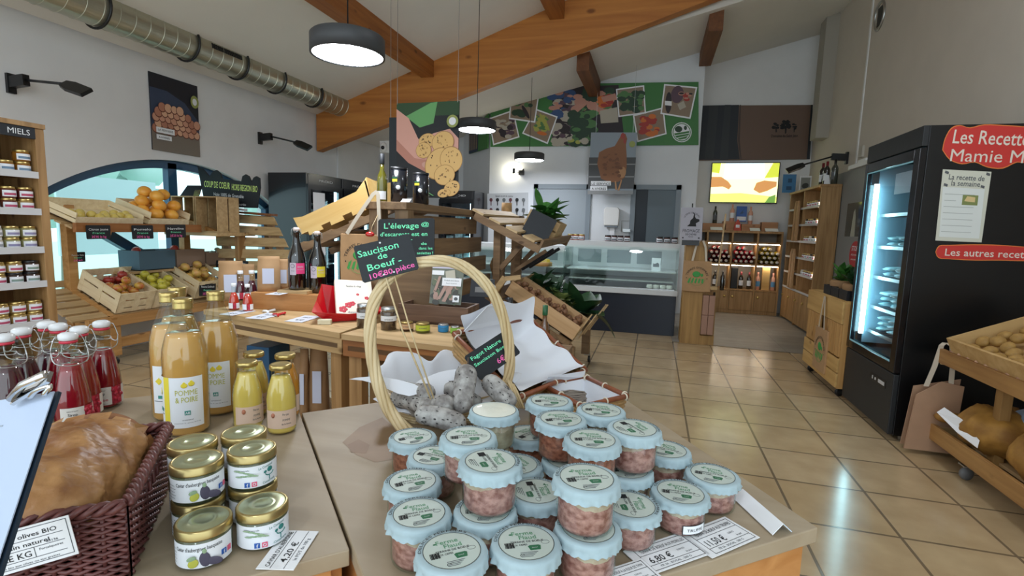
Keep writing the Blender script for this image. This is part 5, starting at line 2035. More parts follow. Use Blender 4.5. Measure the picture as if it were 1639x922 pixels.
def bench(p0, p1, depth, label, apron, skew=0.0):
    p0, p1 = Vector((p0[0], p0[1], 0)), Vector((p1[0], p1[1], 0))
    d = p1 - p0
    L = d.length
    M = frame(p0, d, Vector((-d.y, d.x, 0)))
    t = thing('side_table', label, 'table', M)
    B().prism([(0, 0), (L, 0), (L - skew, depth), (0, depth)], 0.03, 0, None, BT - 0.03).build('tabletop', M_PAL, t, 0.002)
    B().bx(0.0, L, 0.012, 0.035, BT - 0.115, BT - 0.031).build('apron', apron, t, 0.002)
    B().bx(0.03, L - 0.03, 0.012, 0.03, BT - 0.085, BT - 0.06).build('apron_groove', M_PALD, t)
    for x in (0.05, L - 0.075):
        for y in (0.04, depth - 0.08):
            x2 = x - (skew if x > 0.5 and y > 0.1 else 0)
            B().bx(x2 - 0.035, x2 + 0.04, y, y + 0.06, 0, BT - 0.03).build('leg', M_OAK, t, 0.002)
    B().bx(0.05, L - 0.05 - skew, 0.06, depth - 0.03, 0.18, 0.205).build('lower_shelf', M_PAL, t)
    return M, L


M_APR = wood('red_brown_apron', 'A8703C', '865226', 'x', 0.6)
MB1, LB1 = bench((-2.62, 2.44), (-1.495, 2.187), 0.56, 'left low wooden table in the middle, carrying syrups and beer bottles', M_PAL, 0.15)
MB2, LB2 = bench((-1.475, 2.17), (-0.80, 2.125), 0.50, 'right low wooden table in the middle, carrying pickle jars behind the wicker handle', M_APR)


def on1(u, v, z=BT):
    return PZ(u, v, z)


# riser box with knots on the left table
rb0, rb1 = PZ(402, 494, BT), PZ(545, 502, BT)
tag(B(frame(rb0, rb1 - rb0, Vector((0, 1, 0)))).bx(0, 0.62, 0, 0.24, 0, 0.105).build('riser_box', wood('orange_riser', 'C08A52', 'A06C38', 'x', 0.8), None, 0.003), 'orange wooden riser block under the two black beer bottles', 'riser')
tag(B(frame(rb0 + Vector((0.17, 0.03, 0.1055)), rb1 - rb0, Vector((0, 1, 0)))).bx(0, 0.20, 0, 0.16, 0, 0.02).build('wooden_slab', M_PAL, None, 0.002), 'small wooden slab on the riser beneath the pink-label beer', 'board')
# beer bottles with swing tops
M_BEER = mat('black_brown_glass', '0C0A0B', 0.06, spec=0.7, coat=1.0)


def beer(band):
    t = thing('beer_bottle', 'x', 'bottle')
    B().lathe([(0.034, 0), (0.042, 0.004), (0.0445, 0.012), (0.0445, 0.150), (0.0435, 0.165), (0.036, 0.195), (0.024, 0.225), (0.0175, 0.255), (0.0155, 0.292), (0.0175, 0.294), (0.0175, 0.303), (0.0155, 0.305)], 32, 0).build('glass', M_BEER, t)
    B().lathe([(0.014, 0.3055), (0.0165, 0.309), (0.0165, 0.318), (0.011, 0.323), (0, 0.324)], 20, 0, None, True, False).build('stopper', mat('cream_stopper', 'D8C8C0', 0.4), t)
    b = B()
    for s in (-1, 1):
        b.tube([(s * 0.0165, 0, 0.316), (s * 0.022, 0, 0.314), (s * 0.024, -0.003, 0.288), (s * 0.018, 0, 0.276)], 0.0013, 5)
    b.build('wire_bail', M_STEEL, t)
    b = B()
    R = 0.0449
    b.patch(R, -PI / 2 - 0.15, -PI / 2 + 0.95, 0.085, 0.140, 0, 10)
    b.patch(R + 0.0003, -PI / 2 - 0.85, -PI / 2 - 0.10, 0.080, 0.142, 1, 10)
    b.textcyl('BIERE', 0.012, R + 0.0005, -PI / 2 + 0.40, 0.117, 1, 0.030)
    b.textcyl('ARTISANALE', 0.007, R + 0.0005, -PI / 2 + 0.40, 0.105, 1, 0.034)
    a = -PI / 2 - 0.48
    b.tube([((R + 0.001) * math.cos(a + 0.22 * math.cos(q)), (R + 0.001) * math.sin(a + 0.22 * math.cos(q)), 0.126 + 0.0095 * math.sin(q)) for q in [2 * PI * k / 16 for k in range(16)]], 0.0011, 4, 2, True)
    b.textcyl('75cl', 0.008, R + 0.0006, a, 0.098, 2, 0.016)
    b.build('label', [band, mat('lilac_white_label', 'C4BAC8', 0.6), M_INK2], t)
    return t


b1 = beer(mat('pink_band', 'E0407E', 0.5))
p = PZ(476, 463, BT + 0.127)
b1.matrix_world = T(p.x, p.y, BT + 0.1265) @ RZ(facing((p.x, p.y))) @ Matrix.Scale(1.2, 4)
b1['label'] = 'tall black beer bottle with a pink label on the riser'
b2 = beer(mat('yellow_band', 'D8CC3A', 0.5))
p = PZ(509, 468, BT + 0.106)
b2.matrix_world = T(p.x, p.y, BT + 0.106) @ RZ(facing((p.x, p.y))) @ Matrix.Scale(1.2, 4)
b2['label'] = 'tall black beer bottle with a yellow label on the riser'


# small red bottles in front and dark syrups behind
def mini_bottle(liq):
    t = thing('vinegar_bottle', 'x', 'bottle')
    B().lathe([(0.024, 0), (0.030, 0.003), (0.030, 0.045), (0.026, 0.075), (0.0135, 0.11), (0.0125, 0.15)], 20, 0, None, True, True).build('glass', M_BOTGL, t)
    B().lathe([(0.0, 0.002), (0.0285, 0.004), (0.0285, 0.045), (0.0245, 0.075), (0.0125, 0.108), (0, 0.108)], 20, 0, None, True, False).build('syrup', liq, t)
    B().lathe([(0.0135, 0.146), (0.0145, 0.15), (0.0145, 0.165), (0, 0.166)], 16, 0, None, True, False).build('stopper', M_CERAM, t)
    b = B()
    b.patch(0.0304, -PI / 2 - 1.3, -PI / 2 - 0.25, 0.012, 0.045, 0, 8)
    b.patch(0.0304, -PI / 2 - 0.25, -PI / 2 + 0.4, 0.012, 0.045, 1, 6)
    b.patch(0.0304, -PI / 2 + 0.4, -PI / 2 + 1.3, 0.012, 0.045, 0, 8)
    b.build('label', [M_LABEL, M_BERRY], t)
    return t


VB = {'r': mini_bottle(mat('bright_red_syrup', 'C8321E', 0.12, coat=1.0)), 'd': mini_bottle(M_SYRD)}
vu = set()
for k, u, v, z, lab in (('r', 375, 496, BT, 'small bright red syrup bottle on the left of the front pair on the low table'), ('r', 397, 498, BT, 'small bright red syrup bottle on the right of the front pair on the low table'),
                        ('d', 386, 481, BT + 0.0, 'small dark purple syrup bottle behind the red pair, left one'), ('d', 404, 480, BT + 0.0, 'small dark purple syrup bottle behind the red pair, right one'),
                        ('d', 395, 471, BT + 0.0, 'small dark purple syrup bottle at the very back behind the red pair')):
    p = PZ(u, v, z)
    sc = 1.0 if k == 'r' else 1.25
    put(k, T(p.x, p.y, z + 0.0005) @ RZ(facing((p.x, p.y))) @ Matrix.Scale(sc, 4), lab, 'little syrup bottles on the low table', VB, vu)
# kraft doypack bags
M_BAG = mat('kraft_paper', 'B48E64', 0.7, var=0.12, scale=12)
M_BAGD = mat('dark_kraft', '9A7650', 0.7, var=0.12, scale=12)


def pouch(M, w, h, label, name='paper_pouch', group='kraft pouches on the low table', mt=None):
    t = thing(name, label, 'bag', M, group)
    b = B()
    rows = []
    for f, dx in ((0, 0.030), (0.15, 0.034), (0.45, 0.030), (0.75, 0.015), (0.9, 0.004), (1.0, 0.003)):
        c = w / 2 * (1 - 0.03 * f)
        rows.append([(-c, -dx, f * h), (0, -dx * 1.25, f * h), (c, -dx, f * h), (c, dx, f * h), (0, dx * 1.25, f * h), (-c, dx, f * h)])
    vs = [p_ for r in rows for p_ in r]
    fs = []
    for i in range(5):
        for k in range(6):
            k2 = (k + 1) % 6
            fs.append((i * 6 + k, i * 6 + k2, i * 6 + 6 + k2, i * 6 + 6 + k))
    fs += [(5, 4, 3, 2, 1, 0), tuple(30 + k for k in range(6))]
    b.add(vs, fs, 0, True)
    b.build('bag_body', mt or M_BAG, t)
    b = B()
    b.add([(-w * 0.26, -0.0435, h * 0.22), (w * 0.26, -0.0435, h * 0.22), (w * 0.26, -0.0385, h * 0.66), (-w * 0.26, -0.0385, h * 0.66)], [(0, 1, 2, 3)])
    b.build('label', mat('bluish_label', 'C2C8DC', 0.6), t)
    return t


for u, v, w, h, lab in ((360, 482, 0.15, 0.27, 'kraft pouch at the left end of the low table beside the apple crate'), (426, 466, 0.13, 0.22, 'kraft pouch just left of the pink-label beer'),
                        (448, 464, 0.11, 0.20, 'kraft pouch half hidden behind the pink-label beer'), (384, 474, 0.12, 0.23, 'kraft pouch behind the dark syrup bottles')):
    p = PZ(u, v, BT + (0.106 if u > 400 else 0))
    pouch(T(p.x, p.y + (0.03 if u > 400 else 0.06), BT + (0.1062 if u > 400 else 0.0005)) @ RZ(facing((p.x, p.y)) * 0.8), w, h, lab)
p = PZ(543, 455, BT + 0.1)
tag(B(T(p.x - 0.03, p.y + 0.22, BT)).bx(-0.07, 0.07, -0.03, 0.03, 0, 0.24).build('cardboard_box', M_BAGD, None, 0.004), 'dark kraft box behind the yellow-label beer', 'box')
# flat tags and bits on the left table
for i, (c, lab) in enumerate(((((350, 503), (372, 505), (378, 497), (358, 495)), 'white price card flat on the low table left of the red bottles'),
                              (((392, 509), (420, 511), (427, 502), (400, 500)), 'white price card flat on the low table in front of the red bottles'),
                              (((455, 514), (484, 516), (489, 506), (464, 504)), 'white price card flat on the low table left of the red basket'),
                              (((424, 471), (445, 472), (447, 466), (428, 464)), 'white price card on the riser in front of the kraft pouches'))):
    z = BT + 0.003 if i < 3 else BT + 0.109
    card('price_tag', lab, zq(c, z), [('SIROP', 0.5, 0.6, 0.2, 0.5, 1), ('4,50', 0.5, 0.2, 0.3, 0.4, 0)], mat('bluish_card', 'D0D6E0', 0.6), 'flat price cards on the low table')
gg = random.Random(6)
M_REDPL = mat('red_cellophane', 'C01420', 0.15, coat=0.6)
for i, (u, v) in enumerate(((431, 500), (447, 505))):
    p = PZ(u, v, BT)
    t = thing('ribbon_roll', ['red and white ribbon curl beside the flat price card', 'red ribbon curl nearest the red basket'][i], 'ribbon', T(p.x, p.y, BT + 0.001), 'ribbon curls on the low table')
    B().tube([(0.035 * math.cos(k * 0.7) * (1 - k / 24), -0.05 + 0.008 * k, 0.008 + 0.006 * math.sin(k * 0.9)) for k in range(14)], [0.007] * 14, 6, 0).build('ribbon', M_REDPL if i else M_PAPER, t)
# red basket with a printed white box
rc = PZ(548, 514, BT)
t = thing('gift_basket', 'red film wrapped gift basket at the right of the left table', 'basket', T(rc.x, rc.y + 0.06, BT) @ RZ(facing((rc.x, rc.y)) + 0.2) @ Matrix.Scale(1.25, 4))
b = B()
top = [(-0.17, -0.07, 0.055), (0.13, -0.085, 0.045), (0.16, 0.13, 0.13), (-0.09, 0.15, 0.15)]
botm = [(-0.10, -0.05, 0.003), (0.10, -0.05, 0.003), (0.11, 0.10, 0.003), (-0.07, 0.11, 0.003)]
for i in range(4):
    j = (i + 1) % 4
    m1 = (Vector(top[i]) + Vector(top[j])) / 2 + Vector((gg.uniform(-.01, .01), gg.uniform(-.01, .01), -0.012))
    m2 = (Vector(botm[i]) + Vector(botm[j])) / 2
    b.add([top[i], botm[i], m2, m1], [(0, 1, 2, 3)])
    b.add([m1, m2, botm[j], top[j]], [(0, 1, 2, 3)])
b.add(botm, [(0, 1, 2, 3)])
b.build('red_film', M_REDPL, t)
bx = thing('biscuit_box', 'cream printed box with red flower print tilted in the red gift basket', 'box', T(rc.x, rc.y + 0.06, BT) @ RZ(facing((rc.x, rc.y)) + 0.2) @ Matrix.Scale(1.25, 4) @ T(0.035, 0.03, 0.095) @ RX(0.75) @ RZ(-0.10))
B().bx(-0.085, 0.085, -0.10, 0.11, -0.025, 0.0).build('box', mat('cream_card', 'E4DCCB', 0.6), bx, 0.003)
b = B()
for x, y, r in ((-0.03, -0.045, 0.016), (-0.012, -0.035, 0.013), (0.04, -0.06, 0.012), (0.055, 0.0, 0.010), (-0.055, -0.07, 0.018), (0.015, 0.02, 0.007)):
    for k in range(5):
        a = k * 1.256
        b.ball((x + r * 0.6 * math.cos(a), y + r * 0.6 * math.sin(a), 0.0), (r * 0.55, r * 0.5, 0.0008), 8, 4)
b.text('Recettes du village', 0.016, T(0, 0.065, 0.0008), 1, 0.07)
b.text('douceurs', 0.014, T(0.0, -0.09, 0.0008), 1, 0.07)
b.build('print', [mat('red_print', 'C02438', 0.6), M_INK2], bx)
p = PZ(520, 519, BT)
tag(B(T(p.x, p.y, BT) @ RZ(0.4)).bx(-0.035, 0.035, -0.018, 0.018, 0, 0.028).build('soap_bar', mat('cream_soap', 'D8D0B4', 0.5), None, 0.004), 'small cream soap bar on the front edge of the low table', 'soap')

# jars on the right table
def jar(r, h, body, lid, lab, hl=0.45):
    t = thing('preserve_jar', 'x', 'jar')
    B().lathe([(r * 0.9, 0), (r, 0.004), (r, h * 0.78), (r * 0.86, h * 0.85)], 24, 0).build('jar_body', body, t)
    B().lathe([(r * 0.90, h * 0.84), (r * 0.92, h * 0.86), (r * 0.92, h * 0.98), (r * 0.86, h), (0, h)], 24, 0, None, True, False).build('lid', lid, t)
    b = B()
    b.patch(r + 0.0005, -PI / 2 - 1.3, -PI / 2 + 1.3, h * (0.55 - hl / 2), h * (0.55 + hl / 2) * 0.92, 0, 12)
    b.textcyl('artisanal', r * 0.28, r + 0.0009, -PI / 2, h * 0.46, 1, r * 1.1)
    b.build('label', [lab, M_INK2], t)
    return t


M_OLIV = mat('black_olives', '3A2C22', 0.2, coat=0.9, col2='5E4A34', scale=60)
for (u, v, r, h, body, lid, lab, hl, txt) in ((580, 524, 0.040, 0.125, M_OLIV, M_STEEL, M_LABEL, 0.30, 'tall dark preserve jar with white label left of the wicker handle'), (619, 528, 0.041, 0.118, M_OLIV, M_STEEL, M_LABEL, 0.28, 'tall dark preserve jar with white label just inside the wicker handle'),
                                             (648, 530, 0.035, 0.048, mat('dark_jam', '3E2618', 0.3), M_GOLD, mat('tan_label', 'C9A27A', 0.6), 0.62, 'squat jar with a tan label behind the basket'), (674, 533, 0.037, 0.052, mat('olive_tapenade', '5A5A2A', 0.3), M_GOLD, mat('lime_label', 'B4C03A', 0.5), 0.62, 'squat jar with a lime green label behind the basket'),
                                             (707, 532, 0.028, 0.042, mat('blue_tin', '2F86C0', 0.4), M_STEEL, mat('blue_label', '2F86C0', 0.5), 0.5, 'small blue tin behind the basket'), (726, 535, 0.025, 0.038, mat('green_tin', '7AA83C', 0.4), M_STEEL, mat('leaf_label', '86B844', 0.5), 0.5, 'small green tin beside the blue one')):
    t = jar(r, h, body, lid, lab, hl)
    p = PZ(u, v, BT)
    t.matrix_world = T(p.x, p.y + 0.02, BT + 0.0005) @ RZ(facing((p.x, p.y)))
    t['label'] = txt
# dark carved crate with brochure
Mc = frame(PZ(634, 516, BT) + Vector((0, 0.02, 0.0005)), Vector((1, 0.02, 0)), Vector((0, 1, 0)))
crate(Mc, 0.42, 0.20, 0.105, 'dark grained wooden crate behind the squat jars, brochures in it', wood('grained_dark_wood', '7A5E4C', '4E382A', 'x', 0.9), 'plain', 'display_crate', None, 0.014)


def panel(name, label, M, w, h, th, base, shapes, mats, cat, group=None, edge=None):
    """flat printed panel in the plane of M; shapes are layered a hair above it"""
    t = thing(name, label, cat, M, group)
    B().bx(0, w, 0, h, -th, 0).build('panel', base, t)
    b = B()
    z = 0.0
    dz = max(0.0004, 0.0012 * w)
    for s in shapes:
        z += dz
        k = s[0]
        if k == 'r':
            _, x, y, ww, hh, rot, mi = s
            M2 = T(x * w, y * h, 0) @ RZ(rot)
            b.add([(-ww * w / 2, -hh * h / 2, z), (ww * w / 2, -hh * h / 2, z), (ww * w / 2, hh * h / 2, z), (-ww * w / 2, hh * h / 2, z)], [(0, 1, 2, 3)], mi, False, M2)
        elif k == 'e':
            _, x, y, rx_, ry_, rot, mi = s
            b.add([(rx_ * w * math.cos(2 * PI * q / 24), ry_ * w * math.sin(2 * PI * q / 24), z) for q in range(24)], [tuple(range(24))], mi, False, T(x * w, y * h, 0) @ RZ(rot))
        elif k == 'p':
            _, pts_, mi = s
            b.add([(x * w, y * h, z) for x, y in pts_], [tuple(range(len(pts_)))], mi)
        elif k == 't':
            _, tx, x, y, hh, ww, rot, mi = s
            b.text(tx, hh * h, T(x * w, y * h, z) @ RZ(rot), mi, ww * w if ww else None)
        elif k == 'b':
            _, x, y, rr, mi, n_, seed, sx, sy = s
            q = random.Random(seed)
            for _i in range(n_):
                cx_, cy__ = x + q.uniform(-sx, sx), y + q.uniform(-sy, sy)
                r_ = rr * q.uniform(0.6, 1.2)
                m_ = q.choice(mi)
                a0 = q.uniform(0, 3)
                b.add([(r_ * w * math.cos(2 * PI * j / 12), r_ * w * 0.7 * math.sin(2 * PI * j / 12), z + _i * dz * 0.1) for j in range(12)], [tuple(range(12))], m_, False, T(cx_ * w, cy__ * h, 0) @ RZ(a0))
            z += dz * n_ * 0.1
    b.build('print', mats, t)
    return t


def C(name, h):
    return mat(name, h, 0.55)


br0 = PZ(683, 487, BT + 0.108)
Mbr = frame(br0 + Vector((0, 0.03, 0.002)), Vector((1, 0.05, 0)), Vector((0.06, 0.25, 1)))
panel('brochure', 'upright photo brochure of pale sausages leaning in the dark crate', Mbr, 0.19, 0.255, 0.004, C('brochure_grey', '6E7468'),
      [('r', 0.5, 0.90, 1.0, 0.20, 0, 0), ('e', 0.3, 0.93, 0.14, 0.09, 0, 1), ('e', 0.75, 0.93, 0.2, 0.11, 0, 1), ('r', 0.2, 0.70, 0.38, 0.10, 0, 2), ('b', 0.5, 0.3, 0.10, [3, 4, 5], 40, 3, 0.42, 0.27), ('r', 0.6, 0.66, 0.3, 0.2, 0.2, 6),
       ('p', [(0.25, 0.1), (0.35, 0.1), (0.55, 0.42), (0.45, 0.45)], 4), ('p', [(0.4, 0.06), (0.52, 0.05), (0.72, 0.4), (0.62, 0.42)], 4), ('p', [(0.12, 0.3), (0.2, 0.28), (0.32, 0.62), (0.24, 0.62)], 4), ('r', 0.66, 0.50, 0.60, 0.18, 0, 2),
       ('t', 'Produits de la ferme', 0.66, 0.52, 0.04, 0.46, 0, 7), ('t', 'Savoir et terroir', 0.66, 0.46, 0.03, 0.34, 0, 7), ('r', 0.84, 0.13, 0.2, 0.15, 0, 2), ('e', 0.84, 0.13, 0.06, 0.05, 0, 7)],
      [C('pale_lilac_sky', 'C8C4D8'), C('purple_hill', '6E5A70'), M_PAPER, C('moss_green', '66705A'), C('pinkish_sausage', 'B09084'), C('dark_gravel', '4A4A46'), C('pale_bone', 'BDB8A8'), M_INK2], 'brochure')
p = PZ(775, 480, BT + 0.12)
panel('leaflet', 'dark leaflet leaning at the right of the photo brochure', frame(p + Vector((-0.13, 0.10, 0.0)), Vector((1, 0.2, 0)), Vector((0.3, 0.5, 0.8))), 0.15, 0.12, 0.004, M_SLATE, [('r', 0.5, 0.4, 0.6, 0.3, 0, 0), ('e', 0.85, 0.5, 0.22, 0.2, 0, 1), ('t', 'Miel', 0.5, 0.72, 0.18, 0.5, 0, 1)], [C('mid_grey_print', '6E6E6C'), C('pale_grey_print', 'A8AAA4')], 'leaflet')
# amber oil bottles with black caps, then green capped ones
M_AMB = mat('amber_oil', 'A85E12', 0.08, coat=1.0, trans=0.35)


def oil(capm, h=0.2, liq=None):
    t = thing('oil_bottle', 'x', 'bottle')
    r = 0.032
    B().lathe([(r * 0.9, 0), (r, 0.004), (r, h * 0.45), (r * 0.8, h * 0.56), (r * 0.40, h * 0.66), (r * 0.38, h * 0.80)], 24, 0).build('glass', liq or M_AMB, t)
    B().lathe([(r * 0.44, h * 0.78), (r * 0.46, h * 0.79), (r * 0.46, h * 0.99), (0, h)], 18, 0, None, True, False).build('cap', capm, t)
    b = B()
    b.patch(r + 0.0004, -PI / 2 - 1.0, -PI / 2 + 1.0, h * 0.05, h * 0.22, 0, 10)
    b.build('label', M_LABEL, t)
    return t


M_GCAP = mat('green_cap', '1E5A34', 0.4)
for (u, v, z, capm, h, yoff, lab) in ((788, 499, BT, M_DARK, 0.22, 0, 'amber oil bottle half hidden behind the wicker handle'), (816, 492, BT, M_DARK, 0.19, 0, 'amber oil bottle with a black cap right of the wicker handle')):
    t = oil(capm, h)
    q = PY(u, v, 2.52)
    t.matrix_world = T(q.x, q.y, BT + 0.0005) @ RZ(facing((q.x, q.y)))
    t['label'] = lab
# green capped pair stand on a small crate behind the white cloth
q1_, q2_ = PY(846, 487, 2.75), PY(873, 488, 2.70)
tag(B().bx(-0.82, -0.42, 2.58, 2.90, 0, 0.70).build('riser_box', M_PALD, None, 0.003), 'brown wooden box carrying the two green-capped bottles behind the rattan tray', 'box')
for q, lab in ((q1_, 'amber bottle with a green cap behind the rattan tray, left of the two'), (q2_, 'amber bottle with a green cap behind the rattan tray, right of the two')):
    t = oil(M_GCAP, q.z - 0.7005, mat('brown_amber_glass', '5E3A14', 0.08, coat=1.0))
    t.matrix_world = T(q.x, q.y, 0.7005) @ RZ(facing((q.x, q.y)))
    t['label'] = lab

# things under the tables
g = random.Random(14)
for i, (u, w, h, lab) in enumerate(((424, 0.12, 0.20, 'dark box under the left low table, left end'), (470, 0.08, 0.30, 'kraft bag under the left low table, left of three'), (487, 0.05, 0.34, 'narrow kraft bag under the left low table, middle of three'), (503, 0.10, 0.36, 'kraft bag with white label under the left low table, right end'))):
    p = PY(u, 560, 2.5)
    if i == 0:
        tag(B(T(p.x, 2.52, 0.2055)).bx(-0.08, 0.08, -0.08, 0.1, 0, 0.42).build('storage_box', M_NAVY, None, 0.004), lab, 'box')
    else:
        pouch(T(p.x, 2.50 + 0.04 * (i % 2), 0.2055) @ RZ(0.1 * i), w, h + 0.08, lab, 'paper_bag', 'kraft bags under the left low table', M_BAGD)
for i, (u, hh, lab) in enumerate(((614, 0.20, 'brown bottle under the right low table, left one'), (629, 0.22, 'brown bottle under the right low table, right one'))):
    p = PY(u, 590, 2.42)
    t = oil(M_GOLD, 0.40, mat('brown_amber_glass', '5E3A14', 0.08, coat=1.0))
    t.matrix_world = T(p.x, 2.42, 0.2055)
    t['label'] = lab

# ============================================================ gondola running away from the viewer
gd = thing('gondola', 'tall brown wooden gondola with a top plank, slatted sides and sloping shelves', 'display stand', T(-1.6, 3.0, 0))


def gp(o):
    return Vector(o) - Vector((-1.6, 3.0, 0))


B().bx(-0.14, 0.14, -0.17, 2.75, 1.462, 1.508).build('top_plank', M_PALDY, gd, 0.003)
for y in (-0.10, 2.60):
    for x in (-0.09, 0.09):
        B().bx(x - 0.045, x + 0.045, y - 0.04, y + 0.04, 0.0, 1.462).build('post', wood('brown_post', '8C7050', '6C5238', 'z', 0.8), gd, 0.003)
for k, (z0, z1) in enumerate(((1.31, 1.435), (1.15, 1.28), (0.98, 1.11), (0.80, 0.93))):
    B().bx(0.075, 0.10, -0.05 + 0.10 * k, 1.22 + 0.14 * k, z0, z1).build('side_slat', M_PALDY, gd, 0.003)
B().beam((0.13, 1.60, 1.05), (0.13, 1.95, 0.62), 0.10, 0.025, (1, 0, 0)).build('brace', M_PALDY, gd)
B().bx(-0.12, 0.12, -0.10, 2.70, 0.12, 0.2).build('base_rail', M_PALDY, gd)
# right upper sloping shelf: rails tilt down towards the aisle, boards run along
p0, p1 = gp((-1.44, 4.0, 1.462)), gp((-0.88, 4.0, 1.20))
p2, p3_ = gp((-1.44, 5.1, 1.475)), gp((-0.83, 5.05, 1.235))
B().beam(p0, p1, 0.03, 0.06).build('shelf_rail', M_PALD, gd)
B().beam(p2, p3_, 0.03, 0.06).build('shelf_rail', M_PALD, gd)
M_PALL = wood('pale_board_along', 'CDB48A', 'B0946A', 'y', 0.7)
for k in range(4):
    f = 0.06 + k * 0.26
    a, b_ = p0.lerp(p1, f) + Vector((0, -0.02, 0.045)), p2.lerp(p3_, f) + Vector((0, 0.02, 0.045))
    B().beam(a, b_, 0.105, 0.018, (0.42, 0, 0.9)).build('shelf_board', M_PALL, gd)
a, b_ = p1 + Vector((0.015, -0.02, 0.05)), p3_ + Vector((0.015, 0.02, 0.05))
B().beam(a, b_, 0.02, 0.07, (0.42, 0, 0.9)).build('lip_board', M_PALDY, gd)
for yy in (4.15, 4.85):
    B().beam(gp((-1.28, yy, 0.0)), gp((-1.28, yy, 1.37)), 0.06, 0.06, (0, 1, 0)).build('shelf_post', M_PALD, gd)
    B().beam(gp((-1.25, yy, 1.02)), gp((-1.05, yy, 1.25)), 0.05, 0.04).build('shelf_brace', M_PALD, gd)
for yy in (4.35, 4.7, 5.0):
    B().beam(gp((-1.20, yy, 0.98)), gp((-0.90, yy, 1.18)), 0.04, 0.03).build('under_slat', M_DARK if yy > 4.5 else M_PALD, gd)
# lower sloping shelf with the walnut and leek crates
B().beam(gp((-1.35, 4.12, 0.80)), gp((-0.62, 4.12, 0.385)), 0.05, 0.08).build('lower_rail', M_PALD, gd)
B().beam(gp((-1.35, 5.22, 0.80)), gp((-0.56, 5.22, 0.385)), 0.05, 0.08).build('lower_rail', M_PALD, gd)
for k in range(4):
    f = 0.05 + k * 0.28
    B().beam(gp((-1.30 + 0.70 * f, 4.05, 0.82 - 0.41 * f)), gp((-1.30 + 0.72 * f, 5.28, 0.82 - 0.41 * f)), 0.12, 0.02, (0.5, 0, 0.86)).build('lower_board', M_PALDY, gd)
for yy in (4.12, 5.22):
    B().bx(gp((-0.66, 0, 0)).x, gp((-0.58, 0, 0)).x, yy - 3.04, yy - 2.96, 0.09, 0.40).build('front_leg', M_PALD, gd)
    c_ = B().bx(gp((-0.63, 0, 0)).x, gp((-0.57, 0, 0)).x, yy - 3.03, yy - 2.97, 0.075, 0.09).build('caster', M_STEEL, gd)
    B().lathe([(0.0, -0.012), (0.034, -0.011), (0.036, 0.0), (0.034, 0.011), (0.0, 0.012)], 20, 0, T(gp((-0.58, 0, 0)).x, yy - 3.0, 0.037) @ RY(PI / 2), True, False).build('wheel', M_DARK, c_)
dW = Vector((0.86, 0, -0.507))
MW = frame((-1.215, 4.16, 0.80), dW, Vector((0, 1, 0)))
crate(MW, 0.70, 0.40, 0.14, 'tan wooden crate of walnuts tilted towards the aisle', wood('tan_crate', 'D4B084', 'BA9264', 'x', 0.6, 0.6, False), 'plain', 'vegetable_crate', 'tilted crates on the gondola')
fill(MW, heap(['wn'], 0.70, 0.40, 130, 0.021, 0.06, lambda k: 'walnut in the tilted tan crate', x0=0.02), 'walnuts in the tilted crate')
MK = frame((-1.215, 4.62, 0.80), dW, Vector((0, 1, 0)))
crate(MK, 0.70, 0.42, 0.14, 'tan wooden crate of leeks and green leaves beyond the walnuts', wood('tan_crate', 'D4B084', 'BA9264', 'x', 0.6, 0.6, False), 'plain', 'vegetable_crate', 'tilted crates on the gondola')
for i, (yy, xx, L) in enumerate(((4.30, -0.66, 0.30), (4.52, -0.62, 0.26), (4.72, -0.60, 0.34), (4.95, -0.58, 0.30))):
    B().beam(gp((xx + 0.02, yy, 0.40)), gp((xx + 0.02 + L * 0.55, yy + 0.02, 0.40 + L * 0.84)), 0.09, 0.012, (1, 0, -0.6)).build('front_slat', M_PAL, gd)
# leafy vegetables
M_LEAF = mat('dark_green_leaf', '2F5A34', 0.45, col2='1E4226', scale=10)
M_LEAFL = mat('yellow_green_leaf', '8E9A58', 0.5, col2='5E7A3E', scale=10)
M_LEAFB = mat('fresh_green_leaf', '4C8A3A', 0.45, col2='2C6428', scale=10)


def leaf(b, base, d, L, w, droop, mi=0, n=6, up=(0, 0, 1)):
    d = Vector(d).normalized()
    s = d.cross(Vector(up)).normalized()
    vs, fs = [], []
    for i in range(n + 1):
        f = i / n
        c = Vector(base) + d * (L * f) - Vector((0, 0, 1)) * (droop * f * f)
        ww = w * math.sin(PI * (0.08 + 0.92 * f) ** 0.8) * 0.5
        vs += [c - s * ww, c - Vector((0, 0, ww * 0.35)), c + s * ww]
    for i in range(n):
        for k in (0, 1):
            fs.append((3 * i + k, 3 * i + k + 1, 3 * i + 4 + k, 3 * i + 3 + k))
    b.add(vs, fs, mi, True)


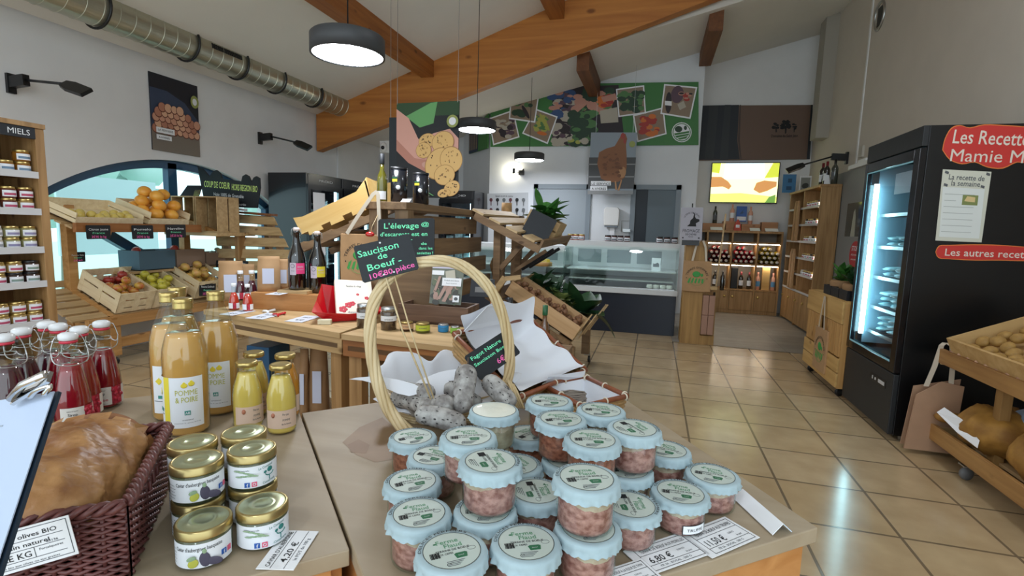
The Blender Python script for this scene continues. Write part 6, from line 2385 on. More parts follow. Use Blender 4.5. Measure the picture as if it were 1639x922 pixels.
g = random.Random(31)
for i, (x, y, mt, n, L, w, lab) in enumerate(((0.12, 0.16, M_LEAF, 11, 0.17, 0.07, 'bunch of dark green chard at the upper end of the leek crate'), (0.26, 0.26, M_LEAF, 10, 0.16, 0.07, 'bunch of dark green leaves beside the pale cauliflower'), (0.38, 0.16, M_LEAFL, 14, 0.13, 0.05, 'pale yellow-green cauliflower head with ragged leaves in the crate'),
                                              (0.50, 0.24, M_LEAFL, 12, 0.12, 0.05, 'second pale yellow-green leafy head in the crate'), (0.60, 0.22, M_LEAF, 8, 0.26, 0.13, 'large leek green leaves drooping over the crate end'))):
    P_ = MK @ Vector((x, y, 0.11))
    t = thing('leafy_vegetable', lab, 'vegetable', T(*P_))
    for k in range(n):
        a = g.uniform(0, 2 * PI)
        el = g.uniform(0.25, 1.1)
        b = B()
        leaf(b, (0, 0, 0), (math.cos(a) * math.cos(el) + 0.25, math.sin(a) * math.cos(el), math.sin(el)), 1.45 * L * g.uniform(0.7, 1.15), 2.1 * w * g.uniform(0.7, 1.2), L * g.uniform(0.1, 0.6))
        b.build('leaf', mt, t)
    B().ball((0, 0, -0.01), (0.05, 0.05, 0.04), 10, 7, 0, None, 0.08).build('heart', mat('pale_cauliflower', 'C8C69A', 0.7, bump=0.5, scale=60) if mt is M_LEAFL else M_LEAF, t)
tl_ = MK @ Vector((0.66, 0.18, 0.13))
t = thing('leek_leaf', 'big grey-green leaf hanging over the lower crate end in front of the counter', 'vegetable', T(*tl_))
for k in range(3):
    b = B()
    leaf(b, (-0.02, 0.02 * k, 0), (0.9, 0.25 + 0.1 * k, 0.65 - 0.12 * k), 0.36, 0.18, 0.40, 0, 8)
    b.build('leaf', mat('blue_green_leaf', '4E7258', 0.45, col2='35553C', scale=8), t)
# brown wooden handles of a trug behind the walnuts
t = thing('wooden_trug', 'tan wooden trug handle standing behind the walnut crate', 'crate', T(-1.22, 4.02, 0.80))
B().beam((-0.06, 0, 0.0), (0.05, 0, 0.16), 0.05, 0.03, (0, 1, 0)).build('handle_post', M_PAL, t)
B().beam((0.05, 0, 0.15), (0.18, 0.02, 0.17), 0.05, 0.035).build('handle_bar', M_PAL, t)
# slate and crate on the upper shelf, with a plant
nU = Vector((0.42, 0, 0.9)).normalized()
dU = Vector((0.905, 0, -0.424))
M1 = frame(Vector((-1.13, 4.40, 1.397)), dU, Vector((0, 1, 0)))
crate(M1, 0.30, 0.34, 0.16, 'small wooden crate on the upper sloping shelf holding the leafy plant', M_PAL, 'open', 'small_crate', None, 0.01)
sl = [PY(832, 374, 4.22), PY(864, 390, 4.24), PY(894, 353, 4.30), PY(846, 333, 4.28)]
slate('blank_slate', 'blank black slate tilted on the upper sloping shelf in front of the plant', sl, [('.', 0.5, 0.5, 0.001, 0.001, 0, 0)])
pp_ = PY(893, 368, 4.62)
t = thing('potted_plant', 'leafy green plant on the upper sloping shelf behind the blank slate', 'plant', T(-0.98, 4.58, 1.30))
g = random.Random(40)
for k in range(26):
    a = g.uniform(0, 2 * PI)
    el = g.uniform(0.2, 1.25)
    b = B()
    leaf(b, (g.uniform(-.03, .03), g.uniform(-.03, .03), 0.12 + g.uniform(0, 0.14)), (math.cos(a) * math.cos(el) + 0.2, math.sin(a) * math.cos(el) * 0.7, math.sin(el)), g.uniform(0.18, 0.30), g.uniform(0.12, 0.20), g.uniform(0.02, 0.14))
    b.build('leaf', M_LEAFB, t)
b = B()
for k in range(5):
    b.tube([(0.02 * math.cos(k), 0.02 * math.sin(k), 0.0), (0.04 * math.cos(k), 0.04 * math.sin(k), 0.2)], 0.006, 5)
b.build('stem', M_LEAFB, t)
B().lathe([(0.05, -0.02), (0.07, 0.10), (0.0, 0.10)], 16, 0).build('pot', M_PALD, t)
# left sloping shelf with the yellow crate
Y0 = 3.18
dL = Vector((-0.875, 0, -0.36)).normalized()
MY = frame((-1.86, Y0, 1.475), dL, Vector((0, -1, 0)))
# in this frame x runs down to the left, y towards the viewer, z up
B().beam(gp((-1.70, Y0 - 0.02, 1.49)), gp((-2.56, Y0 - 0.02, 1.135)), 0.04, 0.05, (0, 0, 1)).build('left_shelf_rail', M_PALD, gd)
B().beam(gp((-1.70, Y0 + 0.46, 1.49)), gp((-2.56, Y0 + 0.46, 1.135)), 0.04, 0.05, (0, 0, 1)).build('left_shelf_rail', M_PALD, gd)
B().beam(gp((-1.72, Y0 + 0.02, 0.98)), gp((-2.12, Y0 + 0.02, 1.27)), 0.06, 0.05, (0, 0, 1)).build('left_shelf_brace', M_PALD, gd)
for k in range(4):
    f = 0.1 + 0.27 * k
    B().beam(gp((-1.70 - 0.86 * f, Y0 - 0.04, 1.525 - 0.355 * f)), gp((-1.70 - 0.86 * f, Y0 + 0.50, 1.525 - 0.355 * f)), 0.10, 0.016, (-0.38, 0, 0.9)).build('left_shelf_board', M_PALDY, gd)
t = thing('yellow_crate', 'yellow plywood crate with raised ends on the left sloping shelf', 'crate', frame((-1.90, Y0 + 0.42, 1.487), dL, Vector((0, -1, 0))))
M_YPLY = wood('yellow_plywood', 'D9B878', 'C8A05C', 'x', 0.4, 0.55, False)
Lc, Wc = 0.62, 0.42
for y in (0, Wc - 0.012):
    b = B()
    b.prism([(0, 0.03), (0.06, 0.03), (0.06, 0), (0.17, 0), (0.17, 0.03), (0.25, 0.03), (0.25, 0.0), (0.36, 0), (0.36, 0.03), (0.44, 0.03), (0.44, 0), (0.56, 0), (0.56, 0.03), (Lc, 0.03), (Lc + 0.02, 0.165), (Lc - 0.06, 0.145), (0.08, 0.145), (0.0, 0.19), (-0.03, 0.19)], 0.012, 0, frame((0, y, 0), (1, 0, 0), (0, 0, 1)) @ T(0, 0, -0.012))
    b.build('side_panel', M_YPLY, t)
b = B()
b.prism([(0, 0.03), (Wc, 0.03), (Wc, 0.19), (Wc - 0.03, 0.215), (Wc - 0.12, 0.20), (0.12, 0.20), (0.03, 0.215), (0, 0.19)], 0.012, 0, frame((0, 0, 0), (0, 1, 0), (-0.1, 0, 1)))
b.bx(0, 0.002, Wc / 2 - 0.05, Wc / 2 + 0.05, 0.13, 0.16, 1)
b.build('end_panel', [M_YPLY, M_DARK], t)
B().bx(Lc - 0.012, Lc, 0.012, Wc - 0.012, 0.03, 0.15).build('end_panel', M_YPLY, t)
B().bx(0, Lc, 0.012, Wc - 0.012, 0.03, 0.04).build('base', M_YPLY, t)
t2 = thing('oyster_bag', 'grey netted sack showing above the yellow crate edge', 'sack', frame((-1.90, Y0 + 0.42, 1.487), dL, Vector((0, -1, 0))))
B().ball((0.40, 0.20, 0.115), (0.15, 0.15, 0.075), 18, 10, 0, None, 0.03).build('sack', mat('grey_net', '77726A', 0.85, bump=0.8, scale=120, col2='55514B'), t2)
# oil bottle and black cylinders on the top plank
t = oil(M_SLATE, 0.30, mat('green_olive_oil', '6E6A14', 0.08, coat=1.0, trans=0.3))
q = PY(616, 318, 2.92)
t.matrix_world = T(-1.665, 2.90, 1.5085) @ RZ(0.3)
t['label'] = 'slim green olive oil bottle on the end of the top plank'


def tin(x, y, r, h, label):
    t = thing('metal_tin', label, 'tin', T(x, y, 1.5085) @ RZ(facing((x, y))), 'black cylindrical tins on the top plank')
    B().lathe([(r, 0), (r, h)], 32, 0).build('tube', mat('satin_black_tin', '12151C', 0.25, coat=0.4), t)
    B().lathe([(r + 0.001, h), (r + 0.001, h + 0.012), (0, h + 0.012)], 32, 0, None, True, False).build('lid', M_DARK, t)
    b = B()
    b.patch(r + 0.0005, -PI / 2 - 0.9, -PI / 2 - 0.2, h * 0.62, h * 0.74, 1, 8)
    b.patch(r + 0.0005, -PI / 2 - 0.9, -PI / 2 - 0.2, h * 0.70, h * 0.76, 2, 8)
    a = -PI / 2 - 0.1
    b.ball((r * math.cos(a), r * math.sin(a), h * 0.45), (0.014, 0.004, 0.014), 14, 8, 0)
    b.build('label', [M_PAPER, M_YEL, M_GREENINK], t)


tin(-1.575, 2.95, 0.052, 0.205, 'taller black cylindrical tin with white seal on the top plank')
tin(-1.500, 3.11, 0.052, 0.19, 'shorter black cylindrical tin at the right on the top plank')
card('price_card', 'small white card in front of the black tins on the top plank', [(-1.515, 2.86, 1.510), (-1.46, 2.87, 1.510), (-1.47, 2.91, 1.530), (-1.525, 2.90, 1.530)], [('12€', 0.5, 0.3, 0.4, 0.5, 0)])
t = thing('wooden_log', 'pale cut log standing at the far end of the top plank', 'log', T(-1.56, 5.35, 1.5085))
B().lathe([(0.055, 0), (0.058, 0.06), (0.055, 0.13)], 16, 0).build('log', mat('pale_log', 'C49A66', 0.7, var=0.3, scale=20), t)
# green chalk sign about snail breeding, tote bag, dried red ornament
slate('chalk_sign', 'large dark slate with mint lettering about snail breeding behind the beef sausage sign', [PY(605, 412, 2.72), PY(694, 412, 2.72), PY(693, 350, 2.74), PY(602, 350, 2.74)],
      [("L'élevage", 0.42, 0.75, 0.20, 0.62, 0, 0), ("d'escargots est en", 0.46, 0.55, 0.15, 0.84, 0, 0), ('plein air', 0.42, 0.40, 0.14, 0.4, 0, 0), ('de', 0.82, 0.32, 0.10, 0.10, 0, 0), ('dans les', 0.85, 0.20, 0.10, 0.24, 0, 0), ('assiettes !', 0.84, 0.08, 0.10, 0.28, 0, 0), ('@', 0.84, 0.80, 0.14, 0.14, 0, 0)])


def totebag(M, w, h, hand, label, fold=0.02, anchor=None):
    """M: origin at lower left of the front, x right, y up, z to the viewer"""
    t = thing('tote_bag', label, 'bag', M, 'kraft tote bags with a green field emblem')
    b = B()
    b.prism([(0, 0.006), (w * 0.5, 0), (w, 0.006), (w * 1.01, h * 0.5), (w * 0.99, h), (w * 0.01, h), (-w * 0.01, h * 0.5)], fold, 0, None, -fold)
    b.build('bag_body', M_BAG, t, 0.004)
    c = (w * 0.5, h * 0.46)
    R = w * 0.34
    b = B()
    b.textarc("TERRES D'OFFRES", w * 0.10, R, PI / 2, T(c[0], c[1], 0.0012), 1, 0.0, R * 2.7)
    b.ball((c[0] - 0.02 * w, c[1] + 0.13 * w, 0.0006), (0.14 * w, 0.11 * w, 0.0006), 18, 6, 0)
    b.ball((c[0] + 0.17 * w, c[1] + 0.10 * w, 0.0006), (0.05 * w, 0.06 * w, 0.0006), 12, 6, 0)
    for k in range(5):
        x0 = c[0] - 0.26 * w + 0.11 * w * k
        b.add([(x0, c[1] - 0.03 * w, 0.0010), (x0 + 0.07 * w, c[1] + 0.02 * w - 0.005 * k, 0.0010), (x0 + 0.02 * w - 0.03 * w * (2 - k) * 0.4, c[1] - 0.22 * w, 0.0010), (x0 - 0.04 * w - 0.03 * w * (2 - k) * 0.4, c[1] - 0.18 * w, 0.0010)], [(3, 2, 1, 0)], 0)
    b.tube([(c[0] + R * 0.86 * math.cos(a), c[1] + R * 0.86 * math.sin(a), 0.0008) for a in [PI + PI * k / 14 for k in range(15)]], 0.004 * w, 4, 0)
    for s in (-1, 1):
        b.ball((c[0] + s * R * 1.05, c[1] - 0.02 * w, 0.0006), (0.02 * w, 0.02 * w, 0.0006), 8, 5, 1)
    b.build('emblem', [mat('emblem_green', '3C9A48', 0.6), M_INK], t)
    for s in (0, 1):
        b = B()
        pts_ = hand[s]
        vs = []
        wd = 0.012
        for i, p in enumerate(pts_):
            p = Vector(p)
            d = (Vector(pts_[min(i + 1, len(pts_) - 1)]) - Vector(pts_[max(i - 1, 0)])).normalized()
            n = d.cross(Vector((0, 0, 1))).normalized()
            vs += [p - n * wd, p + n * wd]
        b.add(vs, [(2 * i, 2 * i + 1, 2 * i + 3, 2 * i + 2) for i in range(len(pts_) - 1)], 0, True)
        b.add([v + Vector((0, 0, -0.002)) for v in vs], [(2 * i + 2, 2 * i + 3, 2 * i + 1, 2 * i) for i in range(len(pts_) - 1)], 0, True)
        b.build('strap', mat('cream_webbing', 'CFC4B2', 0.8), t)
    return t


o = PY(545, 452, 2.80)
k_ = 2.80 / 2.95
totebag(frame(o, (1, 0, 0), (0, 0, 1)), 0.27, 0.31, [[(0.05, 0.31, 0.002), (0.13, 0.42, 0.004), (0.235, 0.555, 0.004), (0.262, 0.572, 0.002)], [(0.272, 0.30, 0.002), (0.276, 0.42, 0.003), (0.270, 0.55, 0.003), (0.262, 0.570, 0.002)]],
        'kraft tote bag hanging from the gondola, partly behind the chalk signs')
t = thing('pepper_ornament', 'glossy red pepper ornament hanging beside the snail sign', 'ornament', T(*PY(592, 375, 2.72)))
B().ball((0, 0, 0), (0.028, 0.018, 0.016), 12, 8, 0, RZ(0.3), 0.08).build('pepper', mat('glossy_red', 'B81E1E', 0.15, coat=0.8), t)
B().tube([(0, 0.01, 0.012), (0.004, 0.02, 0.05), (0.008, 0.08, 0.12)], 0.0018, 5).build('string', M_WILLOW, t)
# snail sign support and prop crate below
tag(B().bx(-1.70, -1.20, 2.745, 2.80, 0.8205, 1.17).build('display_riser', M_PALD, None, 0.003), 'brown wooden riser behind the preserve jars carrying the snail sign', 'riser')
# hanging photo posters: potatoes in hands, with a darker poster behind
pd = PY(635, 164, 4.5)
pw_, ph_ = 0.635, 0.88
hang = [('r', 0.5, 0.93, 1.0, 0.14, 0, 0), ('p', [(0.15, 0.86), (0.55, 0.99), (0.66, 1.0), (0.60, 0.78), (0.38, 0.74)], 1), ('p', [(0.0, 0.94), (0.2, 0.84), (0.36, 0.62), (0.62, 0.68), (0.86, 0.72), (1.0, 0.62), (1.0, 0.50), (0.72, 0.50), (0.58, 0.40), (0.50, 0.30), (0.46, 0.28), (0.24, 0.38), (0.10, 0.48), (0.0, 0.52)], 2),
        ('p', [(0.0, 0.62), (0.30, 0.42), (0.52, 0.40), (0.58, 0.33), (0.55, 0.27), (0.46, 0.28), (0.20, 0.37), (0.0, 0.50)], 3), ('e', 0.49, 0.345, 0.07, 0.045, -0.3, 4)]
for (x, y, rx_, ry_, ro) in ((0.50, 0.60, 0.13, 0.10, 0.3), (0.45, 0.50, 0.12, 0.11, 0.2), (0.76, 0.58, 0.17, 0.15, 0.4), (0.70, 0.36, 0.24, 0.19, 0.9), (0.90, 0.40, 0.17, 0.18, 0.2), (0.80, 0.24, 0.16, 0.14, 0.3), (0.92, 0.10, 0.13, 0.10, 0.6), (0.80, 0.05, 0.10, 0.06, 0.2)):
    hang += [('e', x, y, rx_ * 1.05, ry_ * 1.06, ro, 7), ('e', x, y, rx_, ry_, ro, 5), ('b', x, y, 0.013, [6, 7], 16, int(x * 100), rx_ * 0.6, ry_ * 0.5)]
hang += [('e', 0.92, 0.79, 0.09, 0.09, 0, 8), ('e', 0.92, 0.79, 0.055, 0.055, 0, 9), ('r', 0.42, 0.17, 0.16, 0.05, 0, 9), ('t', 'UX', 0.42, 0.155, 0.04, 0.10, 0, 10)]
for k in range(5):
    hang += [('p', [(0.34 + 0.07 * k, 0.02), (0.37 + 0.07 * k, 0.02), (0.37 + 0.02 * k, 0.10), (0.35 + 0.02 * k, 0.10)], 1)]
panel('hanging_poster', 'large hanging photo poster of hands holding freshly dug potatoes', frame((pd.x, 4.5, 1.632), (1, 0, 0), (0, 0, 1)), pw_, ph_, 0.012, C('dark_soil', '1C2024'), hang,
      [C('leaf_shadow', '2C4A2C'), C('leaf_print', '6AA868'), C('skin_bright_print', 'DCA494'), C('skin_dark_print', 'C08472'), C('nail_print', 'D0A090'), C('potato_print', 'E2B874'), C('soil_speck', '5A3C20'), C('potato_shade', 'B4844A'), C('olive_badge', '98A05A'), M_PAPER, M_INK], 'poster')
tag(B().bx(pd.x + 0.01, pd.x + 0.0135, 4.49, 4.494, 2.50, cz(pd.x)).bx(pd.x + pw_ - 0.0135, pd.x + pw_ - 0.01, 4.49, 4.494, 2.50, cz(pd.x + pw_)).build('hanging_wire', M_STEEL), 'pair of thin wires holding up the potato poster', 'wire')
p = PY(623, 196, 4.75)
panel('hanging_poster', 'dark hanging poster mostly hidden behind the potato poster', frame((p.x, 4.75, 1.75), (1, 0, 0), (0, 0, 1)), 0.60, 0.69, 0.012, C('dark_slate_print', '2A3238'), [('r', 0.09, 0.25, 0.12, 0.10, 0, 0), ('t', 'DES', 0.09, 0.235, 0.04, 0.09, 0, 1)], [M_PAPER, M_INK], 'poster')
tag(B().bx(p.x + 0.02, p.x + 0.024, 4.74, 4.744, 2.44, cz(p.x)).build('hanging_wire', M_STEEL), 'thin wire holding the dark poster behind the potato poster', 'wire')
# ============================================================ walls: posters, banners, lamps
def pxpanel(name, label, Y, quad, items, base, mats, cat='poster', th=0.012, nx=None):
    """flat panel hung in the plane y = Y; outlines were measured in that plane"""
    q = [PY(u, v, Y) for u, v in quad]
    o = q[0]
    t = thing(name, label, cat, frame(o, (1, 0, 0), (0, 0, 1)))

    def L(u, v):
        p = PY(u, v, Y)
        return (p.x - o.x, p.z - o.z)
    B().prism([(p.x - o.x, p.z - o.z) for p in q], th, 0, None, -th).build('panel', base, t)
    return t, L


def layer(t, name, L, polys, mats, z0=0.001, dz=0.0012):
    b = B()
    z = z0
    for s in polys:
        z += dz
        if s[0] == 'p':
            b.add([(*L(u, v), z) for u, v in s[1]], [tuple(range(len(s[1])))], s[2])
        elif s[0] == 'e':
            _, u, v, ru, rv, rot, mi = s
            pts_ = []
            for k in range(20):
                a = 2 * PI * k / 20
                x, y = ru * math.cos(a), rv * math.sin(a)
                pts_.append((u + x * math.cos(rot) - y * math.sin(rot), v + x * math.sin(rot) + y * math.cos(rot)))
            b.add([(*L(u_, v_), z) for u_, v_ in pts_], [tuple(range(19, -1, -1))], mi)
        elif s[0] == 't':
            _, tx, u, v, h, w, mi = s
            x0, y0 = L(u, v)
            x1, y1 = L(u + w, v)
            x2, y2 = L(u, v - h)
            b.text(tx, abs(y2 - y0), T((x0 + x1) / 2, y0, z), mi, abs(x1 - x0))
        elif s[0] == 'b':
            _, u, v, su, sv, r, mis, n, seed = s
            q = random.Random(seed)
            for i in range(n):
                cu, cv = u + q.uniform(-su, su), v + q.uniform(-sv, sv)
                rr, e, a0, mi = r * q.uniform(0.5, 1.3), q.uniform(0.45, 1), q.uniform(0, 3), q.choice(mis)
                pts_ = [(cu + rr * math.cos(a0 + 2 * PI * k / 9), cv + rr * e * math.sin(a0 + 2 * PI * k / 9) * 0.9) for k in range(9)]
                b.add([(*L(u_, v_), z + i * 0.00006) for u_, v_ in pts_], [tuple(range(8, -1, -1))], mi)
            z += n * 0.00006
    return b.build(name, mats, t)


# egg poster on the left wall (plane x = XL)
t = thing('wall_poster', 'photo poster of brown eggs in a basin on the left wall above the arched window', 'poster', frame((XL + 0.015, 4.37, 2.10), (0, 1, 0), (0, 0, 1)))
B().bx(0, 0.60, 0, 0.815, -0.012, 0).build('panel', C('egg_dark', '23242C'), t)
b = B()
b.add([(0, 0.14, 0.001), (0.60, 0.20, 0.001), (0.60, 0.40, 0.001), (0.42, 0.58, 0.001), (0.2, 0.66, 0.001), (0, 0.66, 0.001)], [(0, 1, 2, 3, 4, 5)], 0)
b.add([(0, 0, 0.0012), (0.60, 0, 0.0012), (0.60, 0.20, 0.0012), (0, 0.24, 0.0012)], [(0, 1, 2, 3)], 1)
q = random.Random(5)
z = 0.002
for r_ in range(6):
    for k in range(8):
        x = 0.05 + k * 0.073 + (r_ % 2) * 0.03
        y = 0.24 + r_ * 0.058
        if x > 0.57 or y > 0.53 - abs(x - 0.24) * 0.42:
            continue
        z += 0.0004
        rr = 0.042 * q.uniform(0.85, 1.1)
        b.add([(x + (rr + 0.006) * math.cos(a), y - 0.004 + (rr + 0.006) * 1.12 * math.sin(a), z - 0.0002) for a in [2 * PI * j / 16 for j in range(16)]], [tuple(range(16))], 8)
        b.add([(x + rr * math.cos(a), y + rr * 1.12 * math.sin(a), z) for a in [2 * PI * j / 16 for j in range(16)]], [tuple(range(16))], 2 + q.randrange(3))
for (x, y, rr, mi) in ((0.54, 0.62, 0.055, 5), (0.54, 0.62, 0.03, 6)):
    z += 0.0004
    b.add([(x + rr * math.cos(a), y + rr * 1.3 * math.sin(a), z) for a in [2 * PI * j / 20 for j in range(20)]], [tuple(range(20))], mi)
b.bx(0.04, 0.26, 0.19, 0.25, z, z + 0.0004, 6).bx(0.04, 0.22, 0.12, 0.17, z, z + 0.0004, 6)
b.text('LA FERMIERE', 0.03, T(0.15, 0.212, z + 0.001), 7, 0.18).text('A HYERES', 0.028, T(0.13, 0.135, z + 0.001), 7, 0.13)
b.build('print', [C('basin_blue', '3A465E'), C('grey_brown_print', '7E7468'), C('egg_pink', 'D09A80'), C('egg_tan', 'DCAC8C'), C('egg_brown', 'B87E66'), C('olive_badge', '98A05A'), M_PAPER, M_INK, C('egg_shade', '6E3E30')], t)

# green banner with photographs
GREEN = C('banner_green', '3E7A3E')
t, L = pxpanel('wall_banner', 'wide green banner with white-bordered vegetable photographs on the back wall', 8.97, [(785, 235), (1118, 232), (1118, 131), (785, 136)], None, GREEN, None, 'banner')
mt = [M_PAPER, C('sand_print', '8E7A66'), C('dark_green_print', '24402C'), C('mid_green_print', '4E7A46'), C('dark_aub_print', '2A2026'), C('cream_print', 'B4AC9C'), C('yellow_green_print', 'A8A84E'), C('red_print2', 'A8342C'), C('orange_print', 'D0702C'), C('skin_print', 'C08A78'), C('blue_print', '34507E'), C('violet_print', '5A4250'), GREEN]
layer(t, 'centre_photo', L, [('p', [(884, 140), (990, 136), (1000, 231), (884, 233)], 4), ('b', 905, 215, 22, 16, 7, [4, 5, 11, 5], 60, 1), ('b', 905, 165, 22, 22, 8, [10, 9, 11, 5], 40, 2), ('b', 950, 160, 26, 18, 8, [9, 2, 3], 40, 3), ('b', 935, 205, 16, 24, 9, [2, 3, 2], 45, 4),
                             ('b', 970, 162, 10, 8, 6, [7, 8], 20, 5), ('p', [(960, 178), (988, 172), (990, 196), (962, 198)], 5), ('b', 950, 226, 40, 5, 5, [6, 5, 3], 20, 6), ('p', [(915, 172), (936, 160), (944, 164), (925, 180)], 9), ('p', [(985, 150), (962, 156), (966, 164), (988, 160)], 9)], mt)


def photo(nm, q, content, z0):
    cx_, cy__ = sum(p[0] for p in q) / 4, sum(p[1] for p in q) / 4
    inner = [(cx_ + (u - cx_) * 0.91, cy__ + (v - cy__) * 0.90) for u, v in q]
    layer(t, 'photo_print', L, [('p', q, 0), ('p', inner, 1)] + content, mt, z0)


photo('a', [(782, 190), (822, 176), (832, 220), (790, 233)], [('b', 808, 205, 13, 14, 5, [4, 5, 11, 4, 5], 36, 7)], 0.016)
photo('b', [(819, 146), (864, 149), (857, 197), (815, 191)], [('b', 838, 168, 14, 14, 5, [2, 4, 3], 22, 8), ('e', 834, 182, 9, 6, 0.5, 2), ('e', 842, 180, 3, 12, -0.5, 4)], 0.024)
photo('c', [(857, 174), (893, 187), (877, 231), (836, 214)], [('b', 866, 198, 9, 12, 5, [6, 6, 3], 26, 9), ('e', 872, 196, 3, 16, -0.5, 6), ('e', 868, 214, 8, 3, 0.2, 8)], 0.020)
photo('d', [(986, 143), (1031, 137), (1034, 182), (990, 188)], [('b', 1010, 163, 16, 14, 6, [2, 2, 3], 50, 10)], 0.024)
photo('e', [(1013, 185), (1062, 172), (1067, 215), (1020, 228)], [('b', 1040, 202, 12, 13, 5, [7, 7, 8], 34, 11), ('e', 1044, 187, 6, 4, 0, 8), ('e', 1040, 215, 6, 4, 0, 8)], 0.020)
photo('f', [(1063, 135), (1116, 140), (1105, 191), (1057, 183)], [('e', 1070, 165, 5, 17, 0.05, 4), ('p', [(1064, 162), (1075, 163), (1075, 170), (1064, 169)], 0), ('e', 1084, 152, 10, 14, 0.2, 11), ('p', [(1084, 168), (1094, 162), (1098, 172), (1088, 177)], 5), ('b', 1098, 155, 8, 5, 4, [7, 9, 4], 12, 12)], 0.024)
layer(t, 'emblem', L, [('e', 1091, 212, 16, 16, 0, 0), ('e', 1091, 212, 14.6, 14.6, 0, 12), ('e', 1091, 212, 13.2, 13.2, 0, 0), ('e', 1086, 207, 6, 5, 0, 2), ('e', 1097, 205, 2.5, 3.5, 0, 2), ('p', [(1079, 214), (1103, 210), (1103, 213), (1080, 217)], 12), ('p', [(1080, 218), (1103, 214), (1102, 217), (1083, 221)], 12), ('p', [(1084, 222), (1101, 218), (1098, 222), (1088, 224)], 12)], mt, 0.012)
# its narrow end on the slanted wall
q0 = Vector((-2.985, 8.985, 2.825))
dch = Vector((-0.9, 1.0, 0)).normalized()
t = thing('wall_banner', 'narrow dark photo banner on the slanted wall left of the green banner', 'banner', frame(Vector((-3.62, 9.69, 2.80)) - Vector((0, 0.03, 0)), -dch, (0, 0, 1)))
B().bx(0, 0.92, 0.0, 0.95, -0.012, 0.006).build('panel', GREEN, t)
b = B()
b.bx(0, 0.46, 0, 0.95, 0.007, 0.010, 0)
for k in range(7):
    b.bx(0.02 + 0.06 * k, 0.055 + 0.06 * k, 0.05, 0.4 + 0.05 * (k % 3), 0.010, 0.012, 1 + k % 2)
b.build('photo_print', [C('navy_print', '22304A'), C('sand_print', '8E7A66'), C('dusty_print', '6E6258')], t)

# hen poster hanging in front of the doors
t, L = pxpanel('hanging_poster', 'photo poster of a brown hen hanging between the two back doors', 8.7, [(941, 311), (1013, 311), (1020, 212), (946, 212)], None, C('pale_sky_print', '8E9AA4'), None)
layer(t, 'print', L, [('p', [(943, 252), (1018, 252), (1014, 302), (941, 302)], 0), ('p', [(942, 262), (1017, 262), (1017, 264), (942, 264)], 3), ('p', [(941, 282), (1016, 282), (1016, 284), (941, 284)], 3), ('p', [(956, 262), (959, 244), (970, 238), (984, 234), (991, 222), (995, 215), (1001, 214), (1004, 222), (1002, 232), (1003, 250), (1003, 268), (1000, 284), (990, 291), (976, 292), (962, 286)], 1),
                      ('e', 997, 218, 3.6, 5, 0, 2), ('e', 1000, 226, 2, 4, 0, 2), ('e', 996, 276, 6, 9, 0.2, 5), ('p', [(984, 290), (986, 290), (988, 304), (985, 304)], 5), ('p', [(994, 288), (996, 288), (991, 306), (988, 306)], 5), ('b', 980, 265, 14, 18, 3, [1, 6], 50, 4), ('e', 1012, 231, 5, 5, 0, 7), ('p', [(946, 290), (978, 290), (978, 297), (946, 297)], 4), ('p', [(945, 298), (972, 298), (972, 305), (945, 305)], 4),
                      ('t', 'LE SERVICE', 947, 296, 5, 30, 8), ('t', 'A HYERES', 947, 304, 5, 23, 8), ('p', [(941, 305), (1013, 305), (1013, 311), (941, 311)], 3)],
      [C('barn_grey', '4A4C4E'), C('hen_brown', '8A5A38'), C('comb_red', '9E4038'), C('rail_grey', '8A8C8C'), M_PAPER, C('hen_tan', 'B08258'), C('hen_dark', '74482C'), C('olive_badge', '98A05A'), M_INK])
wq = PY(983, 211, 8.7)
tag(B().bx(wq.x - 0.3, wq.x - 0.296, 8.70, 8.704, wq.z - 0.02, cz2(wq.x - 0.3)).bx(wq.x + 0.3, wq.x + 0.304, 8.70, 8.704, wq.z - 0.02, cz2(wq.x + 0.3)).build('hanging_wire', M_STEEL), 'pair of thin wires holding up the hen poster', 'wire')
# wine barrel banner and screen in the wine corner
t, L = pxpanel('wall_banner', 'dark brown barrel photo banner with a small tree emblem above the lit screen', 9.86, [(1112, 257), (1296, 255), (1301, 168), (1119, 169)], None, C('barrel_brown', '6E5648'), None, 'banner')
layer(t, 'print', L, [('p', [(1112, 256), (1184, 255), (1180, 225), (1183, 168), (1119, 169)], 0), ('p', [(1135, 169), (1150, 169), (1142, 256), (1128, 256)], 1), ('p', [(1160, 168), (1170, 168), (1165, 256), (1152, 256)], 1), ('p', [(1185, 255), (1181, 225), (1184, 168), (1186, 168), (1184, 225), (1187, 255)], 3), ('p', [(1291, 255), (1296, 255), (1301, 168), (1298, 168)], 0),
                      ('b', 1241, 201, 4, 4, 3, [4], 12, 1), ('b', 1257, 199, 7, 7, 3.2, [4], 26, 2), ('b', 1271, 203, 3, 4, 2.2, [4], 8, 3), ('p', [(1241, 204), (1243, 204), (1243, 212), (1241, 212)], 4), ('p', [(1256, 203), (1259, 203), (1258, 214), (1256, 214)], 4), ('p', [(1270, 205), (1272, 205), (1271, 212), (1270, 212)], 4), ('t', 'Domaine du Saint Jean', 1234, 220, 6, 42, 4)],
      [C('barrel_navy', '1E242C'), C('barrel_dark', '2C3034'), C('brown2', '80685A'), C('barrel_edge', '4A3A32'), M_INK])
t = thing('wall_screen', 'brightly lit flat screen in the wine corner showing two hands over yellow grass', 'screen', frame((0.925, 9.82, 1.94), (1, 0, 0), (0, 0, 1)))
B().bx(-0.015, 1.095, -0.015, 0.69, -0.05, 0.0).build('bezel', M_DARK, t)


def glow(n, h, e=1.6):
    return mat(n, h, 0.5, emit=e)


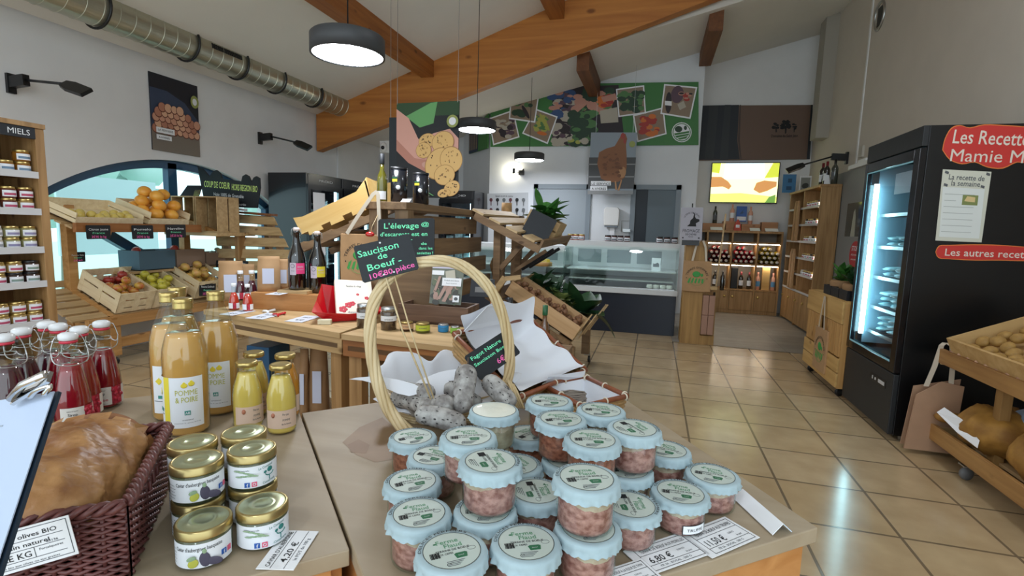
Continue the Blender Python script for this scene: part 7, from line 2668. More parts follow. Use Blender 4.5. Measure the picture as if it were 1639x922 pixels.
b = B()
W_, H_ = 1.08, 0.675
b.add([(0, 0, 0.001), (W_, 0, 0.001), (W_, H_, 0.001), (0, H_, 0.001)], [(0, 1, 2, 3)], 0)
b.add([(0.2, 0.40, 0.002), (0.86, 0.42, 0.002), (0.84, H_, 0.002), (0.22, H_, 0.002)], [(0, 1, 2, 3)], 1)
b.add([(0, 0, 0.0025), (W_, 0, 0.0025), (W_, 0.10, 0.0025), (0.5, 0.16, 0.0025), (0, 0.14, 0.0025)], [(0, 1, 2, 3, 4)], 2)
b.add([(0, 0.44, 0.003), (0.16, 0.44, 0.003), (0.28, 0.36, 0.003), (0.34, 0.28, 0.003), (0.30, 0.22, 0.003), (0.20, 0.27, 0.003), (0, 0.26, 0.003)], [tuple(range(6, -1, -1))], 3)
b.add([(1.06, 0.36, 0.003), (0.86, 0.38, 0.003), (0.74, 0.34, 0.003), (0.70, 0.22, 0.003), (0.80, 0.16, 0.003), (0.92, 0.20, 0.003), (1.06, 0.28, 0.003)], [tuple(range(7))], 3)
b.add([(0.86, 0.42, 0.0034), (1.08, 0.44, 0.0034), (1.08, H_, 0.0034), (0.98, H_, 0.0034)], [(0, 1, 2, 3)], 4)
b.add([(0.90, 0.0, 0.0034), (1.06, 0.0, 0.0034), (1.06, 0.14, 0.0034), (0.96, 0.10, 0.0034)], [(0, 1, 2, 3)], 5)
b.add([(0.0, 0.52, 0.0034), (0.12, 0.50, 0.0034), (0.14, H_, 0.0034), (0.0, H_, 0.0034)], [(0, 1, 2, 3)], 4)
b.build('picture', [glow('screen_cream', 'F4F6C0', 1.5), glow('screen_sky', 'DCF4FA', 1.3), glow('screen_yellow', 'E4EC7A', 1.2), glow('screen_skin', 'D89A5A', 0.9), glow('screen_lime', 'D6E04A', 1.0), glow('screen_green', '7CB050', 0.8)], t)
# utensil poster, dispenser, spot lamp, camera, ring, socket
t, L = pxpanel('wall_poster', 'white poster with two rows of small dark utensils on the back wall', 8.975, [(780, 352), (845, 352), (845, 308), (780, 310)], None, C('pale_grey_paper', 'B8BCC0'), None)
its = [('t', 'Savoir et art de cuisine', 793, 315, 4, 28, 1)]
for k in range(6):
    for r_ in range(2):
        its += [('e', 786 + 10.5 * k, 320 + 16 * r_, 2.6, 3, 0, k % 3), ('p', [(785.4 + 10.5 * k, 322 + 16 * r_), (786.8 + 10.5 * k, 322 + 16 * r_), (786.8 + 10.5 * k, 329 + 16 * r_), (785.4 + 10.5 * k, 329 + 16 * r_)], k % 3)]
layer(t, 'print', L, its, [C('plum_print', '5A2E34'), M_INK, C('grey_print2', '5E6264')])
t = thing('paper_dispenser', 'white plastic paper dispenser on the wall between the back doors', 'dispenser', T(-0.72, 8.985, 1.46))
b = B()
b.prism([(-0.12, 0.0), (0.12, 0.0), (0.13, 0.1), (0.13, 0.27), (0.10, 0.31), (-0.10, 0.31), (-0.13, 0.27), (-0.13, 0.1)], 0.16, 0, frame((0, 0, 0), (1, 0, 0), (0, 0, 1)))
b.build('cover', M_WHITE, t, 0.015)
B().bx(-0.11, 0.11, -0.14, -0.02, -0.025, 0.0).build('mouth', C('blue_grey_plastic', '7C8690'), t)
B().bx(-0.02, 0.06, -0.08, -0.076, -0.16, -0.02).build('paper_sheet', M_PAPER, t)
t = thing('wire_rack', 'thin wire rack on the wall beside the paper dispenser', 'rack', T(-0.55, 8.97, 1.36))
B().tube([(0, 0, 0), (0, 0, 0.19), (0.15, 0, 0.19), (0.15, 0, 0)], 0.006, 6).build('frame', M_STEEL, t)
B().bx(0.03, 0.15, -0.06, 0.02, 0.0, 0.05).build('tray', M_STEEL, t)
t = thing('emergency_lamp', 'small black spot lamp shining on the back wall beside the nearest-to-wall pendant', 'lamp', T(-2.36, 8.99, 2.36))
B().bx(-0.05, 0.05, -0.05, 0.0, -0.04, 0.04).build('base', M_DARK, t)
B().tube([(0, -0.03, 0.02), (0.06, -0.10, 0.05), (0.04, -0.12, 0.0), (-0.06, -0.12, -0.01)], 0.010, 6).build('arm', M_DARK, t)
B().lathe([(0.03, 0.0), (0.05, 0.03), (0.05, 0.05), (0.0, 0.05)], 18, 0, T(-0.08, -0.13, 0.02) @ RY(-PI / 2), True, False).build('shade', M_DARK, t)
B().ball((-0.135, -0.10, 0.03), (0.02, 0.045, 0.045), 14, 8).build('bulb', mat('spot_glow', 'FFF6DC', 0.5, emit=120.0), t)
t = thing('security_camera', 'small white dome security camera under the truss beam', 'camera', T(-4.20, 7.42, 2.60))
B().bx(-0.09, 0.09, -0.02, 0.07, -0.10, 0.08).build('mount', M_WHITE, t)
B().ball((0, -0.06, -0.02), (0.055, 0.055, 0.075), 16, 10).build('dome', M_WHITE, t)
B().ball((0.01, -0.105, -0.035), (0.03, 0.02, 0.03), 12, 8).build('lens', M_BLACKG, t)
t = thing('vent_ring', 'round metal vent ring high on the right wall', 'vent', T(2.495, 7.5, 4.08))
Mr = RY(-PI / 2)
B().tube([(0.0, 0.14 * math.cos(a), 0.16 * math.sin(a)) for a in [2 * PI * k / 28 for k in range(28)]], 0.018, 8, 0, True).build('ring', M_STEEL, t)
B().bx(-0.006, 0.0, -0.10, 0.05, -0.12, 0.10).build('dark_opening', M_DARK, t)
tag(B().bx(2.47, 2.4985, 7.52, 7.64, 2.40, 2.54).build('junction_box', C('cream_plastic', 'BDB8AC')), 'cream junction box on the right wall above the grey partition', 'box')


def walllamp(base, head, label):
    base, head = Vector(base), Vector(head)
    t = thing('wall_lamp', label, 'lamp', T(*base), 'black swing arm wall lamps')
    d = head - base
    s = 1 if d.x > 0 else -1
    B().bx(min(0, s * 0.03), max(0, s * 0.03), -0.03, 0.03, -0.09, 0.07).build('wall_plate', M_DARK, t)
    B().beam((s * 0.03, 0, 0), (s * 0.20, 0, 0.01), 0.05, 0.09).build('driver_box', M_DARK, t)
    e = d * 0.70
    B().tube([(s * 0.20, 0, 0.01), e], 0.011, 8).build('arm', M_DARK, t)
    M = frame(e, (d - e).normalized() + Vector((0, 0, -0.25)), (0, s, 0.9 * s))
    L_ = (d - e).length
    B().prism([(0, -0.035), (L_ * 0.3, -0.055), (L_, -0.050), (L_, 0.050), (L_ * 0.3, 0.055), (0, 0.035)], 0.028, 0, M, -0.014).build('lamp_head', M_DARK, t)
    B().bx(L_ * 0.3, L_ * 0.97, -0.045, 0.045, -0.0155, -0.0145, 0, M).build('led_panel', mat('dim_led', 'F2F4F0', 0.5, emit=0.6), t)


walllamp((XL, 3.13, 2.46), (-4.42, 3.13, 2.405), 'black swing arm wall lamp above the jar shelf at the left')
walllamp((XL, 5.95, 2.50), (-4.48, 5.95, 2.40), 'black swing arm wall lamp between the egg poster and the truss beam')
walllamp((XR, 8.1, 2.47), (1.74, 8.1, 2.335), 'black swing arm wall lamp over the wine shelf on the right')

# fridges at the back left
M_FRI = mat('fridge_black', '10131A', 0.25, coat=0.3)
M_LED = mat('cyan_led', 'BDF2FF', 0.5, emit=9.0)
M_INNER = mat('fridge_inner', '3C4E5C', 0.4)
M_PACK = mat('cold_packages', '9FC0C8', 0.5, col2='5E7E88', scale=18)


def fridge(M, w, d, h, label, simple=True):
    """front along +x at y = 0, width w in x, body behind to y = d"""
    t = thing('display_fridge', label, 'fridge', M, 'black glass door fridges at the back')
    b = B()
    b.bx(0, 0.04, 0, d, 0.0, h).bx(w - 0.04, w, 0, d, 0.0, h).bx(0.04, w - 0.04, d - 0.04, d, 0.06, h).bx(0.04, w - 0.04, 0, d, h - 0.16, h).bx(0.04, w - 0.04, 0, d, 0.06, 0.45)
    b.build('cabinet', M_FRI, t, 0.004)
    B().bx(0.041, w - 0.041, d - 0.06, d - 0.041, 0.45, h - 0.16).build('inner_back', M_INNER, t)
    for z in (0.75, 1.05, 1.35, 1.62):
        B().bx(0.045, w - 0.045, 0.06, d - 0.07, z, z + 0.012).build('shelf', M_STEEL, t)
        if z < 1.6:
            for k in range(3):
                B().bx(0.09 + 0.17 * k, 0.22 + 0.17 * k, 0.12, 0.30, z + 0.0125, z + 0.15 + 0.05 * (k % 2)).build('package', M_PACK, t)
    B().bx(w - 0.09, w - 0.06, 0.035, 0.06, 0.5, h - 0.22).build('led_strip', M_LED, t)
    b = B()
    b.bx(0.0, 0.06, -0.03, -0.001, 0.42, h - 0.15).bx(w - 0.06, w, -0.03, -0.001, 0.42, h - 0.15).bx(0.06, w - 0.06, -0.03, -0.001, h - 0.22, h - 0.15).bx(0.06, w - 0.06, -0.03, -0.001, 0.42, 0.48)
    b.build('door_frame', M_BLACKG, t)
    B().bx(0.06, w - 0.06, -0.018, -0.012, 0.48, h - 0.22).build('door_glass', M_GLASS, t)
    b = B()
    b.text('FROID', 0.045, frame((w * 0.55, -0.0005, h - 0.10), (1, 0, 0), (0, 0, 1)), 0, w * 0.4)
    b.build('header_lettering', M_RAIL, t)
    return t


fa = fridge(frame((-4.60, 6.0, 0), (0, 1, 0), (-1, 0, 0)), 0.80, 0.62, 2.035, 'black glass door fridge nearest of the row at the left wall, papers on its door')
B().bx(0.10, 0.36, -0.0325, -0.0305, 0.9, 1.78).build('notice_sheet', M_PAPER, fa)
fridge(frame((-4.60, 6.83, 0), (0, 1, 0), (-1, 0, 0)), 0.80, 0.62, 2.035, 'black glass door fridge behind the first one on the left wall')
fridge(frame((-3.70, 8.42, 0), (1, 0, 0), (0, 1, 0)), 0.66, 0.52, 1.99, 'black glass door fridge in the far corner right of the potato poster')

# ============================================================ refrigerated counters
M_CASE = mat('navy_counter_front', '121C2C', 0.35)
M_CASEW = mat('white_enamel', 'D2D6D8', 0.35)
M_TINTG = glass('counter_glass', 'F4FBF9', 0.02)


def counter(x0, x1, y0, d, zs, label):
    w = x1 - x0
    t = thing('refrigerated_counter', label, 'counter', T(x0, y0, 0), 'glass refrigerated counters')
    B().bx(0.0, w, 0.04, d, 0.0, 0.54).build('front_panel', M_CASE, t, 0.004)
    B().bx(-0.01, w + 0.01, 0, d, 0.54, 0.61).build('tray_edge', M_CASEW, t, 0.004)
    B().bx(0.03, w - 0.03, 0.05, d - 0.08, 0.61, 0.622).build('tray', M_STEEL, t)
    B().bx(0, w, d - 0.06, d, 0.61, zs).build('back_panel', M_CASEW, t)
    B().bx(0.02, w - 0.02, 0.10, d - 0.07, 0.83, 0.845).build('glass_shelf', M_CASEW, t)
    B().bx(0, w, 0.10, d, zs - 0.02, zs).build('top_glass', M_CASEW, t)
    B().bx(0.0, w, 0.095, 0.105, zs - 0.085, zs - 0.02).build('top_rail', M_CASEW, t)
    B().slab([(0.0, 0.02, 0.63), (w, 0.02, 0.63), (w, 0.10, zs - 0.02), (0.0, 0.10, zs - 0.02)], 0.006).build('front_glass', M_TINTG, t)
    for x in (0.0, w - 0.008):
        B().bx(x, x + 0.008, 0.03, d - 0.07, 0.63, zs - 0.03).build('end_glass', M_TINTG, t)
    B().bx(0.04, w - 0.04, 0.12, 0.14, zs - 0.03, zs - 0.021).build('led_strip', mat('cool_white_led', 'F0FAFF', 0.5, emit=14.0), t)
    for k in range(3):
        B().bx(0.08 + (w - 0.2) * k / 3, 0.08 + (w - 0.2) * (k + 0.8) / 3, d - 0.064, d - 0.0605, 0.90, zs - 0.13).build('back_hatch', C('hatch_grey', '8E989C'), t)
    B().bx(0.05, w - 0.05, 0.12, d - 0.07, 0.70, 0.715).build('louvre_shelf', C('pale_louvre', 'B8BCBA'), t)
    return t


counter(-1.17, 0.33, 6.93, 0.80, 1.225, 'glass refrigerated counter with a navy front beside the wooden stand')
counter(-2.75, -1.19, 6.97, 0.76, 1.14, 'glass refrigerated counter partly hidden behind the gondola')
g = random.Random(17)
for k in range(4):
    t = tag(B(T(-0.02 + 0.085 * k, 7.02, 0.6225)).lathe([(0.035, 0), (0.04, 0.008), (0.04, 0.04), (0.033, 0.05), (0, 0.051)], 16, 0, None, True, True).build('goat_cheese', C('white_cheese', 'E4E2D8')), 'small round white cheese in the counter tray', 'cheese', 'round white cheeses in the counter')
t = thing('cheese_board', 'yellow wedge of cheese on a board in the left counter', 'cheese', T(-1.52, 7.12, 0.8455))
B().lathe([(0.14, 0), (0.14, 0.05), (0.135, 0.055), (0, 0.055)], 24, 0, None, True, True).build('rind', C('tan_rind', 'B8905A'), t)
B().prism([(-0.10, -0.05), (0.12, -0.05), (0.05, 0.06), (-0.06, 0.05)], 0.04, 0, None, 0.056).build('yellow_wedge', C('yellow_cheese', 'D8B43C'), t)
tag(B(T(-1.80, 7.15, 0.8455)).prism([(-0.10, -0.06), (0.09, -0.06), (0.12, 0.05), (-0.08, 0.07)], 0.09).build('cheese_block', C('white_cheese', 'E4E2D8'), None, 0.01), 'white block of cheese left of the yellow wedge in the left counter', 'cheese')
# jars on the counter
CJ = {'w': mini_jar(M_DARK, mat('dark_red_preserve', '5C2A24'), M_INK2, 0.045, 0.085), 'r': mini_jar(M_GOLD, mat('red_preserve', '9A3A24', 0.3), M_INK2, 0.045, 0.085)}
cu = set()
for i, u in enumerate((973, 983, 993, 1004, 1056, 1068, 1080)):
    p = PY(u, 380, 7.35)
    nm = 'dark lidded jar on the counter top, ' + (['first', 'second', 'third', 'fourth'][i] + ' from left in group of four' if i < 4 else ['first', 'second', 'third'][i - 4] + ' from left in the right-hand trio')
    put('w', T(p.x, 7.35, 1.2255), nm, 'jars on the counter top', CJ, cu)
for i, u in enumerate((913, 922, 931)):
    p = PY(u, 380, 7.35)
    put('r', T(p.x, 7.35, 1.2255), 'red jar on the counter top beside the potted plant, ' + ['left', 'middle', 'right'][i] + ' of three', 'red jars on the counter top', CJ, cu)
t = thing('dog_box', 'white box with a dark animal print inside the right end of the counter', 'box', T(0.05, 7.3, 0.8455))
B().bx(-0.06, 0.06, -0.05, 0.05, 0, 0.17).build('box', M_CASEW, t)
B().prism([(-0.04, 0.05), (0.04, 0.05), (0.04, 0.09), (0.02, 0.11), (-0.02, 0.09), (-0.04, 0.1)], 0.0006, 0, frame((0, -0.0503, 0), (1, 0, 0), (0, 0, 1))).build('print', M_INK2, t)

# ============================================================ wooden stand beside the counter
M_KNOTTY = wood('knotty_light_wood', 'B0894F', '8E6A38', 'z', 0.6)
st = thing('wooden_stand', 'narrow knotty wooden stand at the end of the counter', 'stand', T(0.385, 6.60, 0))
B().bx(0, 0.40, 0, 0.34, 0, 0.115).build('plinth', M_KNOTTY, st, 0.002)
B().bx(0, 0.235, 0, 0.30, 0.115, 1.27).build('body', M_KNOTTY, st, 0.002)
B().bx(0.235, 0.40, 0.04, 0.30, 0.115, 0.135).build('side_shelf', M_KNOTTY, st)
B().bx(0.235, 0.40, 0.04, 0.30, 0.66, 0.69).build('side_shelf', M_KNOTTY, st)
B().bx(0.385, 0.40, 0.04, 0.30, 0.135, 0.66).build('side_panel', M_KNOTTY, st)
for i in range(2):
    for j in range(2):
        tag(B().bx(0.625 + 0.072 * i, 0.692 + 0.072 * i, 6.56 + 0.0, 6.635, 0.136 + 0.245 * j, 0.376 + 0.245 * j).build('gift_box', C('pinkish_card', 'A07A66'), None, 0.003), f"pinkish cardboard box on the wooden stand, {['lower', 'upper'][j]} {['left', 'right'][i]} of four", 'box', 'cardboard boxes on the wooden stand')
tb = thing('toast_packet', 'pale flat packet on top of the stacked pink boxes', 'packet', T(0.70, 6.62, 0.6905))
B().bx(-0.07, 0.08, -0.05, 0.08, 0, 0.04).build('packet', C('tan_biscuit', 'B89A6A'), tb, 0.006)
ps = [PY(1088, 384, 6.52), PY(1123, 385, 6.52), PY(1130, 332, 6.58), PY(1095, 332, 6.58)]
t = thing('poster_board', 'grey FROMAGE poster with a goat head on top of the wooden stand', 'poster', frame(ps[0], ps[1] - ps[0], ps[3] - ps[0]))
w, h = (ps[1] - ps[0]).length, (ps[3] - ps[0]).length
B().bx(0, w, 0, h, -0.012, 0).build('board', C('lilac_grey_card', 'A8A6B0'), t)
b = B()
b.text('FROMAGE', 0.055, T(w * 0.5, h * 0.24, 0.001), 0, w * 0.78)
b.text('DE CHEVRE', 0.032, T(w * 0.5, h * 0.15, 0.001), 0, w * 0.5)
b.text('fermier', 0.02, T(w * 0.5, h * 0.09, 0.001), 0, w * 0.22)
b.textarc('LA FERME DES CHEVRES', 0.028, w * 0.34, PI / 2, T(w * 0.5, h * 0.60, 0.001), 0, 0, w * 0.8)
b.prism([(w * .30, h * .42), (w * .72, h * .42), (w * .70, h * .52), (w * .86, h * .58), (w * .84, h * .64), (w * .70, h * .66), (w * .58, h * .76), (w * .56, h * .68), (w * .44, h * .60), (w * .42, h * .50)], 0.0008, 0)
b.tube([(w * .60, h * .68, 0.001), (w * .62, h * .78, 0.001), (w * .56, h * .84, 0.001)], 0.006, 5, 0)
b.bx(w * .10, w * .17, h * .05, h * .09, 0, 0.0008).bx(w * .83, w * .90, h * .05, h * .09, 0, 0.0008)
b.build('print', M_INK, t)
B().bx(w * 0.47, w * 0.53, h, h + 0.05, -0.01, -0.002).build('clip', M_DARK, t)
B().bx(w * 0.1, w * 0.9, -0.06, 0.0, -0.014, -0.010).build('foot', M_DARK, t)
o = PY(1091, 466, 6.56)
totebag(frame((o.x, 6.565, o.z), (1, 0, 0), (0, 0, 1)), 0.33, 0.38, [[(0.10, 0.38, 0.003), (0.13, 0.55, 0.006), (0.17, 0.63, -0.02)], [(0.26, 0.38, 0.003), (0.24, 0.55, 0.006), (0.21, 0.63, -0.02)]], 'kraft tote bag with a green field emblem on the wooden stand by the counter')
t = tag(B(T(0.835, 6.62, 0.6905)).lathe([(0.022, 0), (0.026, 0.004), (0.026, 0.12), (0.011, 0.17), (0.010, 0.22), (0, 0.221)], 16, 0, None, True, True).build('wine_bottle', M_BEER), 'dark bottle with a white label at the right edge of the wooden stand', 'bottle')
tag(B().beam((0.775, 6.70, 0.70), (0.83, 6.76, 1.62), 0.018, 0.018, (0, 1, 0)).build('wooden_pole', M_PAL), 'thin wooden pole leaning beside the FROMAGE poster', 'pole')
B_ = None

# ============================================================ wine corner
wr = thing('wine_rack', 'light wooden wine rack with pigeonholes below the lit screen', 'shelf', T(0.72, 9.50, 0))
WX = 2.10 - 0.72
for x in (0.0, 0.17, 0.575, 0.98, WX - 0.03):
    B().bx(x, x + 0.03, 0, 0.36, 0, 1.42).build('upright', M_OAK, wr, 0.002)
for z, hh in ((0.0, 0.06), (0.40, 0.03), (0.845, 0.03), (1.22, 0.03), (1.40, 0.04)):
    B().bx(0, WX, 0.002, 0.36, z, z + hh).build('shelf_board', M_OAK, wr, 0.002)
B().bx(0, WX, 0.345, 0.36, 0.06, 1.40).build('back_panel', C('grey_back', '8C8478'), wr)
for x0, x1 in ((0.20, 0.575), (0.605, 0.98), (1.01, WX - 0.03)):
    d_ = B().bx(x0 + 0.003, x1 - 0.003, -0.004, 0.014, 0.064, 0.396).build('door', M_OAK, wr, 0.002)
    B().ball((x1 - 0.05 if x0 < 0.6 else x0 + 0.05, -0.018, 0.30), 0.022, 12, 8).build('knob', M_GOLD, d_)
for x0, x1, y0 in ((0.10, 0.55, 1.56), (0.44, 0.76, 1.60), (0.74, 1.10, 1.56), (1.06, 1.38, 1.60)):
    tag(B().bx(0.72 + x0 + 0.004, 0.72 + x1 - 0.06, 9.68, 9.86, 1.4405, y0).build('display_step', wood('peach_step', 'BE8C62', 'A47048', 'x', 0.8), None, 0.003), f"orange wooden step on the wine rack, {['leftmost', 'second from left', 'third from left', 'rightmost'][[0.10, 0.44, 0.74, 1.06].index(x0)]} below the screen", 'step', 'wooden steps on the wine rack')


def wine(body, cap, lab):
    t = thing('wine_bottle', 'x', 'bottle')
    B().lathe([(0.033, 0), (0.0375, 0.004), (0.0375, 0.19), (0.030, 0.215), (0.0145, 0.24), (0.0140, 0.29)], 18, 0).build('glass', body, t)
    B().lathe([(0.0150, 0.245), (0.0155, 0.30), (0, 0.301)], 14, 0, None, True, False).build('capsule', cap, t)
    b = B()
    b.patch(0.038, -PI / 2 - 1.1, -PI / 2 + 1.1, 0.06, 0.15, 0, 8)
    b.build('label', lab, t)
    return t


M_ROSE = mat('pale_rose_wine', 'D8A08A', 0.1, coat=1.0)
WB = {'red': wine(M_BEER, mat('wine_red_capsule', '7A1020', 0.4), M_LABEL), 'blk': wine(M_BEER, M_DARK, M_LABEL), 'rose': wine(M_ROSE, mat('rose_capsule', 'C88A7A', 0.4), M_LABEL), 'blue': wine(M_ROSE, mat('rose_capsule', 'C88A7A', 0.4), mat('azure_label', '5E9AC8', 0.5)), 'grey': wine(mat('grey_green_glass', '3C4038', 0.1, coat=1.0), M_DARK, M_INK2)}
wu = set()
for x0, x1 in ((0.20, 0.57), (0.61, 0.97), (1.02, 1.34)):
    for z in (1.21, 0.835):
        B().bx(x0, x1, 0.03, 0.05, z, z + 0.008).build('led_strip', mat('warm_white_led', 'FFF2DC', 0.5, emit=30.0), wr)
# bottles lying in the pigeonholes, ends forward
ENDW = mat('white_capsule_end', 'E2DACE', 0.5)
for ci, (x0, n, dark, nm) in enumerate(((0.225, 4, mat('burgundy_glass', '6A1420', 0.15, coat=0.6), 'dark red'), (0.630, 4, mat('red_glass', '8E1E2A', 0.15, coat=0.6), 'bright red'), (1.035, 4, mat('olive_glass', '7A6A1C', 0.15, coat=0.6), 'olive green'))):
    proto = None
    for r_ in range(4):
        for k in range(4 - (2 if r_ == 3 else 0)):
            x = 0.72 + x0 + 0.045 + k * 0.082 + (0.041 if r_ % 2 else 0)
            if x > 0.72 + x0 + 0.34:
                continue
            z = 0.875 + 0.040 + r_ * 0.0735
            M = T(x, 9.84, z) @ RX(PI / 2)
            if proto is None:
                t = thing('wine_bottle', f'wine bottle with a white end lying in the pigeonhole of {nm} bottles', 'bottle', M, f'{nm} bottles in the pigeonhole')
                B().lathe([(0.0375, 0.0), (0.0390, 0.004), (0.0390, 0.19), (0.030, 0.225), (0.0165, 0.25), (0.0165, 0.31)], 14, 0).build('glass', dark, t)
                B().lathe([(0.022, 0.27), (0.023, 0.325), (0, 0.3255)], 12, 0, None, True, False).build('capsule', ENDW, t)
                proto = t
            else:
                dup(proto, M)
for u, k, lab in ((0.235, 'red', 'dark wine bottle with a red wrapping standing at the left of the lower pigeonholes'), (0.36, 'blk', 'black wine bottle with white label, middle of the left lower pigeonhole'), (0.49, 'blk', 'black wine bottle with white label, right in the left lower pigeonhole'), (0.79, 'red', 'red-capped wine bottle standing left of two in the central lower pigeonhole'), (0.92, 'red', 'red-capped wine bottle standing right of two in the central lower pigeonhole'),
                  (1.06, 'blue', 'rosé bottle with a blue label at the left of the right lower pigeonhole'), (1.30, 'blue', 'rosé bottle with a blue label at the right of the right lower pigeonhole')):
    put(k, T(0.72 + u, 9.60, 0.4305), lab, 'standing bottles in the wine rack', WB, wu)
tag(B().bx(0.72 + 0.62, 0.72 + 0.73, 9.56, 9.62, 0.4305, 0.80).build('wine_sleeve', M_DARK, None, 0.01), 'black bottle sleeve at the left of the central lower pigeonhole', 'sleeve')
tag(B().bx(0.72 + 1.12, 0.72 + 1.24, 9.57, 9.62, 0.4305, 0.82).build('wooden_box', M_YPLY, None, 0.004), 'pale wooden wine box between the two blue-labelled bottles', 'box')
for u, k, z, lab in ((0.305, 'grey', 1.561, 'dark bottle standing alone on the leftmost step under the screen'), (0.585, 'rose', 1.601, 'pale rosé bottle on the second step, left of the blue picture'), (0.885, 'rose', 1.561, 'pale rosé bottle on the third step, right of the blue picture')):
    put(k, T(0.72 + u, 9.76, z), lab, 'bottles on the steps', WB, wu)
panel('picture_card', 'blue picture card of a swallow between the rosé bottles', frame((0.72 + 0.66, 9.80, 1.602), (1, 0, 0), (0, 0.1, 1)), 0.17, 0.27, 0.008, C('blue_card', '3E68B0'), [('r', 0.5, 0.2, 0.9, 0.25, 0, 0), ('p', [(0.3, 0.5), (0.7, 0.8), (0.6, 0.6), (0.8, 0.62), (0.55, 0.52)], 1)], [M_PAPER, M_NAVY], 'card')
for i, (u0, u1, lab) in enumerate(((0.22, 0.42, 'white card on the front edge of the wine rack, left'), (0.86, 1.02, 'open white booklet on the wine rack, middle'), (1.10, 1.30, 'white booklet on the wine rack, right'))):
    tag(B(T(0.72 + u0, 9.52, 1.4405) @ RX(0.5)).bx(0, u1 - u0, 0, 0.10, 0, 0.006).build('card', M_PAPER), lab, 'card')
t = thing('gift_pouch', 'small red and white pouch on the front of the wine rack', 'pouch', T(0.72 + 0.66, 9.55, 1.4405))
B().prism([(-0.06, 0), (0.06, 0), (0.05, 0.10), (0.01, 0.19), (-0.01, 0.19), (-0.05, 0.10)], 0.03, 0, frame((0, 0.03, 0), (1, 0, 0), (0, 0, 1))).build('pouch', C('salmon_red', 'C04A34'), t, 0.004)
B().bx(-0.03, 0.03, -0.002, 0.0, 0.05, 0.10).build('label', M_PAPER, t)
# tall shelf along the right side of the wine corner
ws = thing('tall_shelf', 'tall wooden shelf with jars and hanging kraft tubes on the right of the wine corner', 'shelf', T(2.15, 7.85, 0))
WL = 1.64
for y in (0.0, 0.80, WL - 0.03):
    B().bx(0.0, 0.24, y, y + 0.035, 0, 2.07).build('upright', M_OAK, ws, 0.002)
B().bx(0.228, 0.24, 0.035, WL - 0.03, 0.05, 2.07).build('back_panel', C('pink_grey_back', '8A7468'), ws)
B().bx(-0.02, 0.24, -0.01, WL, 2.05, 2.085).build('top_board', M_OAK, ws, 0.002)
for z in (0.55, 0.80, 1.05, 1.30, 1.55, 1.80):
    B().bx(0.0, 0.228, 0.035, WL - 0.03, z - 0.02, z).build('shelf_board', M_OAK, ws)
    B().bx(-0.006, 0.0, 0.035, WL - 0.03, z - 0.022, z + 0.008).build('price_rail', M_RAIL, ws)
for y0 in (0.04, 0.44, 0.84, 1.23):
    d_ = B().bx(-0.004, 0.014, y0, y0 + 0.375, 0.04, 0.52).build('door', M_OAK, ws, 0.002)
    B().ball((-0.016, y0 + 0.30, 0.40), 0.018, 10, 7).build('knob', M_GOLD, d_)
for y0 in (0.045, 0.80):
    B().bx(0.012, 0.024, y0 + 0.002, y0 + 0.016, 0.6, 2.0).build('led_strip', mat('warm_white_led', 'FFF2DC', 0.5, emit=30.0), ws)
g = random.Random(3)
for zi, z in enumerate((0.80, 1.05, 1.30, 1.55, 1.80)):
    for k in range(5):
        key = g.choice([0, 1, 3, 4, 5])
        lab = f"{DESC[key].split(' jar')[0]} jar, {ORD[k]} from near end, {['lowest', 'second', 'middle', 'fourth', 'highest'][zi]} board of the tall right shelf"
        put(key, T(2.19, 7.96 + 0.125 * k, z + 0.0005) @ RZ(-PI / 2) @ Matrix.Scale(1.25, 4), lab, 'jars on the tall right-hand shelf')
for k in range(4):
    y = 8.80 + 0.13 * (k % 2)
    z = 1.92 if k < 2 else 1.18
    tag(B(T(2.115, y, z) @ RX(0.04 * (k % 2))).prism([(-0.05, -0.62), (0.05, -0.62), (0.05, -0.10), (0.0, 0.0), (-0.05, -0.10)], 0.03, 0, frame((0.015, 0, 0), (0, -1, 0), (0, 0, 1))).build('kraft_sleeve', M_BAG, None, 0.004), f"kraft paper sleeve hanging on the tall shelf, {['upper', 'lower'][k // 2]} row {['nearer', 'farther'][k % 2]} one", 'sleeve', 'kraft sleeves on the tall shelf')
for (y, lab, big) in ((8.28, 'dark bottle with pink label on top of the tall shelf, left of the pair', 0), (8.10, 'dark bottle on top of the tall shelf, right of the pair', 0), (7.70 + 0.18, 'dark green bottle under the wall lamp at the end of the tall shelf', 1)):
    put('red' if not big else 'grey', T(2.26 if not big else 2.30, y + (0.02 if big else 0), 2.0855) @ RZ(-PI / 2) @ Matrix.Scale(1.1, 4), lab, 'bottles on top of the tall shelf', WB, wu)
tag(B().slab([(2.20, 7.97, 2.086), (2.28, 7.97, 2.086), (2.26, 7.985, 2.22), (2.22, 7.985, 2.22)], 0.004).build('tent_card', M_PAPER), 'white tent card on top of the tall shelf', 'card')
panel('blue_poster', 'blue poster standing on top at the far end of the tall shelf', frame((2.0, 9.44, 2.0855), (1, 0, 0), (0, 0.05, 1)), 0.20, 0.30, 0.008, C('azure_poster', '3E7AA8'), [('r', 0.55, 0.66, 0.3, 0.22, 0, 0), ('r', 0.5, 0.25, 0.4, 0.2, 0, 0)], [M_NAVY], 'poster')
panel('framed_picture', 'small grey framed picture beside the blue poster on the tall shelf', frame((2.22, 9.3, 2.0855), (1, 0, 0), (0, 0.05, 1)), 0.17, 0.26, 0.01, M_PAPER, [('r', 0.5, 0.5, 0.8, 0.8, 0, 0), ('e', 0.5, 0.4, 0.3, 0.25, 0.4, 1)], [C('grey_photo', '8A8C86'), C('dark_photo', '3A3C38')], 'picture')
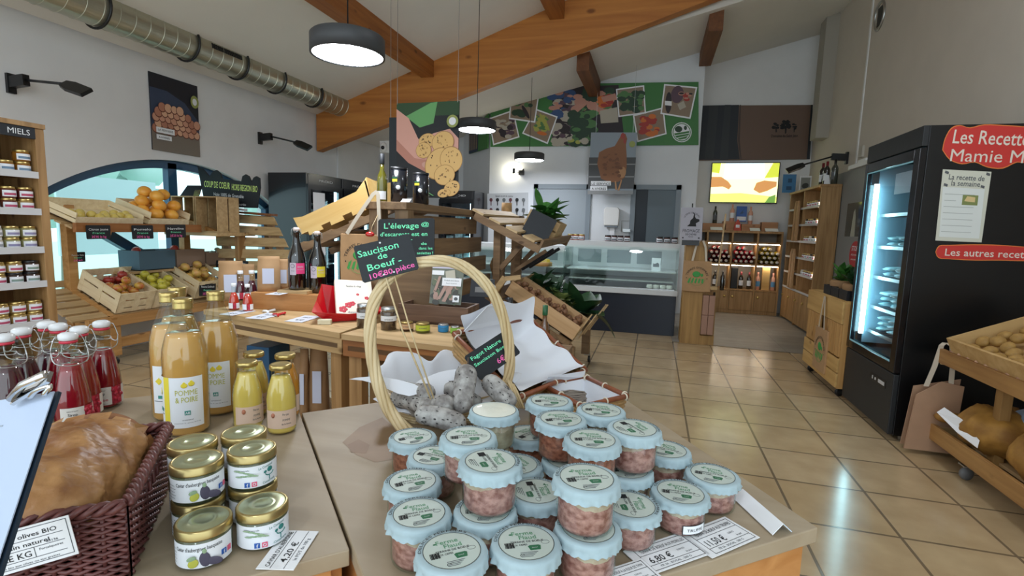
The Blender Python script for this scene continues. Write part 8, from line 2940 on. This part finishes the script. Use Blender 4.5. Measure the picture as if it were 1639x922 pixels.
# grey partition: window and round stop sign
t = thing('small_window', 'small window with dark reflections in the grey partition on the right', 'window', frame((2.398, 7.55, 1.39), (0, -1, 0), (0, 0, 1)))
B().bx(-0.03, 0.66, -0.03, 0.45, 0, 0.012).bx(0.0, 0.63, 0, 0.42, 0.012, 0.014, 1).build('frame', [M_GREYP, mat('dark_pane', '3E4C50', 0.1)], t)
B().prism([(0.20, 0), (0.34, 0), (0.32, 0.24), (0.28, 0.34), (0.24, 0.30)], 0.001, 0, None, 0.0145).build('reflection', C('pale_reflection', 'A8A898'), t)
t = thing('stop_sign', 'round red STOP sign on the grey partition behind the plants', 'sign', frame((2.396, 7.16, 1.165), (0, -1, 0), (0, 0, 1)))
B().lathe([(0.17, 0.0), (0.17, 0.006), (0, 0.006)], 36, 0, None, False, False).build('disc', C('signal_red', 'B8202C'), t)
B().text('STOP', 0.085, T(-0.01, 0.05, 0.0075), 0, 0.19).text('ACCES INTERDIT', 0.028, T(0, -0.01, 0.0075), 0, 0.22).text('zone reservee', 0.032, T(0, -0.065, 0.0075), 0, 0.2).build('lettering', M_PAPER, t)
# ============================================================ pallet counter with plants
pc = thing('pallet_counter', 'low counter of pale pallet boards on casters beside the big fridge', 'counter', T(1.58, 4.815, 0))
M_PINEY = wood('yellow_pine_along', 'D2AC6C', 'B88E50', 'y', 0.5)
M_PINEZ = wood('yellow_pine_upright', 'C89C60', 'AE8046', 'z', 0.6)
PL = 0.98
B().bx(0.0, 0.30, 0, PL, 0.815, 0.84).build('top_board', M_PINEY, pc, 0.002)
B().bx(-0.018, 0.0, -0.005, PL + 0.005, 0.645, 0.835).build('front_board', M_PINEY, pc, 0.003)
for k in range(9):
    if k == 4:
        continue
    B().bx(-0.014, 0.0, 0.005 + k * 0.105, 0.098 + k * 0.105, 0.36, 0.64).build('upright_board', M_PINEZ, pc, 0.002)
for k in range(2):
    B().bx(-0.016, 0.0, -0.005, PL + 0.005, 0.225 - 0.13 * k, 0.345 - 0.13 * k).build('lower_board', M_PINEY, pc, 0.002)
b = B()
b.bx(0.0, 0.30, 0.0, 0.018, 0.085, 0.815).bx(0.0, 0.30, PL - 0.018, PL, 0.085, 0.815).bx(0.28, 0.30, 0.018, PL - 0.018, 0.085, 0.815)
b.build('carcass', M_PINEZ, pc)
for y in (0.08, PL - 0.08):
    for x in (0.05, 0.25):
        B().lathe([(0.0, -0.012), (0.032, -0.011), (0.034, 0.0), (0.032, 0.011), (0.0, 0.012)], 18, 0, T(x, y, 0.0345) @ RX(PI / 2), True, False).bx(x - 0.02, x + 0.02, y - 0.02, y - 0.014, 0.03, 0.085).build('caster', M_DARK, pc)
totebag(frame((1.550, 5.42, 0.13), (0, -1, 0), (0, 0, 1)), 0.35, 0.40, [[(0.10, 0.40, 0.003), (0.14, 0.55, 0.006), (0.175, 0.70, 0.004)], [(0.25, 0.40, 0.003), (0.23, 0.55, 0.006), (0.195, 0.70, 0.004)]], 'kraft tote bag hanging on the pallet counter with a green field emblem')
for i, y in enumerate((4.86, 5.07, 5.28)):
    t = thing('plant_tray', f"black plastic plant tray on the pallet counter, {['nearest the fridge', 'in the middle', 'farthest from the fridge'][i]}", 'tray', T(1.60, y, 0.8405), 'black plant trays on the pallet counter')
    b = B()
    b.bx(0, 0.25, 0, 0.19, 0, 0.008).bx(0, 0.008, 0, 0.19, 0.008, 0.085).bx(0.242, 0.25, 0, 0.19, 0.008, 0.085).bx(0.008, 0.242, 0, 0.008, 0.008, 0.085).bx(0.008, 0.242, 0.182, 0.19, 0.008, 0.085)
    b.build('tray', mat('black_plastic', '16191E', 0.4), t)
g = random.Random(55)
for i, (y, dark, lab) in enumerate(((5.00, 1, 'dark leafy potted plant on the pallet counter next to the fridge'), (5.33, 0, 'lighter green potted plant at the far end of the pallet counter'))):
    t = thing('potted_plant', lab, 'plant', T(1.70, y, 0.8495))
    B().lathe([(0.055, 0), (0.085, 0.03), (0.095, 0.11), (0.085, 0.13), (0.0, 0.125)], 18, 0).build('kraft_pot', M_BAGD, t)
    for k in range(30):
        a = g.uniform(0, 2 * PI)
        el = g.uniform(0.3, 1.4)
        b = B()
        leaf(b, (g.uniform(-.02, .02), g.uniform(-.02, .02), 0.12 + g.uniform(0, 0.06)), (math.cos(a) * math.cos(el), math.sin(a) * math.cos(el), math.sin(el)), g.uniform(0.11, 0.20), g.uniform(0.045, 0.08), g.uniform(0.01, 0.07))
        b.build('leaf', M_LEAF if dark else M_LEAFB, t)

# ============================================================ big glass fridge seen from its side
FX, FY, FW_, FD, FH = 1.655, 3.92, 0.88, 0.76, 2.10
bf = thing('display_fridge', 'big black glass door fridge on the right, lit cyan, recipe stickers on its side', 'fridge', T(FX, FY, 0))
# local: x depth from the front (0) to the back, y along the front away from the viewer
b = B()
b.bx(0.0, FD, 0.0, 0.04, 0.035, FH)
b.build('side_panel', mat('satin_black_side', '07090C', 0.3), bf, 0.003)
B().bx(0.0, FD, FW_ - 0.04, FW_, 0.035, FH).build('side_panel', M_BLACKG, bf)
B().bx(FD - 0.04, FD, 0.04, FW_ - 0.04, 0.035, FH).build('back_panel', M_INNER, bf)
B().bx(0.0, FD - 0.04, 0.04, FW_ - 0.04, FH - 0.12, FH).build('top_panel', M_FRI, bf)
B().bx(-0.035, 0.0, 0.0, FW_, FH - 0.13, FH).build('header', mat('charcoal_plastic', '1E2124', 0.5), bf, 0.004)
B().bx(0.0, FD - 0.04, 0.04, FW_ - 0.04, 0.035, 0.50).build('motor_box', M_FRI, bf)
lp = B().bx(-0.035, 0.0, 0.0, FW_, 0.04, 0.46).build('lower_panel', mat('charcoal_plastic', '1E2124', 0.5), bf, 0.006)
b = B()
b.bx(-0.0375, -0.0355, 0.10, 0.36, 0.33, 0.385, 0).bx(-0.039, -0.0376, 0.12, 0.22, 0.345, 0.37, 1).bx(-0.039, -0.0376, 0.26, 0.28, 0.348, 0.366, 1).bx(-0.039, -0.0376, 0.31, 0.325, 0.345, 0.37, 1)
b.build('control_panel', [M_DARK, M_RAIL], lp)
b = B()
b.bx(-0.04, -0.002, 0.0, 0.075, 0.47, FH - 0.14).bx(-0.04, -0.002, FW_ - 0.05, FW_, 0.47, FH - 0.14).bx(-0.04, -0.002, 0.075, FW_ - 0.05, FH - 0.21, FH - 0.14).bx(-0.04, -0.002, 0.075, FW_ - 0.05, 0.47, 0.53)
dr = b.build('door', M_BLACKG, bf, 0.003)
B().bx(-0.024, -0.018, 0.075, FW_ - 0.05, 0.53, FH - 0.21).build('pane', M_GLASS, dr)
b = B()
b.bx(-0.041, -0.0401, 0.078, FW_ - 0.053, 0.532, 0.545).bx(-0.041, -0.0401, FW_ - 0.066, FW_ - 0.053, 0.532, FH - 0.212).bx(-0.041, -0.0401, 0.078, FW_ - 0.053, FH - 0.222, FH - 0.212)
b.build('lit_edge', mat('pale_cyan_edge', '9AD8E8', 0.3), dr)
B().bx(0.01, 0.035, FW_ - 0.105, FW_ - 0.075, 0.60, FH - 0.30).build('led_tube', mat('white_cyan_led', 'B4F0FF', 0.5, emit=26.0), bf)
B().bx(0.05, FD - 0.10, FW_ - 0.048, FW_ - 0.042, 0.52, FH - 0.14).build('inner_wall', mat('pale_inner', '6E8694', 0.4), bf)
B().bx(FD - 0.048, FD - 0.042, 0.05, FW_ - 0.05, 0.52, FH - 0.14).build('inner_wall', mat('blue_grey_inner', '586878', 0.4), bf)
for y in (FW_ - 0.16, FW_ - 0.34):
    b = B()
    b.bx(0.30, 0.312, y, y + 0.02, 0.52, FH - 0.2)
    for k in range(60):
        b.bx(0.294, 0.30, y + 0.004, y + 0.016, 0.54 + k * 0.022, 0.551 + k * 0.022)
    b.build('shelf_standard', M_STEEL, bf)
B().bx(0.04, 0.046, 0.24, 0.52, 1.70, 1.85).build('price_plate', mat('pale_blue_plate', 'A8C4D8', 0.5), bf)
g = random.Random(71)
M_COLD = mat('vacuum_pack', 'B4DCE4', 0.3, col2='6E9AA6', scale=22, bump=0.6)
for si, z in enumerate((0.62, 0.82, 1.06, 1.30, 1.55)):
    s_b = B()
    for k in range(9):
        s_b.bx(0.08, FD - 0.06, 0.06 + k * 0.092, 0.068 + k * 0.092, z - 0.006, z)
    s_b.bx(0.08, 0.09, 0.05, FW_ - 0.05, z - 0.008, z + 0.016)
    s_b.build('wire_shelf', M_STEEL, bf)
    for k in range(4 if si < 4 else 1):
        w = g.uniform(0.14, 0.18)
        y = 0.10 + k * 0.19
        n = g.choice((2, 3))
        for q in range(n):
            b = B(T(0.22, y + w / 2, z + 0.017 + q * 0.042) @ RZ(g.uniform(-0.2, 0.2)) @ RX(g.uniform(-0.1, 0.1)))
            b.ball((0, 0, 0.016), (0.10, w / 2, 0.020), 14, 7, 0, None, 0.10, g)
            o_ = b.build('cold_pack', M_COLD)
            tag(o_, f"clear vacuum pack on the {['lowest', 'second', 'middle', 'fourth', 'highest'][si]} shelf of the lit fridge", 'packet', 'vacuum packs on the fridge shelf ' + ['lowest', 'second', 'middle', 'fourth', 'highest'][si])
            o_.matrix_world = T(FX, FY, 0)
B().bx(0.05, 0.07, 0.03, 0.05, 0, 0.035).bx(0.6, 0.62, 0.03, 0.05, 0, 0.035).bx(0.05, 0.07, 0.8, 0.82, 0, 0.035).bx(0.6, 0.62, 0.8, 0.82, 0, 0.035).build('foot', M_STEEL, bf)
# stickers on the side facing the viewer (plane y = FY)
Ys = FY - 0.0006


def L2(u, v):
    p = PY(u, v, Ys)
    return (p.x - FX, p.z)


def blob(pts_, n=3):
    return [(p.x, p.y) for p in smooth([Vector((u, v, 0)) for u, v in pts_ + pts_[:1]], n)[:-1]]


def flat(b, pts_, z, mi):
    b.add([(*L2(u, v), z) for u, v in pts_], [tuple(range(len(pts_) - 1, -1, -1))], mi)


Ms = frame((0, -0.0006, 0), (1, 0, 0), (0, 0, 1))
M_STRED = C('sticker_red', 'C8322C')
M_STOR = C('sticker_orange', 'E0803A')
red = blob([(1508, 240), (1512, 222), (1522, 205), (1536, 200), (1552, 204), (1575, 199), (1605, 200), (1635, 202), (1660, 206), (1668, 225), (1666, 250), (1650, 262), (1628, 260), (1605, 270), (1580, 268), (1560, 260), (1540, 263), (1520, 256)])
cx_ = sum(p[0] for p in red) / len(red)
cy2 = sum(p[1] for p in red) / len(red)
b = B(Ms)
flat(b, red, 0.0005, 1)
flat(b, [(cx_ + (u - cx_) * 0.982, cy2 + (v - cy2) * 0.955) for u, v in red], 0.001, 0)


def ttxt(b, s, u0, v0, u1, v1, vt, z, mi):
    x0, y0 = L2(u0, v0)
    x1, y1 = L2(u1, v1)
    h = abs(L2(u0, vt)[1] - y0)
    b.text(s, h * 1.35, T((x0 + x1) / 2, (y0 + y1) / 2, z) @ RZ(math.atan2(y1 - y0, x1 - x0)), mi, math.hypot(x1 - x0, y1 - y0))


ttxt(b, 'Les Recettes', 1524, 229, 1656, 234, 206, 0.0016, 2)
ttxt(b, 'Mamie Mag', 1520, 258, 1668, 262, 237, 0.0016, 2)
b.build('red_sticker', [M_STRED, M_STOR, C('sticker_cream', 'E2D8CC')], bf)
b = B(Ms)
sheet = [(1497, 385), (1571, 388), (1587, 275), (1509, 271)]
flat(b, sheet[::-1], 0.0005, 0)
flat(b, [(1503, 379), (1567, 382), (1576, 303), (1509, 299)][::-1], 0.001, 1)
ttxt(b, 'La recette de', 1518, 287, 1575, 290, 278, 0.0016, 2)
ttxt(b, 'la semaine', 1522, 297, 1568, 299, 288, 0.0016, 2)
flat(b, [(1539, 328), (1564, 329), (1566, 313), (1541, 312)][::-1], 0.0014, 3)
flat(b, [(1543, 322), (1560, 324), (1561, 316), (1548, 314)][::-1], 0.0018, 4)
for k in range(7):
    v = 310 + k * 10
    if 310 < v < 330:
        flat(b, [(1512 - k * 0.7, v), (1530, v + 1), (1530, v + 2), (1512 - k * 0.7, v + 1)][::-1], 0.0014, 5)
    else:
        flat(b, [(1512 - k, v), (1560 - k, v + 2), (1560 - k, v + 2.8), (1512 - k, v + 0.8)][::-1], 0.0014, 5)
for (u, v) in ((1515, 276), (1581, 279), (1513, 296), (1572, 299)):
    flat(b, [(u - 3, v + 1), (u + 3, v + 3), (u + 4, v - 1), (u - 2, v - 3)][::-1], 0.0014, 2)
b.build('recipe_sheet', [C('cream_board', 'D0D2C4'), C('white_sheet', 'DCE2E0'), M_INK2, C('green_photo', '7E8A50'), C('pale_food', 'D8C08A'), C('pale_line', 'A8B0AE')], bf)
b = B(Ms)
pill = blob([(1497, 403), (1503, 393), (1520, 392), (1560, 391), (1600, 392), (1640, 395), (1670, 398), (1672, 414), (1640, 418), (1600, 417), (1560, 417), (1520, 415), (1502, 413)])
cx_ = sum(p[0] for p in pill) / len(pill)
cy2 = sum(p[1] for p in pill) / len(pill)
flat(b, pill, 0.0005, 1)
flat(b, [(cx_ + (u - cx_) * 0.985, cy2 + (v - cy2) * 0.90) for u, v in pill], 0.001, 0)
ttxt(b, 'Les autres recettes', 1512, 409, 1662, 414, 397, 0.0016, 2)
b.build('red_pill_sticker', [M_STRED, M_STOR, C('sticker_cream', 'E2D8CC')], bf)

# ============================================================ potato rack at the right edge
pr_ = thing('potato_rack', 'wooden rack on casters at the right photo edge, potatoes on two levels', 'display stand', T(1.78, 2.55, 0))
RL = 1.18
B().bx(-0.012, 0.012, 0.0, RL, 0.61, 0.70).build('upper_front_board', wood('rack_board_along', 'B48A52', '94693A', 'y', 0.6), pr_, 0.003)
B().bx(-0.012, 0.012, 0.0, RL + 0.06, 0.115, 0.215).build('lower_front_board', wood('rack_board_along', 'B48A52', '94693A', 'y', 0.6), pr_, 0.003)
for y in (0.75, 0.06):
    for x in (0.10, 0.52):
        B().bx(x, x + 0.05, y, y + 0.06, 0.09, 0.88 if x > 0.3 else 0.68).build('post', wood('rack_post', 'A8834E', '866232', 'z', 0.6), pr_, 0.002)
for k in range(5):
    f = k / 4
    B().bx(0.015 + 0.115 * k, 0.115 + 0.115 * k, 0.0, RL, 0.625 + 0.05 * k, 0.643 + 0.05 * k).build('upper_slat', M_PALY, pr_)
    B().bx(0.015 + 0.115 * k, 0.115 + 0.115 * k, 0.0, RL, 0.125 + 0.02 * k, 0.143 + 0.02 * k).build('lower_slat', M_PALY, pr_)
B().bx(0.0, 0.58, RL - 0.02, RL, 0.60, 0.68).build('end_board', M_PAL, pr_)
B().bx(0.0, 0.58, RL - 0.02, RL, 0.10, 0.20).build('end_board', M_PAL, pr_)
for y in (0.85, 0.10):
    for x in (0.06, 0.5):
        c_ = B().bx(x - 0.02, x + 0.02, y - 0.02, y + 0.02, 0.07, 0.115).bx(x - 0.05, x + 0.02, y - 0.03, y + 0.03, 0.082, 0.09).build('caster', M_STEEL, pr_)
        B().lathe([(0.0, -0.014), (0.034, -0.013), (0.037, 0.0), (0.034, 0.013), (0.0, 0.014)], 20, 0, T(x - 0.02, y, 0.0375) @ RX(PI / 2) @ RY(0.3), True, False).build('wheel', C('grey_rubber', '6A6C6E'), c_)
# crate on the upper level
MX = frame((1.795, 3.70, 0.665), (0.915, 0, 0.402), (0, -1, 0))
MX = frame((1.80, 2.95, 0.665), (0.915, 0, 0.402), (0, 1, 0))
crate(MX, 0.56, 0.68, 0.13, 'pale wooden crate of potatoes tilted on the upper rack level', wood('pale_crate_board', 'CFAE78', 'B8925A', 'x', 0.5, 0.6, False), 'plain', 'vegetable_crate', None, 0.014)
FR['po'] = fruit('potato', 'potato', 'B8924E', '96723A', 0.036, 0.8, False, 0.3, 0.75)
FR['sh'] = fruit('shallot', 'shallot', 'C8A080', 'A87A5E', 0.022, 1.25, False, 0.3, 0.6)
fill(MX, heap(['po'], 0.56, 0.68, 34, 0.036, 0.035, lambda k: 'potato in the tilted crate on the upper rack level', x0=0.0), 'potatoes in the tilted crate')
g = random.Random(23)
for i in range(12):
    y = 2.70 + i * 0.085
    put('sh', T(1.803, min(y, 3.68), 0.70) @ RZ(g.uniform(0, 6)) @ RX(1.4), 'small pale onion lying along the upper front board of the rack', 'small onions along the rack front', FR, fused)
# potato sacks on the lower level
M_SACK = mat('potato_mesh_sack', 'B8893E', 0.65, col2='8E642A', scale=9, bump=0.7)
M_SACKP = mat('blue_white_film', 'B4C4D4', 0.3, col2='7E98B4', scale=14)
for i, (y, r, lab) in enumerate(((3.42, 0.22, 'golden potato sack with white label at the far end of the lower rack level'), (2.98, 0.24, 'plump golden potato sack nearer on the lower rack level'))):
    t = thing('potato_sack', lab, 'sack', T(1.96 + 0.02 * i, y, 0.30), 'potato sacks on the rack')
    g2 = random.Random(80 + i)
    b = B()
    n, m = 22, 12
    ph = [g2.uniform(0, 6) for _ in range(6)]
    b.ball((0, 0, 0), (0.19, r, 0.135), 30, 16, 0, None, 0.015, g2)
    for j, p in enumerate(b.v):
        p += Vector((0, 0, 0.018 * math.sin(34 * p.x + ph[0]) * math.sin(30 * p.y + ph[1]) + 0.010 * math.sin(55 * p.y + ph[2])))
        p.z = max(p.z, -0.112)
    b.build('sack_body', M_SACK, t)
    b = B()
    b.ball((0.12, -r * 0.25, 0.045), (0.12, r * 0.55, 0.12), 16, 9, 0, None, 0.06, g2)
    b.build('printed_film', M_SACKP, t)
    if i == 0:
        b = B()
        b.slab(smooth([Vector((-0.215, 0.20, 0.02)), Vector((-0.20, 0.02, 0.03)), Vector((-0.18, -0.10, 0.02))], 2)[:1] + [Vector((-0.20, 0.0, -0.03)), Vector((-0.17, -0.14, -0.06)), Vector((-0.16, -0.13, -0.02)), Vector((-0.175, 0.02, 0.045)), Vector((-0.18, 0.20, 0.055))], 0.003)
        b.build('white_label', M_PAPER, t)
        B().ball((-0.12, 0.235, -0.02), (0.09, 0.06, 0.035), 14, 8, 0, None, 0.05).build('sack_tail', M_SACK, t)
# tote bag hung on the end of the rack
o = PY(1447, 742, 3.72)
t = thing('tote_bag', 'plain pinkish kraft tote bag with cream straps hanging on the end of the potato rack', 'bag', T(1.70, 3.745, 0.03))
M_BAGP = mat('pinkish_kraft', 'B08C70', 0.7, var=0.08, scale=10)
B().slab([(-0.06, -0.02, 0.0), (0.20, -0.02, 0.0), (0.22, -0.015, 0.44), (0.10, -0.018, 0.46), (-0.03, -0.02, 0.36)], -0.010).build('front_face', M_BAGP, t)
B().slab([(-0.05, 0.05, 0.0), (0.21, 0.05, 0.0), (0.23, 0.04, 0.47), (-0.02, 0.04, 0.40)], 0.006).build('rear_face', M_BAGP, t)
for pts_ in ([(0.02, -0.022, 0.42), (0.05, -0.024, 0.55), (0.075, -0.02, 0.69), (0.10, 0.0, 0.705)], [(0.15, -0.022, 0.45), (0.145, -0.024, 0.56), (0.13, -0.02, 0.69), (0.11, 0.0, 0.705)]):
    b = B()
    vs = []
    for p in pts_:
        vs += [Vector(p) - Vector((0.014, 0, 0)), Vector(p) + Vector((0.014, 0, 0))]
    b.add(vs + [v + Vector((0, 0.003, 0)) for v in vs], [(0, 1, 3, 2), (2, 3, 5, 4), (4, 5, 7, 6), (10, 11, 9, 8), (12, 13, 11, 10), (14, 15, 13, 12)])
    b.build('strap', mat('cream_webbing', 'CFC4B2', 0.8), t)
